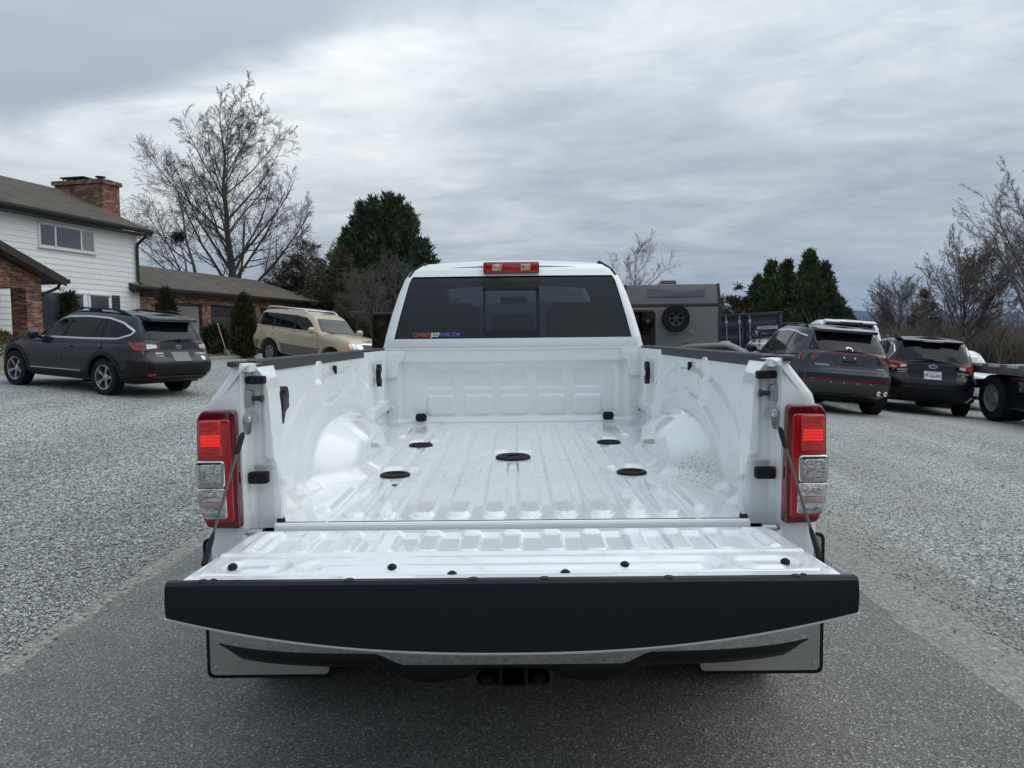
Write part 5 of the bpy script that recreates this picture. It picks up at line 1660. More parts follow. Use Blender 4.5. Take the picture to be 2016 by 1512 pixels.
for s in (-1, 1):
    tp('cab_pillar', gridm('cab_pillar', np.r_[np.linspace(0, 0.6, 8), np.linspace(0.65, 1, 14)], np.linspace(WZ0 + 1e-4, WZ1 - 1e-4, 40), f_cabback(s, WZ0, WZ1), flip=s < 0), WHITE)
    tp('cab_back_panel', gridm('cab_back_panel', np.r_[np.linspace(0, 0.9, 16), np.linspace(0.91, 1, 12)], np.linspace(1.0, WZ0, 20), f_cabback(s, 0, 0), flip=s < 0), WHITE)
    tp('roof_header', gridm('roof_header', np.r_[np.linspace(0, 0.88, 16), np.linspace(0.89, 1, 12)], np.linspace(WZ1, 2.055, 14), f_cabback(s, 0, 0), flip=s < 0), WHITE)

    def f_cabside(Z, Y):
        y0 = cab_y(Z) + RC + 0.05 * (cab_x(Z) / 0.9) ** 2
        yend = np.interp(Z, [1.35, 2.055], [7.95, 7.15])
        return s * cab_x(Z), y0 + (yend - y0) * Y, Z
    tp('cab_side', gridm('cab_side', np.r_[np.linspace(0.60, 1.50, 12), np.linspace(1.53, 2.055, 16)], np.linspace(0, 1, 20), f_cabside, flip=s < 0), WHITE)
    # side glass panes stand just proud of the cab side
    for (t0, t1) in ((0.07, 0.16), (0.19, 0.47), (0.53, 0.86)):
        def f_sg(Z, T):
            y0 = cab_y(Z) + RC
            yend = np.interp(Z, [1.35, 2.055], [7.95, 7.15])
            return s * (cab_x(Z) + 0.004), y0 + (yend - y0) * T, Z
        tp('side_window', gridm('side_window', np.linspace(1.54, 1.95, 8), np.linspace(t0, t1, 8), f_sg, flip=s < 0), M('dark_side_glass', (0.015, 0.018, 0.02), 0.05, coat=1.0))
    # front fender and door lower body are one flank
    b = MB().prism([(7.9, 0.62), (7.9, 1.30), (8.7, 1.25), (9.02, 1.15), (9.08, 0.62)], min(s * 0.72, s * 0.99), max(s * 0.72, s * 0.99), 'x')
    tp('front_fender', b.me('front_fender', bevel=0.05, seg=3), WHITE)
    # rubber ditch moulding along the roof edge
    pts = []
    for zq in (1.972, 1.99, 2.01, 2.03, 2.05):
        xq = float(cab_x(zq)) - 0.026
        kq = max(xq - (float(cab_x(zq)) - RC), 0)
        pts.append((s * xq, float(cab_y(zq)) + RC - math.sqrt(RC * RC - kq * kq) + 0.05 * (xq / 0.9) ** 2 + 0.004, zq))
    pts += [(s * 0.615, 5.42, 2.076), (s * 0.615, 7.0, 2.088)]
    b = MB().tube(pts, 0.011, 8)
    tp('roof_ditch_moulding', b.me('roof_ditch_moulding'), BLACKR)
    # towing mirror on its arm
    xa, xb = sorted((s * 1.055, s * 1.325))
    b = MB().prism(rect(xa, xb, 1.44, 1.795, 0.05), 7.10, 7.22, 'y')
    mi = tp('door_mirror', b.me('door_mirror', bevel=0.02, seg=3), BLACKP)
    xa, xb = sorted((s * 1.08, s * 1.30))
    b = MB().prism(rect(xa, xb, 1.56, 1.770, 0.03), 7.095, 7.101, 'y')
    tp('mirror_glass', b.me('mirror_glass'), M('mirror_glass', (0.40, 0.43, 0.45), 0.03, 1.0), mi)
    for (za, zb_) in ((1.50, 1.54), (1.66, 1.69)):
        b = MB().box((min(s * 0.86, s * 1.08), 7.14, za), (max(s * 0.86, s * 1.08), 7.2, zb_))
        tp('mirror_arm', b.me('mirror_arm', bevel=0.008), BLACKP, mi)


def f_roof(X, Y):
    z = 2.062 + 0.028 * (1 - (X / 0.69) ** 2) + 0.022 * np.sin(np.pi * np.clip((Y - 5.25) / 2.2, 0, 1))
    z = z - 0.03 * ss(0.64, 0.70, np.abs(X))
    z = z - 0.045 * (1 - ss(5.30, 5.42, Y)) - 0.03 * ss(6.95, 7.15, Y)
    return X, Y + 0.05 * (X / 0.9) ** 2, z


tp('roof', gridm('roof', np.linspace(-0.70, 0.70, 40), np.linspace(5.29, 7.16, 40), f_roof), WHITE)
tp('hood', gridm('hood', np.linspace(-0.74, 0.74, 20), np.linspace(7.88, 9.0, 20), lambda X, Y: (X, Y, 1.34 + 0.03 * (1 - (X / 0.74) ** 2) - 0.10 * ss(7.9, 9.1, Y))), WHITE)
b = MB().box((-0.80, 8.95, 0.62), (0.80, 9.06, 1.22))
gr = tp('front_grille', b.me('front_grille', bevel=0.03), BLACKP)
b = MB().prism(rect(-0.97, 0.97, 0.50, 0.74, 0.04), 9.02, 9.15, 'y')
tp('front_bumper', b.me('front_bumper', bevel=0.03), CHROME)


def f_rw(X, T):
    Z = WZ0 - 0.006 + (WZ1 - WZ0 + 0.012) * T
    x = X * (win_x(Z) + 0.008)
    return x, cab_y(Z) + 0.012 + 0.05 * (x / 0.9) ** 2, Z


rw = tp('rear_window', gridm('rear_window', np.linspace(-1, 1, 30), np.linspace(0, 1, 16), f_rw), AUTOGLASS)


def on_rw(poly, depth, name, mat, parent):
    """thin slab following the rear window, poly in (x,z)"""
    b = MB()
    n = len(poly)
    fr = [(x, float(cab_y(z)) + 0.012 + 0.05 * (x / 0.9) ** 2 - depth, z) for x, z in poly]
    bk = [(x, y + depth - 0.001, z) for x, y, z in fr]
    b.add(fr + bk, [tuple(range(n))] + [(i, (i + 1) % n, (i + 1) % n + n, i + n) for i in range(n)])
    return tp(name, b.me(name, smooth=False), mat, parent)


FRIT = M('black_glass_frit', (0.006, 0.007, 0.008), 0.12, spec=0.3)
for (x0, x1, z0, z1) in ((-0.205, 0.180, 1.885, 1.985), (-0.200, -0.182, 1.552, 1.885), (0.158, 0.182, 1.552, 1.885), (-0.182, 0.158, 1.552, 1.600)):
    on_rw([(x0, z0), (x1, z0), (x1, (z0 + z1) / 2), (x1, z1), (x0, z1), (x0, (z0 + z1) / 2)], 0.004, 'slider_frame', FRIT, rw)
on_rw([(-0.203, 1.876), (0.180, 1.876), (0.180, 1.887), (-0.203, 1.887)], 0.012, 'slider_top_seal', BLACKR, rw)
b = MB().tube([(s_ * (float(win_x(z_)) + 0.004), float(cab_y(z_)) + 0.012 + 0.05 * (float(win_x(z_)) / 0.9) ** 2, z_) for (s_, z_) in
               [(-1, WZ0), (-1, 1.65), (-1, 1.78), (-1, 1.90), (-1, WZ1)]], 0.008, 6)
b.tube([(float(win_x(z_)) + 0.004, float(cab_y(z_)) + 0.012 + 0.05 * (float(win_x(z_)) / 0.9) ** 2, z_) for z_ in (WZ0, 1.65, 1.78, 1.90, WZ1)], 0.008, 6)
for zz_ in (WZ0 - 0.002, WZ1 + 0.002):
    b.tube([(x_, float(cab_y(zz_)) + 0.012 + 0.05 * (x_ / 0.9) ** 2, zz_) for x_ in np.linspace(-1, 1, 13) * float(win_x(zz_))], 0.007, 6)
tp('window_seal', b.me('window_seal'), BLACKR, rw)
for (txt, pa, pb, cc_) in (('COWBOY', 812, 846, (0.62, 0.12, 0.09)), ('JEEP', 846.5, 866, (0.85, 0.85, 0.85)), ('RAM.COM', 866.5, 905, (0.13, 0.15, 0.52))):
    me = text_mesh('lettering', txt, 0.028, 0.0006, bold=0.0003)
    w_ = max(v.co.x for v in me.vertices) - min(v.co.x for v in me.vertices)
    x0, x1 = (pa - 1009) / 1500 * 5.085, (pb - 1009) / 1500 * 5.085
    me.transform(Matrix.Diagonal(((x1 - x0) * 0.97 / w_, 1, 1, 1)))
    zc = 1.574
    xc = (x0 + x1) / 2
    me.transform(Matrix.Translation((xc, float(cab_y(zc)) + 0.012 + 0.05 * (xc / 0.9) ** 2 - 0.005, zc)) @ Matrix.Rotation(R(90 - 13), 4, 'X'))
    tp('window_lettering', me, M('decal_' + txt.replace('.', '_').lower(), cc_, 0.5), rw)
# high brake lamp
b = MB().prism(rect(-0.197, 0.184, 1.987, 2.066, 0.016), 5.225, 5.40, 'y')
bl = tp('high_brake_lamp', b.me('high_brake_lamp', bevel=0.008, seg=3), RED_D)
b = MB().prism(rect(-0.185, 0.172, 1.996, 2.058, 0.012), 5.219, 5.24, 'y')
tp('red_lens', b.me('red_lens', bevel=0.005, seg=3), RED_B, bl)
for sx in (-0.104, 0.090):
    b = MB().prism(rect(sx - 0.034, sx + 0.034, 2.006, 2.050, 0.008), 5.213, 5.23, 'y')
    tp('cargo_lens', b.me('cargo_lens', bevel=0.004), M('warm_clear_lens', (0.62, 0.38, 0.28), 0.15, 0.7, coat=1.0, var=0.6, vscale=60, bump=0.5, bscale=90), bl)
# interior seen through the glass
LINER = M('dark_cab_liner', (0.012, 0.012, 0.013), 0.95, spec=0.1)
tp('headliner', gridm('headliner', np.linspace(-0.66, 0.66, 8), np.linspace(5.36, 7.12, 8), lambda X, Y: (X, Y, 2.028 - 0.03 * (X / 0.66) ** 2)), LINER)
for s in (-1, 1):
    tp('door_trim', gridm('door_trim', np.linspace(0.95, 2.03, 12), np.linspace(0, 1, 6), lambda Z, T: (s * (cab_x(Z) - 0.035), cab_y(Z) + 0.10 + (np.interp(Z, [1.35, 2.055], [7.85, 7.12]) - cab_y(Z) - 0.10) * T, Z)), LINER)
b = MB().box((-0.83, 5.16, 0.62), (0.83, 7.9, 0.95)).box((-0.80, 7.45, 0.95), (0.80, 7.95, 1.36))
tp('cab_floor', b.me('cab_floor'), DARK)
for (x, y, w_, nm) in ((-0.44, 5.42, 0.27, 'rear_seat'), (0.44, 5.42, 0.27, 'rear_seat'), (0.0, 5.42, 0.15, 'rear_seat'), (-0.44, 6.35, 0.27, 'front_seat'), (0.44, 6.35, 0.27, 'front_seat')):
    b = MB().box((x - w_, y, 0.95), (x + w_, y + 0.16, 1.56))
    st = tp(nm, b.me(nm, bevel=0.05, seg=3), SEATM)
    k = min(w_, 0.165)
    b = MB().box((x - k, y + 0.01, 1.55), (x + k, y + 0.12, 1.80 if w_ > 0.2 else 1.72))
    tp('headrest', b.me('headrest', bevel=0.045, seg=3), SEATM, st)
b = MB().add([(-0.80, 7.95, 1.36), (0.80, 7.95, 1.36), (0.64, 7.15, 2.05), (-0.64, 7.15, 2.05)], [(0, 1, 2, 3)])
tp('windscreen', b.me('windscreen', smooth=False), WSGLASS)
b = MB().prism(rect(-0.12, 0.12, 1.86, 1.93, 0.02), 7.12, 7.16, 'y')
tp('inside_mirror', b.me('inside_mirror', bevel=0.01), BLACKP)
# ------------------------------------------------------------------ parked cars
def curve(pts, x):
    a = np.array(pts, float)
    xs_, ys_ = a[:, 0], a[:, 1]
    # smooth (Catmull-Rom like) interpolation through the listed points
    x = np.clip(np.asarray(x, float), xs_[0], xs_[-1])
    m = np.gradient(ys_, xs_)
    i = np.clip(np.searchsorted(xs_, x) - 1, 0, len(xs_) - 2)
    h = xs_[i + 1] - xs_[i]
    t = (x - xs_[i]) / h
    sl = (ys_[i + 1] - ys_[i]) / h
    m0 = np.where(m[i] * sl <= 0, 0, np.sign(sl) * np.minimum(abs(m[i]), 3 * abs(sl)))
    m1 = np.where(m[i + 1] * sl <= 0, 0, np.sign(sl) * np.minimum(abs(m[i + 1]), 3 * abs(sl)))
    return (2 * t ** 3 - 3 * t ** 2 + 1) * ys_[i] + (t ** 3 - 2 * t ** 2 + t) * h * m0 + (-2 * t ** 3 + 3 * t ** 2) * ys_[i + 1] + (t ** 3 - t ** 2) * h * m1


def outline(yr, yf, W, nr, nf, N=44):
    th = np.linspace(-math.pi / 2, math.pi / 2, 400)
    c, s_ = np.abs(np.cos(th)), np.abs(np.sin(th))
    yc, hl = (yr + yf) / 2, (yf - yr) / 2
    n_ = np.where(th < 0, nr, nf)
    y = yc + np.sign(th) * hl * s_ ** (2 / n_)
    x = W * c ** (2 / n_)
    L = np.r_[0, np.cumsum(np.hypot(np.diff(x), np.diff(y)))]
    k = np.linspace(0, L[-1], N)
    return np.interp(k, L, x), np.interp(k, L, y)


def loft(levels, lid_top, lid_bot):
    """levels: list of (x[],y[],z[]) half outlines, bottom to top; closes with lids; returns verts, faces"""
    rows = []
    x, y, z = levels[0]
    for s_ in (0.0, 0.5):
        rows.append((x * s_, y, z))
    rows += levels
    x, y, z = levels[-1]
    for s_ in (0.93, 0.82, 0.65, 0.45, 0.22, 0.0):
        rows.append((x * s_, y, z + lid_top * (1 - s_ * s_)))
    N = len(x)
    V, F = [], []
    for (x, y, z) in rows:
        V += [(x[i], y[i], z[i]) for i in range(N)] + [(-x[i], y[i], z[i]) for i in range(N - 2, 0, -1)]
    m = 2 * N - 2
    for r_ in range(len(rows) - 1):
        for i in range(m):
            j = (i + 1) % m
            F.append((r_ * m + i, r_ * m + j, (r_ + 1) * m + j, (r_ + 1) * m + i))
    return V, F


def clean_mesh(V, F, name='tmp'):
    bm = bmesh.new()
    vs = [bm.verts.new(v) for v in V]
    for f in F:
        try:
            bm.faces.new([vs[i] for i in f])
        except ValueError:
            pass
    bmesh.ops.remove_doubles(bm, verts=bm.verts, dist=1e-4)
    bmesh.ops.dissolve_degenerate(bm, dist=1e-5, edges=bm.edges)
    bmesh.ops.recalc_face_normals(bm, faces=bm.faces)
    return bm


def strip(pts, w_, closed=False):
    """polygon list of quads along a 2D polyline"""
    out = []
    P_ = [Vector(p) for p in pts]
    n = len(P_)
    off = []
    for i in range(n):
        a = P_[i - 1] if (i > 0 or closed) else P_[i]
        c = P_[(i + 1) % n] if (i < n - 1 or closed) else P_[i]
        t = (c - a).normalized()
        off.append(Vector((-t.y, t.x)) * w_ / 2)
    for i in range(n if closed else n - 1):
        j = (i + 1) % n
        out.append([tuple(P_[i] - off[i]), tuple(P_[j] - off[j]), tuple(P_[j] + off[j]), tuple(P_[i] + off[i])])
    return out


class Car:
    def __init__(s, name, label, cat, loc, heading, spec, paint, group=None, pitch=(0.0, 0.0)):
        s.root = thing(name, label, cat, loc, 0, group)
        s.root.rotation_euler = (pitch[0], pitch[1], math.atan2(-heading[0], heading[1]))
        s.sp = spec
        s.paint = paint
        lo = spec['low']
        ks = np.linspace(0, 1, 18)
        lev = []
        for k in ks:
            W = float(curve(lo['W'], k))
            yr, yf = float(curve(lo['yr'], k)), float(curve(lo['yf'], k))
            x, y = outline(yr, yf, W, lo['nr'], lo['nf'], 64)
            zt = curve(lo['top'], y)
            zb = curve(lo['bot'], y)
            # fender haunches and waist
            x = x * (1 + lo.get('haunch', 0.0) * (np.exp(-((y - 0) / 0.45) ** 2) + np.exp(-((y - spec['wb']) / 0.45) ** 2)) * math.exp(-((k - 0.5) / 0.3) ** 2))
            lev.append((x, y, zb + (zt - zb) * k))
        V, F = loft(lev, lo.get('crown', 0.03), 0)
        bl = clean_mesh(V, F)
        ml = bpy.data.meshes.new('low')
        bl.to_mesh(ml)
        g = spec['green']
        lev = []
        for k in np.linspace(0, 1, 14):
            W = float(curve(g['W'], k))
            x, y = outline(float(curve(g['yr'], k)), float(curve(g['yf'], k)), W, g['nr'], g['nf'], 64)
            zt = curve(g['roof'], y)
            zb = curve(lo['top'], y) - 0.05
            lev.append((x, y, zb + (zt - zb) * k))
        V, F = loft(lev, g.get('crown', 0.04), 0)
        bg = clean_mesh(V, F)
        # one surface for projecting glass, lamps and trim
        both = bl.copy()
        tmp = bpy.data.meshes.new('g')
        bg.to_mesh(tmp)
        both.from_mesh(tmp)
        s.bvh = BVHTree.FromBMesh(both)
        both.free()
        # wheel arches cut from the lower body
        ob = bpy.data.objects.new('low', ml)
        COL.objects.link(ob)
        cut = MB()
        for yy in (0.0, spec['wb']):
            for sd in (-1, 1):
                xi = spec['hw'] * 0.52
                ra = spec['arch']
                poly = [(yy + ra * math.cos(a), spec['R'] * 0.98 + ra * math.sin(a)) for a in np.linspace(0, 2 * math.pi, 36, endpoint=False)]
                cut.prism(poly, min(sd * xi, sd * 1.6), max(sd * xi, sd * 1.6), 'x')
        cm = cut.me('cut', smooth=False)
        co = bpy.data.objects.new('cut', cm)
        COL.objects.link(co)
        md = ob.modifiers.new('b', 'BOOLEAN')
        md.object = co
        md.operation = 'DIFFERENCE'
        md.solver = 'EXACT'
        dg = bpy.context.evaluated_depsgraph_get()
        res = bpy.data.meshes.new_from_object(ob.evaluated_get(dg))
        bm = bmesh.new()
        bm.from_mesh(res)
        bm.from_mesh(tmp)
        me = bpy.data.meshes.new('body')
        bm.to_mesh(me)
        bm.free(); bl.free(); bg.free()
        for o in (ob, co):
            COL.objects.unlink(o)
            bpy.data.objects.remove(o)
        me.materials.clear()
        me.polygons.foreach_set('use_smooth', np.ones(len(me.polygons), bool))
        me.set_sharp_from_angle(angle=R(38))
        s.body = obj('body', me, paint, s.root)
        # dark floor pan and wheel-well liners
        b = MB().box((-spec['hw'] * 0.80, lo['yr'][0][1] + 0.25, 0.26), (spec['hw'] * 0.80, lo['yf'][0][1] - 0.25, 0.5))
        obj('floor_pan', b.me('floor_pan'), DARK, s.root)

    def patch(s, name, mat, axis, poly, off=0.005, both=False, sign=1, cell=0.10, parent=None, deep=0.012):
        polys = poly if isinstance(poly[0][0], (list, tuple)) else [poly]
        outs = []
        for sg in ((1, -1) if both else (sign,)):
            bm = bmesh.new()
            for pl in polys:
                if axis == 'y' and both:
                    pl = [(sg * p[0], p[1]) for p in pl]
                f = bm.faces.new([bm.verts.new((p[0], p[1], 0)) for p in pl])
            bmesh.ops.remove_doubles(bm, verts=bm.verts, dist=1e-4)
            us_ = [v.co.x for v in bm.verts]
            vs_ = [v.co.y for v in bm.verts]
            for (lo_, hi_, no) in ((min(us_), max(us_), (1, 0, 0)), (min(vs_), max(vs_), (0, 1, 0))):
                n_ = int((hi_ - lo_) / cell)
                for k in range(1, n_ + 1):
                    c = lo_ + (hi_ - lo_) * k / (n_ + 1)
                    bmesh.ops.bisect_plane(bm, geom=bm.verts[:] + bm.edges[:] + bm.faces[:], plane_co=(c, 0, 0) if no[0] else (0, c, 0), plane_no=no)
            dirn = {'x': Vector((-sg, 0, 0)), 'y': Vector((0, -sign, 0)), 'z': Vector((0, 0, -1))}[axis]
            for v in bm.verts:
                u_, w_ = v.co.x, v.co.y
                o_ = {'x': Vector((sg * 4, u_, w_)), 'y': Vector((u_, sign * 9, w_)), 'z': Vector((u_, w_, 6))}[axis]
                hit = s.bvh.ray_cast(o_, dirn)
                if hit[0] is None:
                    hit = s.bvh.find_nearest({'x': Vector((sg * 0.9, u_, w_)), 'y': Vector((u_, sign * 9, w_)), 'z': Vector((u_, w_, 2))}[axis])
                v.co = hit[0] - dirn * off
            be = [e for e in bm.edges if e.is_boundary]
            r_ = bmesh.ops.extrude_edge_only(bm, edges=be)
            for v in [q for q in r_['geom'] if isinstance(q, bmesh.types.BMVert)]:
                v.co += dirn * (off + deep)
            bmesh.ops.recalc_face_normals(bm, faces=bm.faces)
            me = bpy.data.meshes.new(name)
            bm.to_mesh(me)
            bm.free()
            me.polygons.foreach_set('use_smooth', np.ones(len(me.polygons), bool))
            me.set_sharp_from_angle(angle=R(40))
            outs.append(obj(name, me, mat, parent or s.root))
        return outs if len(outs) > 1 else outs[0]

    def line(s, pts, w_=0.012, axis='x', both=True, sign=1, mat=None, name='panel_gap', off=0.0015):
        s.patch(name, mat or DARK, axis, strip(pts, w_), off, both, sign, cell=0.12, deep=0.004)

    def wheels(s, meshes, rim, track, steer=0.0):
        for yy in (0.0, s.sp['wb']):
            for sd in (-1, 1):
                add_wheel(s.root, sd * track, yy, meshes, rim, sd, s.sp['R'], steer=steer if yy > 0 else 0)

    def text(s, body, h, x, z, mat, sign=-1, name='badge_lettering', lift=0.014, sx=1.0):
        me = text_mesh(name, body, h, 0.001, sx=sx)
        hit = s.bvh.ray_cast(Vector((x, sign * 9, z)), Vector((0, -sign, 0)))
        y = hit[0].y if hit[0] else 0
        nn = hit[1]
        tilt = math.atan2(nn.z, -nn.y * 1.0) if sign < 0 else 0
        me.transform(Matrix.Translation((x, y - lift, z)) @ Matrix.Rotation(R(90) - tilt, 4, 'X'))
        return obj(name, me, mat, s.root)

    def disc(s, name, mat, x, z, rx, rz, off=0.01, parent=None):
        poly = [(x + rx * math.cos(a), z + rz * math.sin(a)) for a in np.linspace(0, 2 * math.pi, 18, endpoint=False)]
        return s.patch(name, mat, 'y', poly, off, False, -1, parent=parent)

    def mirror(s, y, z, mat, size=1.0, sides=(-1, 1)):
        for sd in sides:
            x0 = s.sp['hw'] * 0.93
            b = MB()
            n_ = 12
            prof = [(0.0, 0.02), (0.03, 0.07), (0.07, 0.095), (0.14, 0.10), (0.20, 0.085), (0.235, 0.05), (0.24, 0.0)]
            V, F = [], []
            for (dx, rr) in prof:
                for k in range(n_):
                    a = 2 * math.pi * k / n_
                    V.append((sd * (x0 + 0.02 + dx * size), y + math.sin(a) * rr * 0.75 * size, z + math.cos(a) * rr * 0.95 * size))
            for i in range(len(prof) - 1):
                for k in range(n_):
                    F.append((i * n_ + k, i * n_ + (k + 1) % n_, (i + 1) * n_ + (k + 1) % n_, (i + 1) * n_ + k))
            b.add(V, F)
            b.tube([(sd * (x0 - 0.08), y + 0.02, z - 0.06), (sd * (x0 + 0.08), y, z - 0.03)], 0.028, 8)
            obj('door_mirror', b.me('door_mirror'), mat, s.root)

    def handle(s, y, z, mat):
        for sd in (-1, 1):
            pl = rpoly([(y - 0.11, z - 0.018), (y + 0.11, z - 0.018), (y + 0.11, z + 0.018), (y - 0.11, z + 0.018)], 0.015)
            s.patch('door_handle', mat, 'x', pl, 0.028, False, sd)

    def arch_trim(s, ra, w_, mat, z0=None, off=0.012):
        zc = s.sp['R'] * 0.98
        for yy in (0.0, s.sp['wb']):
            a0 = math.asin(max(-1, min(1, ((z0 or 0.30) - zc) / ra)))
            ang = np.linspace(a0, math.pi - a0, 22)
            pts = [(yy + (ra + w_ / 2) * math.cos(a), zc + (ra + w_ / 2) * math.sin(a)) for a in ang]
            s.patch('arch_trim', mat, 'x', strip(pts, w_), off, True, cell=0.3, deep=0.03)


def paint(name, col, rough=0.28, metal=0.35):
    return M(name, col, rough, metal, coat=0.4, spec=0.3, var=0.04, vscale=3)


CGLASS = M('car_glass', (0.006, 0.007, 0.009), 0.03, spec=0.28)
CGLASS2 = M('pale_car_glass', (0.030, 0.034, 0.038), 0.04, spec=0.5)
REDL = M('car_red_lens', (0.42, 0.012, 0.016), 0.12, coat=1.0)
REDLD = M('car_dark_red_lens', (0.07, 0.008, 0.012), 0.12, coat=1.0)
SILVER = M('silver_trim', (0.62, 0.63, 0.64), 0.22, 1.0)
ALLOY = M('alloy_rim', (0.45, 0.45, 0.45), 0.3, 0.9, var=0.1)
WHITEB = M('badge_white', (0.75, 0.75, 0.75), 0.3)


def ground_at(px, py, d0, d1):
    """where the pixel's ray meets the terrain between distances d0 and d1"""
    for _ in range(40):
        m_ = (d0 + d1) / 2
        p = P(px, py, m_)
        if p.z > float(terrain(p.x, p.y)):
            d0 = m_
        else:
            d1 = m_
    return p


def place(x, y, heading, wb, tr=0.8):
    """root transform for a car standing on the terrain: height, pitch and roll from its four wheels"""
    h = Vector(heading).normalized()
    T = lambda k, t: float(terrain(x + h.x * k + h.y * t, y + h.y * k - h.x * t))
    rl, rr_, fl_, fr_ = T(0, -tr), T(0, tr), T(wb, -tr), T(wb, tr)
    z0, z1 = (rl + rr_) / 2, (fl_ + fr_) / 2
    return (x, y, z0 - 0.012), (math.atan2(z1 - z0, wb), math.atan2((rl + fl_ - rr_ - fr_) / 2, 2 * tr))


# ---- dark grey lifted wagon on the left
SP = dict(wb=2.745, R=0.362, hw=0.93, arch=0.43,
          low=dict(W=[(0, 0.83), (0.12, 0.90), (0.45, 0.928), (0.72, 0.925), (0.92, 0.895), (1, 0.85)], yr=[(0, -0.92), (0.15, -1.06), (0.38, -1.11), (0.55, -1.08), (0.62, -1.03), (1, -0.93)],
                   yf=[(0, 3.45), (0.2, 3.66), (0.5, 3.70), (0.8, 3.62), (1, 3.48)], nr=7, nf=4.0,
                   top=[(-1.2, 1.09), (-0.9, 1.09), (0.5, 1.055), (1.8, 1.02), (2.45, 1.01), (2.9, 0.985), (3.3, 0.93), (3.75, 0.80)], bot=[(-1.2, 0.34), (-0.5, 0.29), (3.0, 0.27), (3.75, 0.32)], haunch=0.012, crown=0.05),
          green=dict(W=[(0, 0.895), (0.25, 0.855), (0.7, 0.765), (0.9, 0.70), (1, 0.63)], yr=[(0, -0.94), (0.3, -0.86), (0.7, -0.70), (0.9, -0.62), (1, -0.54)], yf=[(0, 2.55), (0.5, 2.05), (0.9, 1.50), (1, 1.30)], nr=6, nf=5,
                     roof=[(-1.0, 1.545), (-0.4, 1.585), (0.6, 1.62), (1.4, 1.61), (2.6, 1.50)], crown=0.035))
GREY1 = paint('slate_grey_paint', (0.016, 0.0175, 0.023), 0.25, 0.15)
rw_ = ground_at(213, 777, 10, 22)
hd = Vector((-0.905, 0.43)).normalized()
right = Vector((hd.y, -hd.x))
RA = Vector((rw_.x, rw_.y)) + right * 0.80
loc, pit = place(RA.x, RA.y, hd, 2.745)
c = Car('station_wagon', 'dark grey wagon with chrome window line and roof rails parked on gravel before the house', 'car', loc, hd, SP, GREY1, pitch=pit)
dlo = rpoly([(2.12, 1.06), (1.62, 1.37), (1.25, 1.485), (0.6, 1.515), (0.0, 1.495), (-0.38, 1.42), (-0.66, 1.27), (-0.62, 1.20), (-0.35, 1.115), (0.5, 1.085)], 0.05)
c.patch('side_window', CGLASS, 'x', dlo, 0.004, True)
c.patch('window_chrome', SILVER, 'x', strip(dlo, 0.032, True), 0.010, True)
for pl in ([(1.17, 1.07), (1.27, 1.07), (1.18, 1.49), (1.06, 1.495)], [(0.07, 1.09), (0.15, 1.09), (0.12, 1.50), (0.06, 1.50)], [(0.36, 1.09), (0.385, 1.09), (0.20, 1.50), (0.17, 1.50)], [(1.80, 1.06), (1.83, 1.06), (1.66, 1.35), (1.63, 1.35)]):
    c.patch('window_pillar', BLACKP, 'x', pl, 0.008, True)
c.line([(1.24, 1.07), (1.20, 0.80), (1.22, 0.42)])
c.line([(0.10, 1.09), (0.02, 0.92), (0.30, 0.72), (0.42, 0.42)])
c.line([(2.16, 1.05), (2.24, 0.85), (2.20, 0.45)])
c.handle(1.02, 0.91, GREY1); c.handle(-0.02 + 0.18, 0.935, GREY1)
c.patch('sill_cladding', BLACKP, 'x', [(0.44, 0.30), (2.28, 0.28), (2.28, 0.43), (0.55, 0.45)], 0.014, True)
c.patch('sill_strip', SILVER, 'x', strip([(0.62, 0.452), (2.2, 0.435)], 0.018), 0.018, True)
c.arch_trim(0.43, 0.085, BLACKP, 0.32)
c.patch('bumper_cladding', BLACKP, 'x', rpoly([(-1.14, 0.33), (-0.42, 0.31), (-0.44, 0.45), (-0.62, 0.58), (-0.90, 0.72), (-1.14, 0.70)], 0.03), 0.013, True)
c.patch('bumper_cladding', BLACKP, 'y', rpoly([(-0.93, 0.34), (0.93, 0.34), (0.93, 0.70), (0.74, 0.70), (0.62, 0.60), (-0.62, 0.60), (-0.74, 0.70), (-0.93, 0.70)], 0.04), 0.013, False, -1)
c.patch('bumper_strip', GREYP, 'y', rect(-0.62, 0.62, 0.40, 0.435, 0.01), 0.03, False, -1)
c.patch('reflector', REDL, 'y', rect(0.60, 0.72, 0.435, 0.485, 0.01), 0.022, True, -1)
c.patch('rear_window', CGLASS, 'y', rpoly([(-0.70, 1.12), (0.70, 1.12), (0.60, 1.42), (0.54, 1.475), (-0.54, 1.475), (-0.60, 1.42)], 0.04), 0.006, False, -1)
# roof spoiler over the glass
b = MB().prism([(-0.86, 1.475), (-0.50, 1.475), (-0.45, 1.585), (-0.60, 1.575), (-0.85, 1.53)], -0.56, 0.56, 'x')
obj('roof_spoiler', b.me('roof_spoiler', bevel=0.018), GREY1, c.root)
b = MB().prism([(-0.875, 1.47), (-0.60, 1.455), (-0.55, 1.478), (-0.86, 1.49)], -0.55, 0.55, 'x')
obj('spoiler_underside', b.me('spoiler_underside'), BLACKP, c.root)
c.patch('tail_lamp', REDLD, 'x', rpoly([(-1.06, 0.915), (-0.86, 0.94), (-0.66, 1.045), (-0.80, 1.065), (-1.04, 1.065)], 0.02), 0.010, True, cell=0.04)
c.patch('tail_lamp', REDLD, 'y', rpoly([(0.42, 0.96), (0.55, 0.915), (0.845, 0.915), (0.845, 1.065), (0.42, 1.045)], 0.02), 0.012, True, -1, cell=0.04)
c.patch('lamp_red_band', REDL, 'y', rpoly([(0.70, 0.925), (0.838, 0.925), (0.838, 1.055), (0.70, 1.055), (0.70, 1.03), (0.80, 1.025), (0.80, 0.955), (0.70, 0.95)], 0.008), 0.020, True, -1)
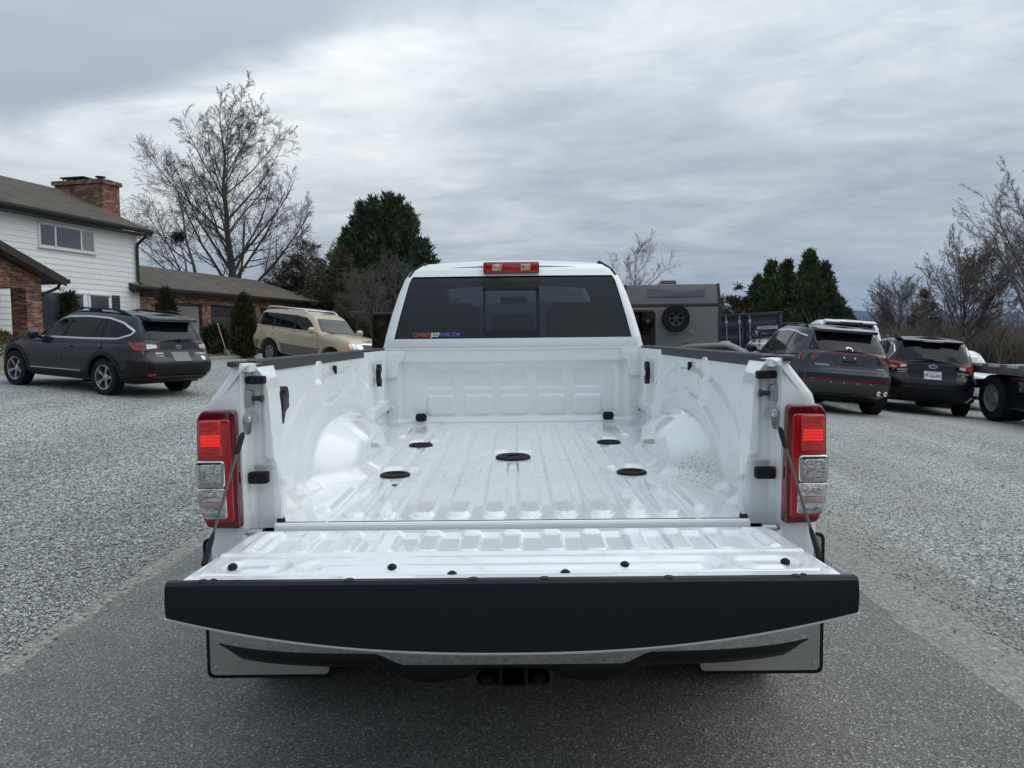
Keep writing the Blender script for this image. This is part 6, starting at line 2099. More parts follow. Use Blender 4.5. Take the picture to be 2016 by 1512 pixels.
c.patch('lamp_clear', CLEAR_L, 'y', rpoly([(0.50, 0.965), (0.69, 0.945), (0.69, 1.035), (0.50, 1.03)], 0.012), 0.020, True, -1)
c.patch('plate_recess', GREYP, 'y', rect(-0.33, 0.33, 0.70, 0.90, 0.02), 0.004, False, -1)
c.patch('number_plate', M('blank_plate', (0.17, 0.17, 0.18), 0.4, var=0.2, vscale=20), 'y', rect(-0.20, 0.20, 0.715, 0.89, 0.015), 0.016, False, -1)
c.disc('emblem', SILVER, 0, 0.985, 0.068, 0.036)
c.disc('emblem_field', M('emblem_blue', (0.02, 0.03, 0.10), 0.2, coat=1), 0, 0.985, 0.058, 0.028, 0.016)
c.text('SUBARU', 0.035, -0.47, 0.865, SILVER)
c.text('SYMMETRICAL', 0.016, -0.47, 0.815, SILVER)
c.text('OUTBACK', 0.035, 0.50, 0.855, SILVER)
c.disc('sticker', WHITEB, 0.53, 0.77, 0.055, 0.045, 0.006)
c.line([(-0.75, 1.10), (-0.78, 0.90), (-0.62, 0.62), (0.62, 0.62), (0.78, 0.90), (0.75, 1.10)], 0.014, 'y', False, -1)
b = MB().tube([(0.02, -0.985, 1.115), (0.33, -0.965, 1.135)], 0.018, 8).tube([(0.0, -0.985, 1.11), (0.10, -0.98, 1.12)], 0.03, 8)
obj('rear_wiper', b.me('rear_wiper'), BLACKP, c.root)
for sd in (-1, 1):
    b = MB().prism(rpoly([(1.45, 1.565), (1.18, 1.66), (0.95, 1.685), (0.55, 1.672), (0.05, 1.682), (-0.20, 1.65), (-0.42, 1.565), (-0.18, 1.60), (0.05, 1.645), (0.95, 1.65), (1.2, 1.61)], 0.02), min(sd * 0.60, sd * 0.655), max(sd * 0.60, sd * 0.655), 'x')
    b.box((min(sd * 0.60, sd * 0.655), 0.45, 1.59), (max(sd * 0.60, sd * 0.655), 0.75, 1.672))
    obj('roof_rail', b.me('roof_rail', bevel=0.008), BLACKP, c.root)
c.mirror(1.98, 1.10, GREY1)
c.patch('windscreen', CGLASS, 'z', rpoly([(-0.66, 2.42), (0.66, 2.42), (0.56, 1.56), (-0.56, 1.56)], 0.04), 0.006)
c.wheels(wheel_meshes(0.362, 0.235, 0.232, 5, 'split'), ALLOY, 0.80)

# ---- gold off-roader before the garage
SP = dict(wb=2.85, R=0.40, hw=0.965, arch=0.475,
          low=dict(W=[(0, 0.90), (0.12, 0.955), (0.4, 0.965), (0.7, 0.955), (0.92, 0.93), (1, 0.89)], yr=[(0, -1.05), (0.2, -1.13), (0.45, -1.14), (0.6, -1.06), (1, -1.0)], yf=[(0, 3.50), (0.2, 3.70), (0.5, 3.72), (0.8, 3.66), (1, 3.50)], nr=8, nf=5,
                   top=[(-1.2, 1.24), (0.5, 1.21), (1.9, 1.19), (2.4, 1.19), (2.9, 1.17), (3.3, 1.13), (3.75, 1.03)], bot=[(-1.2, 0.50), (-0.4, 0.42), (3.0, 0.40), (3.8, 0.46)], haunch=0.02, crown=0.06),
          green=dict(W=[(0, 0.925), (0.3, 0.875), (0.75, 0.785), (0.92, 0.735), (1, 0.66)], yr=[(0, -1.0), (0.5, -0.92), (0.9, -0.80), (1, -0.70)], yf=[(0, 2.36), (0.5, 2.02), (0.9, 1.70), (1, 1.52)], nr=8, nf=6,
                     roof=[(-1.1, 1.74), (-0.3, 1.79), (0.8, 1.81), (1.6, 1.79), (2.5, 1.70)], crown=0.04))
GOLD1 = paint('champagne_gold_paint', (0.46, 0.385, 0.285), 0.3, 0.3)
TAUPE = paint('taupe_lower_paint', (0.15, 0.135, 0.112), 0.35, 0.3)
hd = Vector((0.84, -0.54)).normalized()
q = P(533, 690, 25.2)
right = Vector((hd.y, -hd.x))
RA = Vector((q.x, q.y)) - right * 0.84
loc, pit = place(RA.x, RA.y, hd, 2.85)
c = Car('off_road_car', 'gold off-road car with taupe lower flanks parked before the garage', 'car', loc, hd, SP, GOLD1, pitch=pit)
dlo = rpoly([(1.98, 1.25), (1.66, 1.54), (1.46, 1.655), (0.8, 1.685), (-0.55, 1.67), (-0.80, 1.60), (-0.90, 1.30), (-0.80, 1.25)], 0.08)
c.patch('side_window', CGLASS, 'x', dlo, 0.004, True)
for pl in ([(0.98, 1.24), (1.10, 1.24), (1.06, 1.69), (0.94, 1.69)], [(0.0, 1.24), (0.09, 1.24), (0.07, 1.69), (-0.01, 1.69)], [(0.30, 1.24), (0.335, 1.24), (0.335, 1.69), (0.30, 1.69)]):
    c.patch('window_pillar', BLACKP, 'x', pl, 0.007, True)
c.patch('flank_cladding', TAUPE, 'x', rpoly([(0.52, 0.44), (2.33, 0.42), (2.36, 0.74), (0.47, 0.74)], 0.02), 0.014, True)
c.patch('flank_cladding', TAUPE, 'x', rpoly([(-1.18, 0.52), (-0.50, 0.46), (-0.52, 0.60), (-0.56, 0.74), (-1.18, 0.74)], 0.02), 0.014, True)
c.patch('flank_line', SILVER, 'x', strip([(0.46, 0.75), (2.37, 0.75)], 0.02), 0.02, True)
c.arch_trim(0.475, 0.11, GOLD1, 0.46, 0.03)
c.line([(1.04, 1.24), (1.04, 0.50)]); c.line([(0.04, 1.24), (0.10, 0.95), (0.45, 0.70)]); c.line([(2.20, 1.22), (2.28, 0.6)])
c.handle(0.82, 1.05, SILVER); c.handle(-0.02 + 0.16, 1.06, SILVER)
c.mirror(2.02, 1.28, GOLD1, 1.15)
c.patch('windscreen', CGLASS2, 'y', rpoly([(-0.74, 1.26), (0.74, 1.26), (0.63, 1.66), (-0.63, 1.66)], 0.05), 0.010, False, 1, cell=0.06)
for (xa, xb, z0, z1, nm, mt) in ((0.64, 0.80, 0.86, 1.03, 'head_lamp', CLEAR_L), (0.46, 0.62, 0.86, 1.02, 'head_lamp', CLEAR_L)):
    c.patch(nm, mt, 'y', rect(xa, xb, z0, z1, 0.06), 0.02, True, 1)
AMBER = M('amber_lens', (0.75, 0.22, 0.05), 0.15, coat=1.0)
c.patch('turn_lamp', AMBER, 'x', rpoly([(3.33, 0.88), (3.70, 0.86), (3.70, 1.03), (3.36, 1.05)], 0.03), 0.012, True)
c.patch('front_grille', GREYP, 'y', rect(-0.42, 0.42, 0.80, 1.02, 0.03), 0.012, False, 1)
c.patch('grille_chrome', CHROME, 'y', strip(rect(-0.43, 0.43, 0.79, 1.03, 0.03), 0.03, True), 0.02, False, 1)
c.patch('front_bumper', TAUPE, 'y', rect(-0.94, 0.94, 0.50, 0.75, 0.04), 0.03, False, 1)
c.patch('tail_lamp', REDL, 'x', rpoly([(-1.14, 0.86), (-1.02, 0.88), (-0.98, 1.20), (-1.10, 1.18)], 0.02), 0.012, True)
c.patch('rear_window', CGLASS, 'y', rect(-0.74, 0.74, 1.28, 1.66, 0.06), 0.006, False, -1)
for sd in (-1, 1):
    b = MB().tube([(sd * 0.66, -0.62, 1.81), (sd * 0.66, -0.50, 1.875), (sd * 0.66, 0.0, 1.895), (sd * 0.66, 1.15, 1.885), (sd * 0.66, 1.32, 1.80)], 0.028, 8)
    b.tube([(sd * 0.66, 0.35, 1.80), (sd * 0.66, 0.35, 1.89)], 0.025, 8)
    obj('roof_rail', b.me('roof_rail'), SILVER, c.root)
for yy in (-0.3, 0.9):
    obj('roof_bar', MB().tube([(-0.66, yy, 1.885), (0.66, yy, 1.885)], 0.02, 8).me('roof_bar'), SILVER, c.root)
b = MB().tube([(-0.60, 2.36, 1.235), (0.1, 2.33, 1.26)], 0.014, 6).tube([(0.05, 2.36, 1.235), (0.70, 2.33, 1.255)], 0.014, 6)
obj('wiper', b.me('wiper'), BLACKP, c.root)
c.wheels(wheel_meshes(0.40, 0.275, 0.205, 8, 'fat'), M('dark_alloy', (0.32, 0.32, 0.32), 0.35, 0.8), 0.82)

# ---- dark grey compact crossover on the right
SP = dict(wb=2.755, R=0.36, hw=0.93, arch=0.43,
          low=dict(W=[(0, 0.82), (0.12, 0.89), (0.45, 0.932), (0.7, 0.925), (0.92, 0.885), (1, 0.83)], yr=[(0, -0.70), (0.15, -0.84), (0.35, -0.88), (0.5, -0.85), (0.62, -0.79), (1, -0.71)], yf=[(0, 3.45), (0.2, 3.58), (0.6, 3.60), (1, 3.42)], nr=6, nf=4,
                   top=[(-0.9, 1.14), (0.3, 1.09), (1.8, 1.03), (2.45, 1.02), (3.0, 0.99), (3.65, 0.80)], bot=[(-0.9, 0.38), (-0.4, 0.30), (3.0, 0.27), (3.7, 0.32)], haunch=0.02, crown=0.06),
          green=dict(W=[(0, 0.885), (0.3, 0.835), (0.7, 0.745), (0.9, 0.68), (1, 0.60)], yr=[(0, -0.73), (0.35, -0.62), (0.75, -0.44), (0.92, -0.36), (1, -0.28)], yf=[(0, 2.5), (0.5, 2.0), (0.9, 1.5), (1, 1.3)], nr=5.5, nf=5,
                     roof=[(-0.8, 1.545), (-0.2, 1.60), (0.8, 1.64), (1.5, 1.62), (2.6, 1.5)], crown=0.035))
GREY2 = paint('gunmetal_paint', (0.034, 0.037, 0.046), 0.25, 0.35)
hd = Vector((0.02, 1.0)).normalized()
q = ground_at(1713, 815, 10, 22)
right = Vector((hd.y, -hd.x))
RA = Vector((q.x, q.y)) - right * 0.80
loc, pit = place(RA.x, RA.y, hd, 2.755)
c = Car('crossover_car', 'gunmetal crossover with full-width light bar and no plate beside the pickup bed', 'car', loc, hd, SP, GREY2, pitch=pit)
dlo = rpoly([(2.15, 1.08), (1.6, 1.38), (1.2, 1.50), (0.5, 1.52), (0.05, 1.48), (-0.32, 1.40), (-0.30, 1.30), (0.10, 1.14), (0.8, 1.10)], 0.05)
c.patch('side_window', CGLASS, 'x', dlo, 0.004, True)
c.patch('window_chrome', SILVER, 'x', strip([(1.6, 1.39), (1.2, 1.515), (0.5, 1.535), (0.05, 1.495), (-0.36, 1.41)], 0.022), 0.010, True)
for pl in ([(1.13, 1.09), (1.22, 1.09), (1.14, 1.51), (1.05, 1.51)], [(0.22, 1.12), (0.28, 1.12), (0.18, 1.50), (0.12, 1.50)]):
    c.patch('window_pillar', BLACKP, 'x', pl, 0.008, True)
c.line([(1.2, 1.09), (1.15, 0.8), (1.2, 0.42)]); c.line([(0.22, 1.12), (0.15, 0.9), (0.40, 0.5)])
c.handle(1.0, 0.95, GREY2); c.handle(0.15, 0.98, GREY2)
c.mirror(1.98, 1.13, GREY2, 1.0)
c.arch_trim(0.43, 0.08, GREYP, 0.33)
c.patch('rear_window', CGLASS, 'y', rpoly([(-0.70, 1.17), (0.70, 1.17), (0.58, 1.44), (0.52, 1.495), (-0.52, 1.495), (-0.58, 1.44)], 0.04), 0.006, False, -1)
b = MB().prism([(-0.56, 1.50), (-0.25, 1.50), (-0.20, 1.60), (-0.35, 1.60), (-0.57, 1.555)], -0.55, 0.55, 'x')
obj('roof_spoiler', b.me('roof_spoiler', bevel=0.018), M('gloss_black', (0.012, 0.012, 0.014), 0.1, coat=1.0), c.root)
c.patch('light_bar', REDLD, 'y', strip([(-0.86, 1.105), (-0.5, 1.12), (0.5, 1.12), (0.86, 1.105)], 0.035), 0.012, False, -1)
c.patch('lamp_strip', M('dim_red_strip', (0.25, 0.03, 0.03), 0.2, coat=1), 'y', strip([(-0.84, 1.118), (-0.5, 1.132), (0.5, 1.132), (0.84, 1.118)], 0.010), 0.018, False, -1)
for (xa, xb) in ((0.50, 0.66), (0.68, 0.82)):
    c.patch('lamp_claw', M('smoked_lens', (0.03, 0.008, 0.010), 0.12, coat=1), 'y', rpoly([(xa, 1.10), (xb - 0.01, 1.10), (xb + 0.02, 0.96), (xb - 0.04, 0.955)], 0.015), 0.012, True, -1)
    c.patch('claw_edge', REDL, 'y', strip([(xb - 0.02, 1.09), (xb + 0.005, 0.97)], 0.012), 0.017, True, -1)
c.disc('emblem', SILVER, 0, 1.205, 0.072, 0.040, 0.014)
c.disc('emblem_field', M('emblem_dark', (0.02, 0.02, 0.022), 0.2), 0, 1.205, 0.058, 0.028, 0.017)
c.text('H', 0.042, 0, 1.205, SILVER, lift=0.022, name='emblem_letter', sx=1.6)
c.line([(-0.30, 1.06), (-0.24, 0.92), (0.24, 0.92), (0.30, 1.06)], 0.012, 'y', False, -1)
c.patch('plate_bracket', BLACKP, 'y', rect(-0.12, 0.12, 0.955, 0.995, 0.01), 0.010, False, -1)
for sd in (-0.10, 0.10):
    c.disc('plate_screw', WHITEB, sd, 1.045, 0.016, 0.016, 0.012)
c.text('TUCSON', 0.034, -0.50, 0.895, SILVER, sx=1.3)
c.text('HYBRID', 0.022, 0.55, 0.875, SILVER, sx=1.2)
c.line([(-0.74, 1.16), (-0.82, 0.95), (-0.66, 0.80), (0.66, 0.80), (0.82, 0.95), (0.74, 1.16)], 0.014, 'y', False, -1)
c.patch('bumper_black', BLACKP, 'y', rpoly([(-0.92, 0.66), (0.92, 0.66), (0.92, 0.735), (0.60, 0.745), (-0.60, 0.745), (-0.92, 0.735)], 0.02), 0.014, False, -1)
c.patch('bumper_red_strip', M('dark_red_strip', (0.22, 0.010, 0.025), 0.2, coat=1), 'y', rect(-0.72, 0.72, 0.630, 0.655, 0.008), 0.018, False, -1)
c.patch('skid_panel', M('bronze_grey', (0.075, 0.073, 0.068), 0.4, 0.4), 'y', rpoly([(-0.80, 0.40), (0.80, 0.40), (0.88, 0.50), (0.86, 0.62), (-0.86, 0.62), (-0.88, 0.50)], 0.03), 0.016, False, -1)
for xx in (-0.36, -0.12, 0.12, 0.36):
    c.patch('skid_fin', SILVER, 'y', rpoly([(xx - 0.014, 0.605), (xx + 0.014, 0.605), (xx, 0.565)], 0.003), 0.022, False, -1)
c.patch('reflector', REDL, 'y', rpoly([(0.76, 0.53), (0.86, 0.53), (0.88, 0.62), (0.78, 0.62)], 0.01), 0.022, True, -1)
for xx in (0.50, 0.62):
    b = MB().lathe([(0.042, -0.86), (0.042, -0.93), (0.036, -0.935), (0.033, -0.90), (0.0, -0.89)], 16, 'y', (xx, 0, 0.44))
    obj('exhaust_pipe', b.me('exhaust_pipe'), CHROME, c.root)
b = MB().prism([(0.30, 1.62), (0.22, 1.685), (0.20, 1.685), (0.18, 1.62)], -0.012, 0.012, 'x')
obj('roof_aerial', b.me('roof_aerial'), GREY2, c.root)
for sd in (-1, 1):
    obj('roof_rail', MB().tube([(sd * 0.60, -0.15, 1.60), (sd * 0.61, 0.1, 1.645), (sd * 0.61, 1.2, 1.665), (sd * 0.60, 1.5, 1.60)], 0.018, 8).me('roof_rail'), BLACKP, c.root)
c.wheels(wheel_meshes(0.36, 0.235, 0.235, 5, 'split'), ALLOY, 0.80)

# ---- black older wagon
SP = dict(wb=2.74, R=0.345, hw=0.91, arch=0.41,
          low=dict(W=[(0, 0.82), (0.12, 0.88), (0.45, 0.912), (0.7, 0.905), (0.92, 0.875), (1, 0.83)], yr=[(0, -0.88), (0.15, -1.0), (0.38, -1.04), (0.55, -1.0), (0.62, -0.96), (1, -0.88)], yf=[(0, 3.45), (0.2, 3.62), (0.6, 3.64), (1, 3.42)], nr=6, nf=4,
                   top=[(-1.1, 1.085), (0.3, 1.05), (1.8, 1.01), (2.45, 1.01), (3.0, 0.97), (3.7, 0.80)], bot=[(-1.1, 0.36), (-0.4, 0.28), (3.0, 0.26), (3.7, 0.32)], haunch=0.015, crown=0.05),
          green=dict(W=[(0, 0.875), (0.3, 0.83), (0.7, 0.745), (0.9, 0.69), (1, 0.62)], yr=[(0, -0.90), (0.35, -0.80), (0.75, -0.64), (0.92, -0.56), (1, -0.48)], yf=[(0, 2.5), (0.5, 2.0), (0.9, 1.5), (1, 1.3)], nr=5.5, nf=5,
                     roof=[(-1.0, 1.53), (-0.3, 1.575), (0.8, 1.60), (1.5, 1.585), (2.6, 1.5)], crown=0.04))
BLK = paint('black_car_paint', (0.005, 0.0055, 0.008), 0.2, 0.1)
hd = Vector((0.30, 1.0)).normalized()
q = ground_at(1888, 818, 11, 24)
right = Vector((hd.y, -hd.x))
RA = Vector((q.x, q.y)) - right * 0.78
loc, pit = place(RA.x, RA.y, hd, 2.74)
c = Car('station_wagon', 'black wagon with red and clear tail lamps and plate TP-26427', 'car', loc, hd, SP, BLK, pitch=pit)
dlo = rpoly([(2.15, 1.06), (1.6, 1.36), (1.2, 1.475), (0.5, 1.50), (0.0, 1.48), (-0.45, 1.41), (-0.62, 1.26), (-0.58, 1.13), (0.5, 1.09)], 0.06)
c.patch('side_window', CGLASS2, 'x', dlo, 0.004, True)
for pl in ([(1.15, 1.08), (1.24, 1.08), (1.16, 1.49), (1.07, 1.49)], [(0.08, 1.10), (0.16, 1.10), (0.10, 1.49), (0.03, 1.49)]):
    c.patch('window_pillar', BLK, 'x', pl, 0.008, True)
c.patch('window_chrome', SILVER, 'x', strip([(0.0, 1.49), (-0.47, 1.42), (-0.64, 1.26), (-0.60, 1.12)], 0.016), 0.010, True)
c.line([(1.2, 1.08), (1.17, 0.8), (1.2, 0.42)]); c.line([(0.12, 1.10), (0.05, 0.9), (0.42, 0.45)])
c.handle(1.0, 0.92, BLK); c.handle(0.15, 0.94, BLK); c.mirror(1.98, 1.10, BLK)
c.patch('rear_window', CGLASS, 'y', rpoly([(-0.68, 1.12), (0.68, 1.12), (0.58, 1.42), (0.52, 1.475), (-0.52, 1.475), (-0.58, 1.42)], 0.04), 0.006, False, -1)
b = MB().prism([(-0.70, 1.485), (-0.45, 1.48), (-0.40, 1.575), (-0.52, 1.57), (-0.71, 1.525)], -0.56, 0.56, 'x')
obj('roof_spoiler', b.me('roof_spoiler', bevel=0.018), BLK, c.root)
c.patch('spoiler_lamp', REDLD, 'y', rect(-0.18, 0.18, 1.50, 1.515, 0.004), 0.16, False, -1)
c.patch('tail_lamp', REDL, 'y', rpoly([(0.52, 0.95), (0.825, 0.93), (0.825, 1.07), (0.75, 1.075), (0.62, 1.06), (0.44, 1.03)], 0.02), 0.012, True, -1, cell=0.04)
c.patch('tail_lamp', REDL, 'x', rpoly([(-0.985, 0.93), (-0.80, 0.95), (-0.70, 1.04), (-0.80, 1.075), (-0.985, 1.07)], 0.02), 0.012, True)
c.patch('lamp_clear', CLEAR_L, 'y', rpoly([(0.48, 0.975), (0.60, 0.955), (0.59, 1.01), (0.49, 1.02)], 0.01), 0.018, True, -1)
c.patch('lamp_clear', CLEAR_L, 'y', rpoly([(0.65, 0.935), (0.818, 0.930), (0.818, 0.965), (0.65, 0.975)], 0.01), 0.018, True, -1)
c.patch('reflector', REDL, 'y', rpoly([(0.76, 0.55), (0.82, 0.56), (0.82, 0.70), (0.77, 0.69)], 0.01), 0.020, True, -1)
c.patch('plate_recess', BLACKP, 'y', rpoly([(-0.40, 0.70), (0.40, 0.70), (0.46, 0.92), (-0.46, 0.92)], 0.03), 0.004, False, -1)
PLATE = M('white_plate', (0.62, 0.63, 0.62), 0.4)
c.patch('number_plate', PLATE, 'y', rect(-0.16, 0.16, 0.745, 0.905, 0.012), 0.014, False, -1)
c.text('TP-26427', 0.075, 0, 0.815, M('plate_ink', (0.03, 0.035, 0.05), 0.5), name='plate_lettering', lift=0.03, sx=0.88)
c.text('NORTH CAROLINA', 0.016, 0, 0.885, MATS['plate_ink'], name='plate_lettering', lift=0.03)
c.disc('emblem', SILVER, 0, 1.00, 0.080, 0.040)
c.disc('emblem_field', MATS['emblem_blue'], 0, 1.00, 0.066, 0.028, 0.016)
c.text('SUBARU', 0.036, -0.55, 0.905, WHITEB, sx=1.1); c.text('OUTBACK', 0.020, -0.55, 0.855, WHITEB)
c.text('OUTBACK', 0.032, 0.55, 0.885, WHITEB); c.text('2.5i', 0.026, 0.55, 0.838, WHITEB)
c.line([(-0.76, 1.10), (-0.72, 0.75), (-0.62, 0.64), (0.62, 0.64), (0.72, 0.75), (0.76, 1.10)], 0.014, 'y', False, -1)
c.patch('bumper_cladding', BLACKP, 'y', rect(-0.91, 0.91, 0.37, 0.545, 0.03), 0.016, False, -1)
b = MB().tube([(-0.34, -0.985, 1.145), (0.0, -0.975, 1.135)], 0.018, 8)
obj('rear_wiper', b.me('rear_wiper'), BLACKP, c.root)
for sd in (-1, 1):
    b = MB().prism(rpoly([(1.4, 1.56), (1.2, 1.645), (0.9, 1.645), (0.8, 1.60), (0.0, 1.60), (-0.1, 1.645), (-0.42, 1.645), (-0.5, 1.545)], 0.02), min(sd * 0.57, sd * 0.64), max(sd * 0.57, sd * 0.64), 'x')
    obj('roof_rail', b.me('roof_rail', bevel=0.01), BLACKP, c.root)
b = MB().prism([(-0.12, 1.60), (-0.22, 1.67), (-0.24, 1.67), (-0.26, 1.59)], -0.012, 0.012, 'x')
obj('roof_aerial', b.me('roof_aerial'), BLK, c.root)
c.wheels(wheel_meshes(0.345, 0.225, 0.225, 5, 'split'), ALLOY, 0.78)


# ---- simpler cars that mostly hide behind others
def plain_car(name, label, loc2, heading, pt, kind, wscreen=CGLASS2, top=None):
    tall = kind == 'suv'
    top = top or (1.96 if tall else 1.46)
    belt = 1.14 if tall else top - 0.50
    ro = 1.0
    sp_ = dict(wb=2.8, R=0.35, hw=0.93, arch=0.42,
               low=dict(W=[(0, 0.82), (0.15, 0.89), (0.5, 0.925), (0.9, 0.885), (1, 0.84)], yr=[(0, -ro + 0.12), (0.3, -ro), (0.6, -ro + 0.05), (1, -ro + 0.12)], yf=[(0, 3.45), (0.2, 3.66), (0.6, 3.68), (1, 3.45)], nr=6, nf=4,
                        top=[(-1.1, belt), (0.5, belt), (2.3, belt - 0.02), (3.0, belt - 0.08), (3.8, belt - 0.22)], bot=[(-1.1, 0.36), (0, 0.28), (3, 0.27), (3.8, 0.33)], haunch=0.01, crown=0.05),
               green=dict(W=[(0, 0.885), (0.35, 0.83), (0.75, 0.74), (0.92, 0.68), (1, 0.60)], yr=[(0, -0.9), (0.5, -0.72), (1, -0.45)] if tall else [(0, -0.75), (0.5, -0.25), (0.9, 0.12), (1, 0.25)], yf=[(0, 2.5), (0.5, 2.05), (0.9, 1.6), (1, 1.4)], nr=5.5 if tall else 5, nf=5,
                          roof=[(-1, top - 0.06), (0.5, top), (1.4, top - 0.01), (2.6, top - 0.1)], crown=0.04))
    loc_, pt_ = place(loc2[0], loc2[1], heading, 2.8)
    c_ = Car(name, label, 'car', loc_, heading, sp_, pt, pitch=pt_)
    t0, t1 = belt + 0.05, top - 0.11
    if tall:
        dl = [(2.1, t0), (1.5, t1 - 0.05), (1.3, t1), (-0.35, t1), (-0.62, t0 + 0.08), (-0.55, t0)]
    else:
        dl = [(2.1, t0), (1.6, t1 - 0.08), (1.3, t1), (0.35, t1), (-0.2, t0 + 0.12), (-0.25, t0)]
    c_.patch('side_window', CGLASS, 'x', rpoly(dl, 0.05), 0.004, True)
    c_.patch('window_pillar', pt, 'x', [(1.1, t0), (1.2, t0), (1.15, t1), (1.05, t1)], 0.008, True)
    c_.patch('windscreen', wscreen, 'y', rpoly([(-0.74, t0), (0.74, t0), (0.60, t1 + 0.02), (-0.60, t1 + 0.02)], 0.05), 0.008, False, 1)
    c_.patch('rear_window', wscreen, 'y', rpoly([(-0.70, t0 + 0.03), (0.70, t0 + 0.03), (0.55, t1), (-0.55, t1)], 0.05), 0.008, False, -1)
    c_.patch('head_lamp', CLEAR_L, 'y', rpoly([(0.52, 0.68), (0.82, 0.70), (0.84, 0.80), (0.55, 0.78)], 0.03), 0.015, True, 1)
    c_.patch('tail_lamp', REDL, 'y', rpoly([(0.60, 0.80), (0.86, 0.80), (0.86, 0.98), (0.62, 0.95)], 0.03), 0.012, True, -1)
    c_.patch('front_grille', BLACKP, 'y', rect(-0.42, 0.42, 0.58, 0.76, 0.04), 0.012, False, 1)
    c_.line([(1.15, t0), (1.12, 0.45)])
    c_.mirror(1.95, t0 + 0.05, pt, 0.95)
    c_.wheels(wheel_meshes(0.35, 0.225, 0.225, 5, 'split'), ALLOY, 0.80)
    return c_


WHT = paint('white_car_paint', (0.74, 0.75, 0.75), 0.25, 0.0)
SLV = paint('silver_car_paint', (0.28, 0.30, 0.31), 0.3, 0.6)
DGR = paint('dark_sedan_paint', (0.05, 0.052, 0.055), 0.25, 0.4)
# white tall car just beyond the crossover: only its roof and roof spoiler rise above it
q = P(1652, 700, 18.6)
c = plain_car('tall_white_car', 'white tall car whose roof spoiler shows above the gunmetal crossover', (q.x, q.y), Vector((0.25, 1.0)), WHT, 'suv')
b = MB().prism([(-0.70, 1.86), (-0.36, 1.865), (-0.25, 1.955), (-0.45, 1.955), (-0.71, 1.91)], -0.56, 0.56, 'x')
sp_o = obj('roof_spoiler', b.me('roof_spoiler', bevel=0.045, seg=4), WHT, c.root)
b = MB().prism(rect(-0.25, 0.25, 1.870, 1.905, 0.015), -0.735, -0.66, 'y')
obj('spoiler_lamp', b.me('spoiler_lamp', bevel=0.008), REDLD, c.root)
# silver wagon facing us with bicycles lying on its roof
q = P(1512, 700, 22.6)
hd = Vector((-0.42, -1.0)).normalized()
c = plain_car('silver_car', 'silver car facing the pickup with gear strapped on its roof', (q.x - hd.x * 1.9, q.y - hd.y * 1.9), hd, SLV, 'sedan', CGLASS2)
SILVER_ROOT = c.root
# roof gear: a dark tangle of bicycle frame, wheel arcs and a blue strap in a roof tray
rk = thing('roof_load', 'dark bicycle gear with a grey shell and blue strap on the silver car roof', 'luggage', (0, 0, 0))
rk.location = SILVER_ROOT.location
rk.rotation_euler = SILVER_ROOT.rotation_euler
for yy in (0.55, 1.25):
    obj('roof_bar', MB().tube([(-0.66, yy, 1.50), (0.66, yy, 1.50)], 0.02, 8).me('roof_bar'), BLACKP, rk)
for (cx, cy) in ((0.42, 0.35), (0.42, 1.35)):
    b = MB()
    pts = [(cx + 0.02 * math.sin(a * 3), cy + 0.31 * math.cos(a), 1.60 + 0.10 * math.sin(a)) for a in np.linspace(0, 2 * math.pi, 22)]
    b.tube(pts, 0.022, 6, False)
    obj('bicycle_wheel', b.me('bicycle_wheel'), BLACKR, rk)
b = MB()
for (p0, p1) in (((0.42, 0.35, 1.60), (0.1, 0.85, 1.62)), ((0.1, 0.85, 1.62), (0.42, 1.35, 1.60)), ((-0.3, 0.6, 1.56), (0.42, 1.0, 1.66)), ((-0.5, 1.1, 1.58), (0.3, 0.7, 1.62)), ((-0.6, 0.5, 1.56), (-0.1, 1.2, 1.64)), ((-0.45, 1.3, 1.55), (0.2, 1.3, 1.63))):
    b.tube([p0, p1], 0.03, 6)
obj('bicycle_frame', b.me('bicycle_frame'), BLACKP, rk)
obj('grey_shell', gridm('grey_shell', np.linspace(0, math.pi * 0.9, 14), np.linspace(0, 1.0, 8), lambda A, T: (0.62 + 0.10 * np.cos(A), 0.35 + T, 1.56 + 0.16 * np.sin(A))), M('grey_shell', (0.20, 0.20, 0.20), 0.5), rk)
obj('blue_strap', MB().tube([(-0.35, 1.35, 1.50), (-0.3, 1.38, 1.56), (-0.1, 1.4, 1.565), (0.05, 1.4, 1.52)], 0.035, 8).me('blue_strap'), M('blue_strap', (0.12, 0.28, 0.55), 0.6), rk)
# dark saloon hiding behind the right bed rail
q = P(1362, 690, 19.6)
plain_car('dark_saloon', 'low dark saloon parked between the pickup bed and the camper', (q.x + 1.2, q.y - 0.3), Vector((-1.0, 0.25)), DGR, 'sedan', top=1.28)
# white saloons behind the black wagon and the tow truck
q = P(1932, 740, 20.0)
plain_car('white_saloon', 'white saloon with pale glass between the black wagon and the tow truck', (q.x - 0.3, q.y + 1.6), Vector((-0.35, -1.0)), WHT, 'sedan', M('green_car_glass', (0.11, 0.14, 0.14), 0.05, coat=1.0))
q = P(2040, 750, 23.0)
plain_car('white_saloon', 'white car just visible above the deck of the tow truck', (q.x + 0.6, q.y), Vector((0.9, -0.45)), WHT, 'sedan')

# ------------------------------------------------------------------ camper, container, tow truck
CG = M('camper_grey', (0.205, 0.198, 0.192), 0.45, var=0.04, vscale=2)
CD = M('camper_dark', (0.035, 0.036, 0.04), 0.5)
q = P(1322, 660, 22.5)
cz = float(terrain(q.x, q.y))
camper = thing('camper_trailer', 'grey square-backed camper trailer with spare wheel and dark lower skirt', 'trailer', (q.x, q.y, cz), R(-3))


def cp(name, b, mat, bevel=0.0, parent=None, seg=2):
    return obj(name, b.me(name, bevel=bevel, seg=seg), mat, parent or camper)


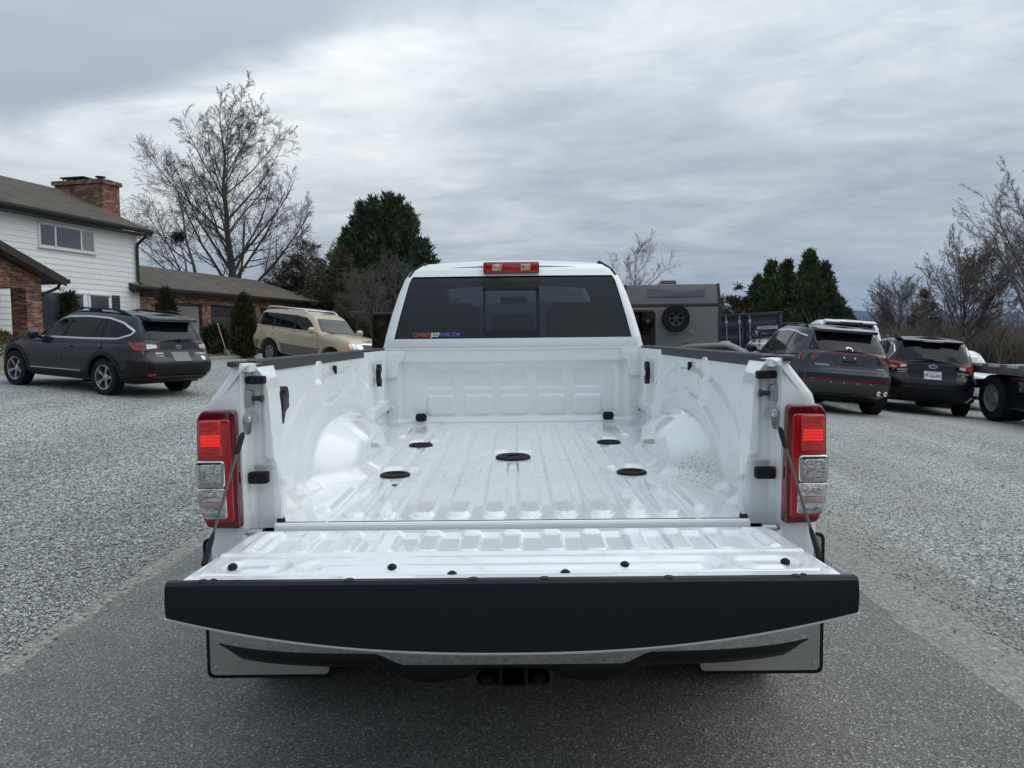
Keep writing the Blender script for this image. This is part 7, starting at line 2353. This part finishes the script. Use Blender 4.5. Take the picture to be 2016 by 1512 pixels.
W2 = 1.42
zt_ = 3.03 - cz
cp('shell', MB().prism(rpoly([(-W2, 0.62), (W2, 0.62), (W2, zt_ - 0.5), (W2 - 0.05, zt_), (-W2 + 0.05, zt_), (-W2, zt_ - 0.5)], 0.04), 0.0, 5.2, 'y'), CG, 0.03)
cp('lower_skirt', MB().box((-W2 - 0.006, -0.012, 0.45), (W2 + 0.006, 5.2, 0.98)), CD, 0.02)
cp('edge_moulding', MB().prism([(W2 - 0.06, 0.98), (W2 + 0.012, 0.98), (W2 + 0.012, zt_ - 0.5), (W2 - 0.04, zt_ + 0.008), (W2 - 0.11, zt_ + 0.008), (W2 - 0.065, zt_ - 0.5)], -0.016, 0.03, 'y'), CD, 0.006)
cp('edge_moulding', MB().prism([(-W2 + 0.06, 0.98), (-W2 - 0.012, 0.98), (-W2 - 0.012, zt_ - 0.5), (-W2 + 0.04, zt_ + 0.008), (-W2 + 0.11, zt_ + 0.008), (-W2 + 0.065, zt_ - 0.5)], -0.016, 0.03, 'y'), CD, 0.006)
cp('rear_window', MB().prism(rect(-0.70, 0.97, 2.66 - cz, 2.96 - cz, 0.05), -0.025, 0.02, 'y'), M('camper_window', (0.17, 0.172, 0.19), 0.12, coat=0.6), 0.006)
cp('dark_band', MB().box((-W2 + 0.02, -0.010, 2.36 - cz), (W2 - 0.07, 0.01, 2.46 - cz)), CD)
cp('orange_stripe', MB().box((-W2 + 0.02, -0.009, 2.315 - cz), (W2 - 0.07, 0.01, 2.345 - cz)), M('pale_orange_stripe', (0.42, 0.26, 0.17), 0.5))
tm, rm, bk = wheel_meshes(0.40, 0.26, 0.205, 6, 'split')
sw = bpy.data.objects.new('spare_wheel', tm)
COL.objects.link(sw)
tm.materials.append(TYRE)
sw.parent = camper
sw.location = (0.10, -0.15, 2.03 - cz)
sw.rotation_euler = (0, 0, R(-90))
rm.materials.append(M('dark_spare_rim', (0.10, 0.10, 0.105), 0.4, 0.6))
obj('spare_rim', rm, None, sw)
obj('spare_back', bk, DARK, sw)
cp('air_conditioner', MB().prism(rpoly([(-0.14, zt_), (0.34, zt_), (0.32, zt_ + 0.20), (-0.12, zt_ + 0.20)], 0.05), 1.2, 2.0, 'y'), M('vent_grey', (0.10, 0.105, 0.11), 0.5), 0.03)
cp('roof_vent', MB().prism(rpoly([(-0.38, zt_), (-0.14, zt_), (-0.16, zt_ + 0.06), (-0.34, zt_ + 0.06)], 0.02), 1.3, 1.9, 'y'), CD, 0.01)
cp('round_cap', MB().lathe([(0.0, -0.02), (0.06, -0.02), (0.085, -0.005), (0.085, 0.01)], 20, 'y', (0.55, 0, 1.62 - cz)), CG)
for sd in (-1, 1):
    for yy in (2.1, 2.95):
        add_wheel(camper, sd * 1.2, yy, wheel_meshes(0.36, 0.22, 0.2, 6, 'fat'), STEEL, sd, 0.36)
    cp('tail_lamp', MB().prism(rect(sd * 1.15 - 0.08, sd * 1.15 + 0.08, 0.80, 0.88, 0.02), -0.03, 0.0, 'y'), REDL, 0.006)
cp('rear_bumper', MB().box((-1.3, -0.10, 0.42), (1.3, -0.02, 0.52)), CD, 0.01)

NAVY = M('container_navy', (0.030, 0.036, 0.050), 0.5, var=0.15, vscale=1.5, dirt=((0.10, 0.075, 0.055, 1), 3.0, 0.35))
q = P(1471, 660, 26.0)
cz = float(terrain(q.x, q.y))
cont = thing('shipping_container', 'dark navy shipping container with white serial number on its doors', 'container', (q.x, q.y, 2.26 - 2.59), 0)
cont.rotation_euler = (0, R(-2.2), R(-14))


def kp(name, b, mat=NAVY, bevel=0.0, parent=None):
    return obj(name, b.me(name, bevel=bevel), mat, parent or cont)


kp('corner_post', MB().box((-1.22, 0.0, 0.0), (-1.10, 0.16, 2.59)), bevel=0.01)
kp('corner_post', MB().box((1.10, 0.0, 0.0), (1.22, 0.16, 2.59)), bevel=0.01)
kp('door_header', MB().box((-1.10, 0.02, 2.47), (1.10, 0.14, 2.585)), bevel=0.01)
kp('door_sill', MB().box((-1.10, 0.02, 0.0), (1.10, 0.14, 0.13)), bevel=0.01)
for sd in (-1, 1):
    x0, x1 = sorted((sd * 0.015, sd * 1.09))
    dr = kp('door', MB().box((x0, 0.075, 0.14), (x1, 0.12, 2.46)))
    for k in range(5):
        z0 = 0.18 + k * 0.456
        kp('door_rib', MB().add([(x0 + 0.06, 0.076, z0), (x1 - 0.06, 0.076, z0), (x1 - 0.06, 0.045, z0 + 0.05), (x0 + 0.06, 0.045, z0 + 0.05), (x0 + 0.06, 0.045, z0 + 0.25), (x1 - 0.06, 0.045, z0 + 0.25), (x1 - 0.06, 0.076, z0 + 0.30), (x0 + 0.06, 0.076, z0 + 0.30)],
                               [(0, 1, 2, 3), (3, 2, 5, 4), (4, 5, 6, 7), (0, 3, 4, 7), (1, 6, 5, 2)]), parent=dr)
    for xx in ((-0.60, -0.17) if sd < 0 else (0.17,)):
        rod = kp('lock_rod', MB().tube([(xx, 0.02, 0.10), (xx, 0.02, 2.52)], 0.020, 8), M('galvanised', (0.42, 0.43, 0.43), 0.45, 0.5))
        for zz in (2.30, 1.25, 0.35):
            kp('rod_bracket', MB().box((xx - 0.05, 0.0, zz - 0.06), (xx + 0.05, 0.05, zz + 0.06)), MATS['galvanised'], 0.01, rod)
for (sx, z0) in ((-1, 0.0), (1, 0.0), (-1, 2.47), (1, 2.47)):
    cc_ = kp('corner_casting', MB().box((sx * 1.16 - 0.075, -0.008, z0), (sx * 1.16 + 0.075, 0.17, z0 + 0.122)), bevel=0.008)
    kp('casting_hole', MB().lathe([(0.0, -0.0095), (0.030, -0.0095), (0.034, -0.004)], 12, 'y', (sx * 1.16, 0, z0 + 0.062)), DARK, parent=cc_)
n_ = 44
V, F = [], []
for k in range(n_ + 1):
    for z_ in (0.13, 2.47):
        dx = 0.018 if (k // 2) % 2 else -0.018
        V.append((1.17 + dx, 0.16 + 5.9 * k / n_, z_))
kp('side_wall', MB().add(V, [(2 * k, 2 * k + 2, 2 * k + 3, 2 * k + 1) for k in range(n_)]))
kp('side_wall', MB().add([(-v[0], v[1], v[2]) for v in V], [(2 * k, 2 * k + 1, 2 * k + 3, 2 * k + 2) for k in range(n_)]))
kp('roof', MB().box((-1.19, 0.1, 2.50), (1.19, 6.06, 2.57)))
kp('end_wall', MB().box((-1.19, 6.0, 0.0), (1.19, 6.06, 2.57)))
for (txt, x_, w_) in (('HHXU', 0.56, 0.30), ('330366', 0.88, 0.36), ('2', 1.07, 0.06)):
    me = text_mesh('lettering', txt, 0.115, 0.001, bold=0.004)
    wd_ = max(v.co.x for v in me.vertices) - min(v.co.x for v in me.vertices)
    me.transform(Matrix.Translation((x_ - 0.02, 0.040, 2.06)) @ Matrix.Rotation(R(90), 4, 'X') @ Matrix.Diagonal((w_ / wd_, 1, 1, 1)))
    obj('serial_lettering', me, WHITEB, cont)

# flatbed tow truck at the right edge
NV2 = M('tow_truck_navy', (0.006, 0.008, 0.018), 0.25, coat=0.8)
DECK = M('galvanised_deck', (0.17, 0.17, 0.17), 0.5, 0.3, var=0.2, vscale=5)
p0 = ground_at(1962, 829, 11, 26)
hd = Vector((-0.06, -1.0)).normalized()          # deck runs towards the camera as it leaves the frame
tow = thing('tow_truck', 'navy flatbed tow truck with long grey steel deck and steel wheels', 'truck', (p0.x, p0.y, float(terrain(p0.x, p0.y))), math.atan2(hd.y, hd.x))
tow.rotation_euler = (0, 0, math.atan2(hd.y, hd.x))


def wp(name, b, mat, bevel=0.0, parent=None):
    return obj(name, b.me(name, bevel=bevel), mat, parent or tow)


# local x along the deck (towards the cab, out of frame), local y to the far side
DZ = 0.95
wp('deck_side_rail', MB().box((-1.0, -0.20, DZ), (5.6, -0.14, DZ + 0.20)), DECK, 0.01)
wp('deck_side_rail', MB().box((-1.0, 2.24, DZ), (5.6, 2.30, DZ + 0.20)), DECK, 0.01)
wp('deck', MB().box((-1.0, -0.16, DZ + 0.10), (5.6, 2.26, DZ + 0.14)), DECK)
for k in range(6):
    wp('stake_pocket', MB().box((-0.55 + k * 0.62, -0.225, DZ + 0.135), (-0.20 + k * 0.62, -0.198, DZ + 0.195)), M('pale_marker', (0.48, 0.48, 0.46), 0.6), 0.004)
wp('chassis_beam', MB().box((-0.9, 0.5, 0.66), (5.4, 1.7, DZ)), NV2)
wp('rear_beam', MB().box((-1.0, -0.10, 0.62), (-0.75, 2.2, 0.80)), NV2, 0.01)
tm = wheel_meshes(0.465, 0.26, 0.27, 2, 'fat')
for (yy, sd) in ((0.0, -1), (0.30, -1), (1.80, 1), (2.1, 1)):
    e = bpy.data.objects.new('wheel', tm[0])
    COL.objects.link(e)
    e.parent = tow
    e.location = (0.0, yy, 0.465)
    e.rotation_euler = (0, 0, sd * math.pi / 2)
    if not tm[0].materials:
        tm[0].materials.append(TYRE)
    if not tm[1].materials:
        tm[1].materials.append(M('steel_truck_rim', (0.36, 0.36, 0.36), 0.45, 0.6))
    rr = bpy.data.objects.new('rim', tm[1]); COL.objects.link(rr); rr.parent = e
    b = MB().lathe([(0.0, 0.10), (0.10, 0.10), (0.12, 0.03), (0.20, 0.02), (0.26, 0.06)], 28, 'x')
    obj('wheel_disc', b.me('wheel_disc'), tm[1].materials[0], e)
bx_ = wp('tool_box', MB().box((0.62, -0.12, 0.30), (3.4, 0.45, 0.92)), NV2, 0.02)
for k, xx in enumerate((0.98, 1.36)):
    wp('box_latch', MB().prism(rpoly([(xx - 0.045, 0.83), (xx + 0.045, 0.83), (xx + 0.045, 0.72), (xx, 0.64), (xx - 0.045, 0.72)], 0.01), -0.14, -0.118, 'y'), SILVER, 0.004, bx_)
wp('box_lettering_plate', MB().box((1.55, -0.13, 0.76), (2.3, -0.118, 0.82)), WHITEB, 0.0, bx_)
wp('step_plate', MB().box((-0.72, -0.15, 0.38), (-0.45, 0.0, 0.46)), SILVER, 0.01)
wp('lamp_bracket', MB().box((-0.80, -0.14, 0.70), (-0.55, -0.08, 0.82)), SILVER, 0.01)
wp('cab', MB().prism(rpoly([(3.7, 0.5), (6.3, 0.5), (6.3, 1.5), (5.2, 1.75), (4.9, 2.5), (3.7, 2.55)], 0.1), -0.1, 2.2, 'y'), NV2, 0.05)
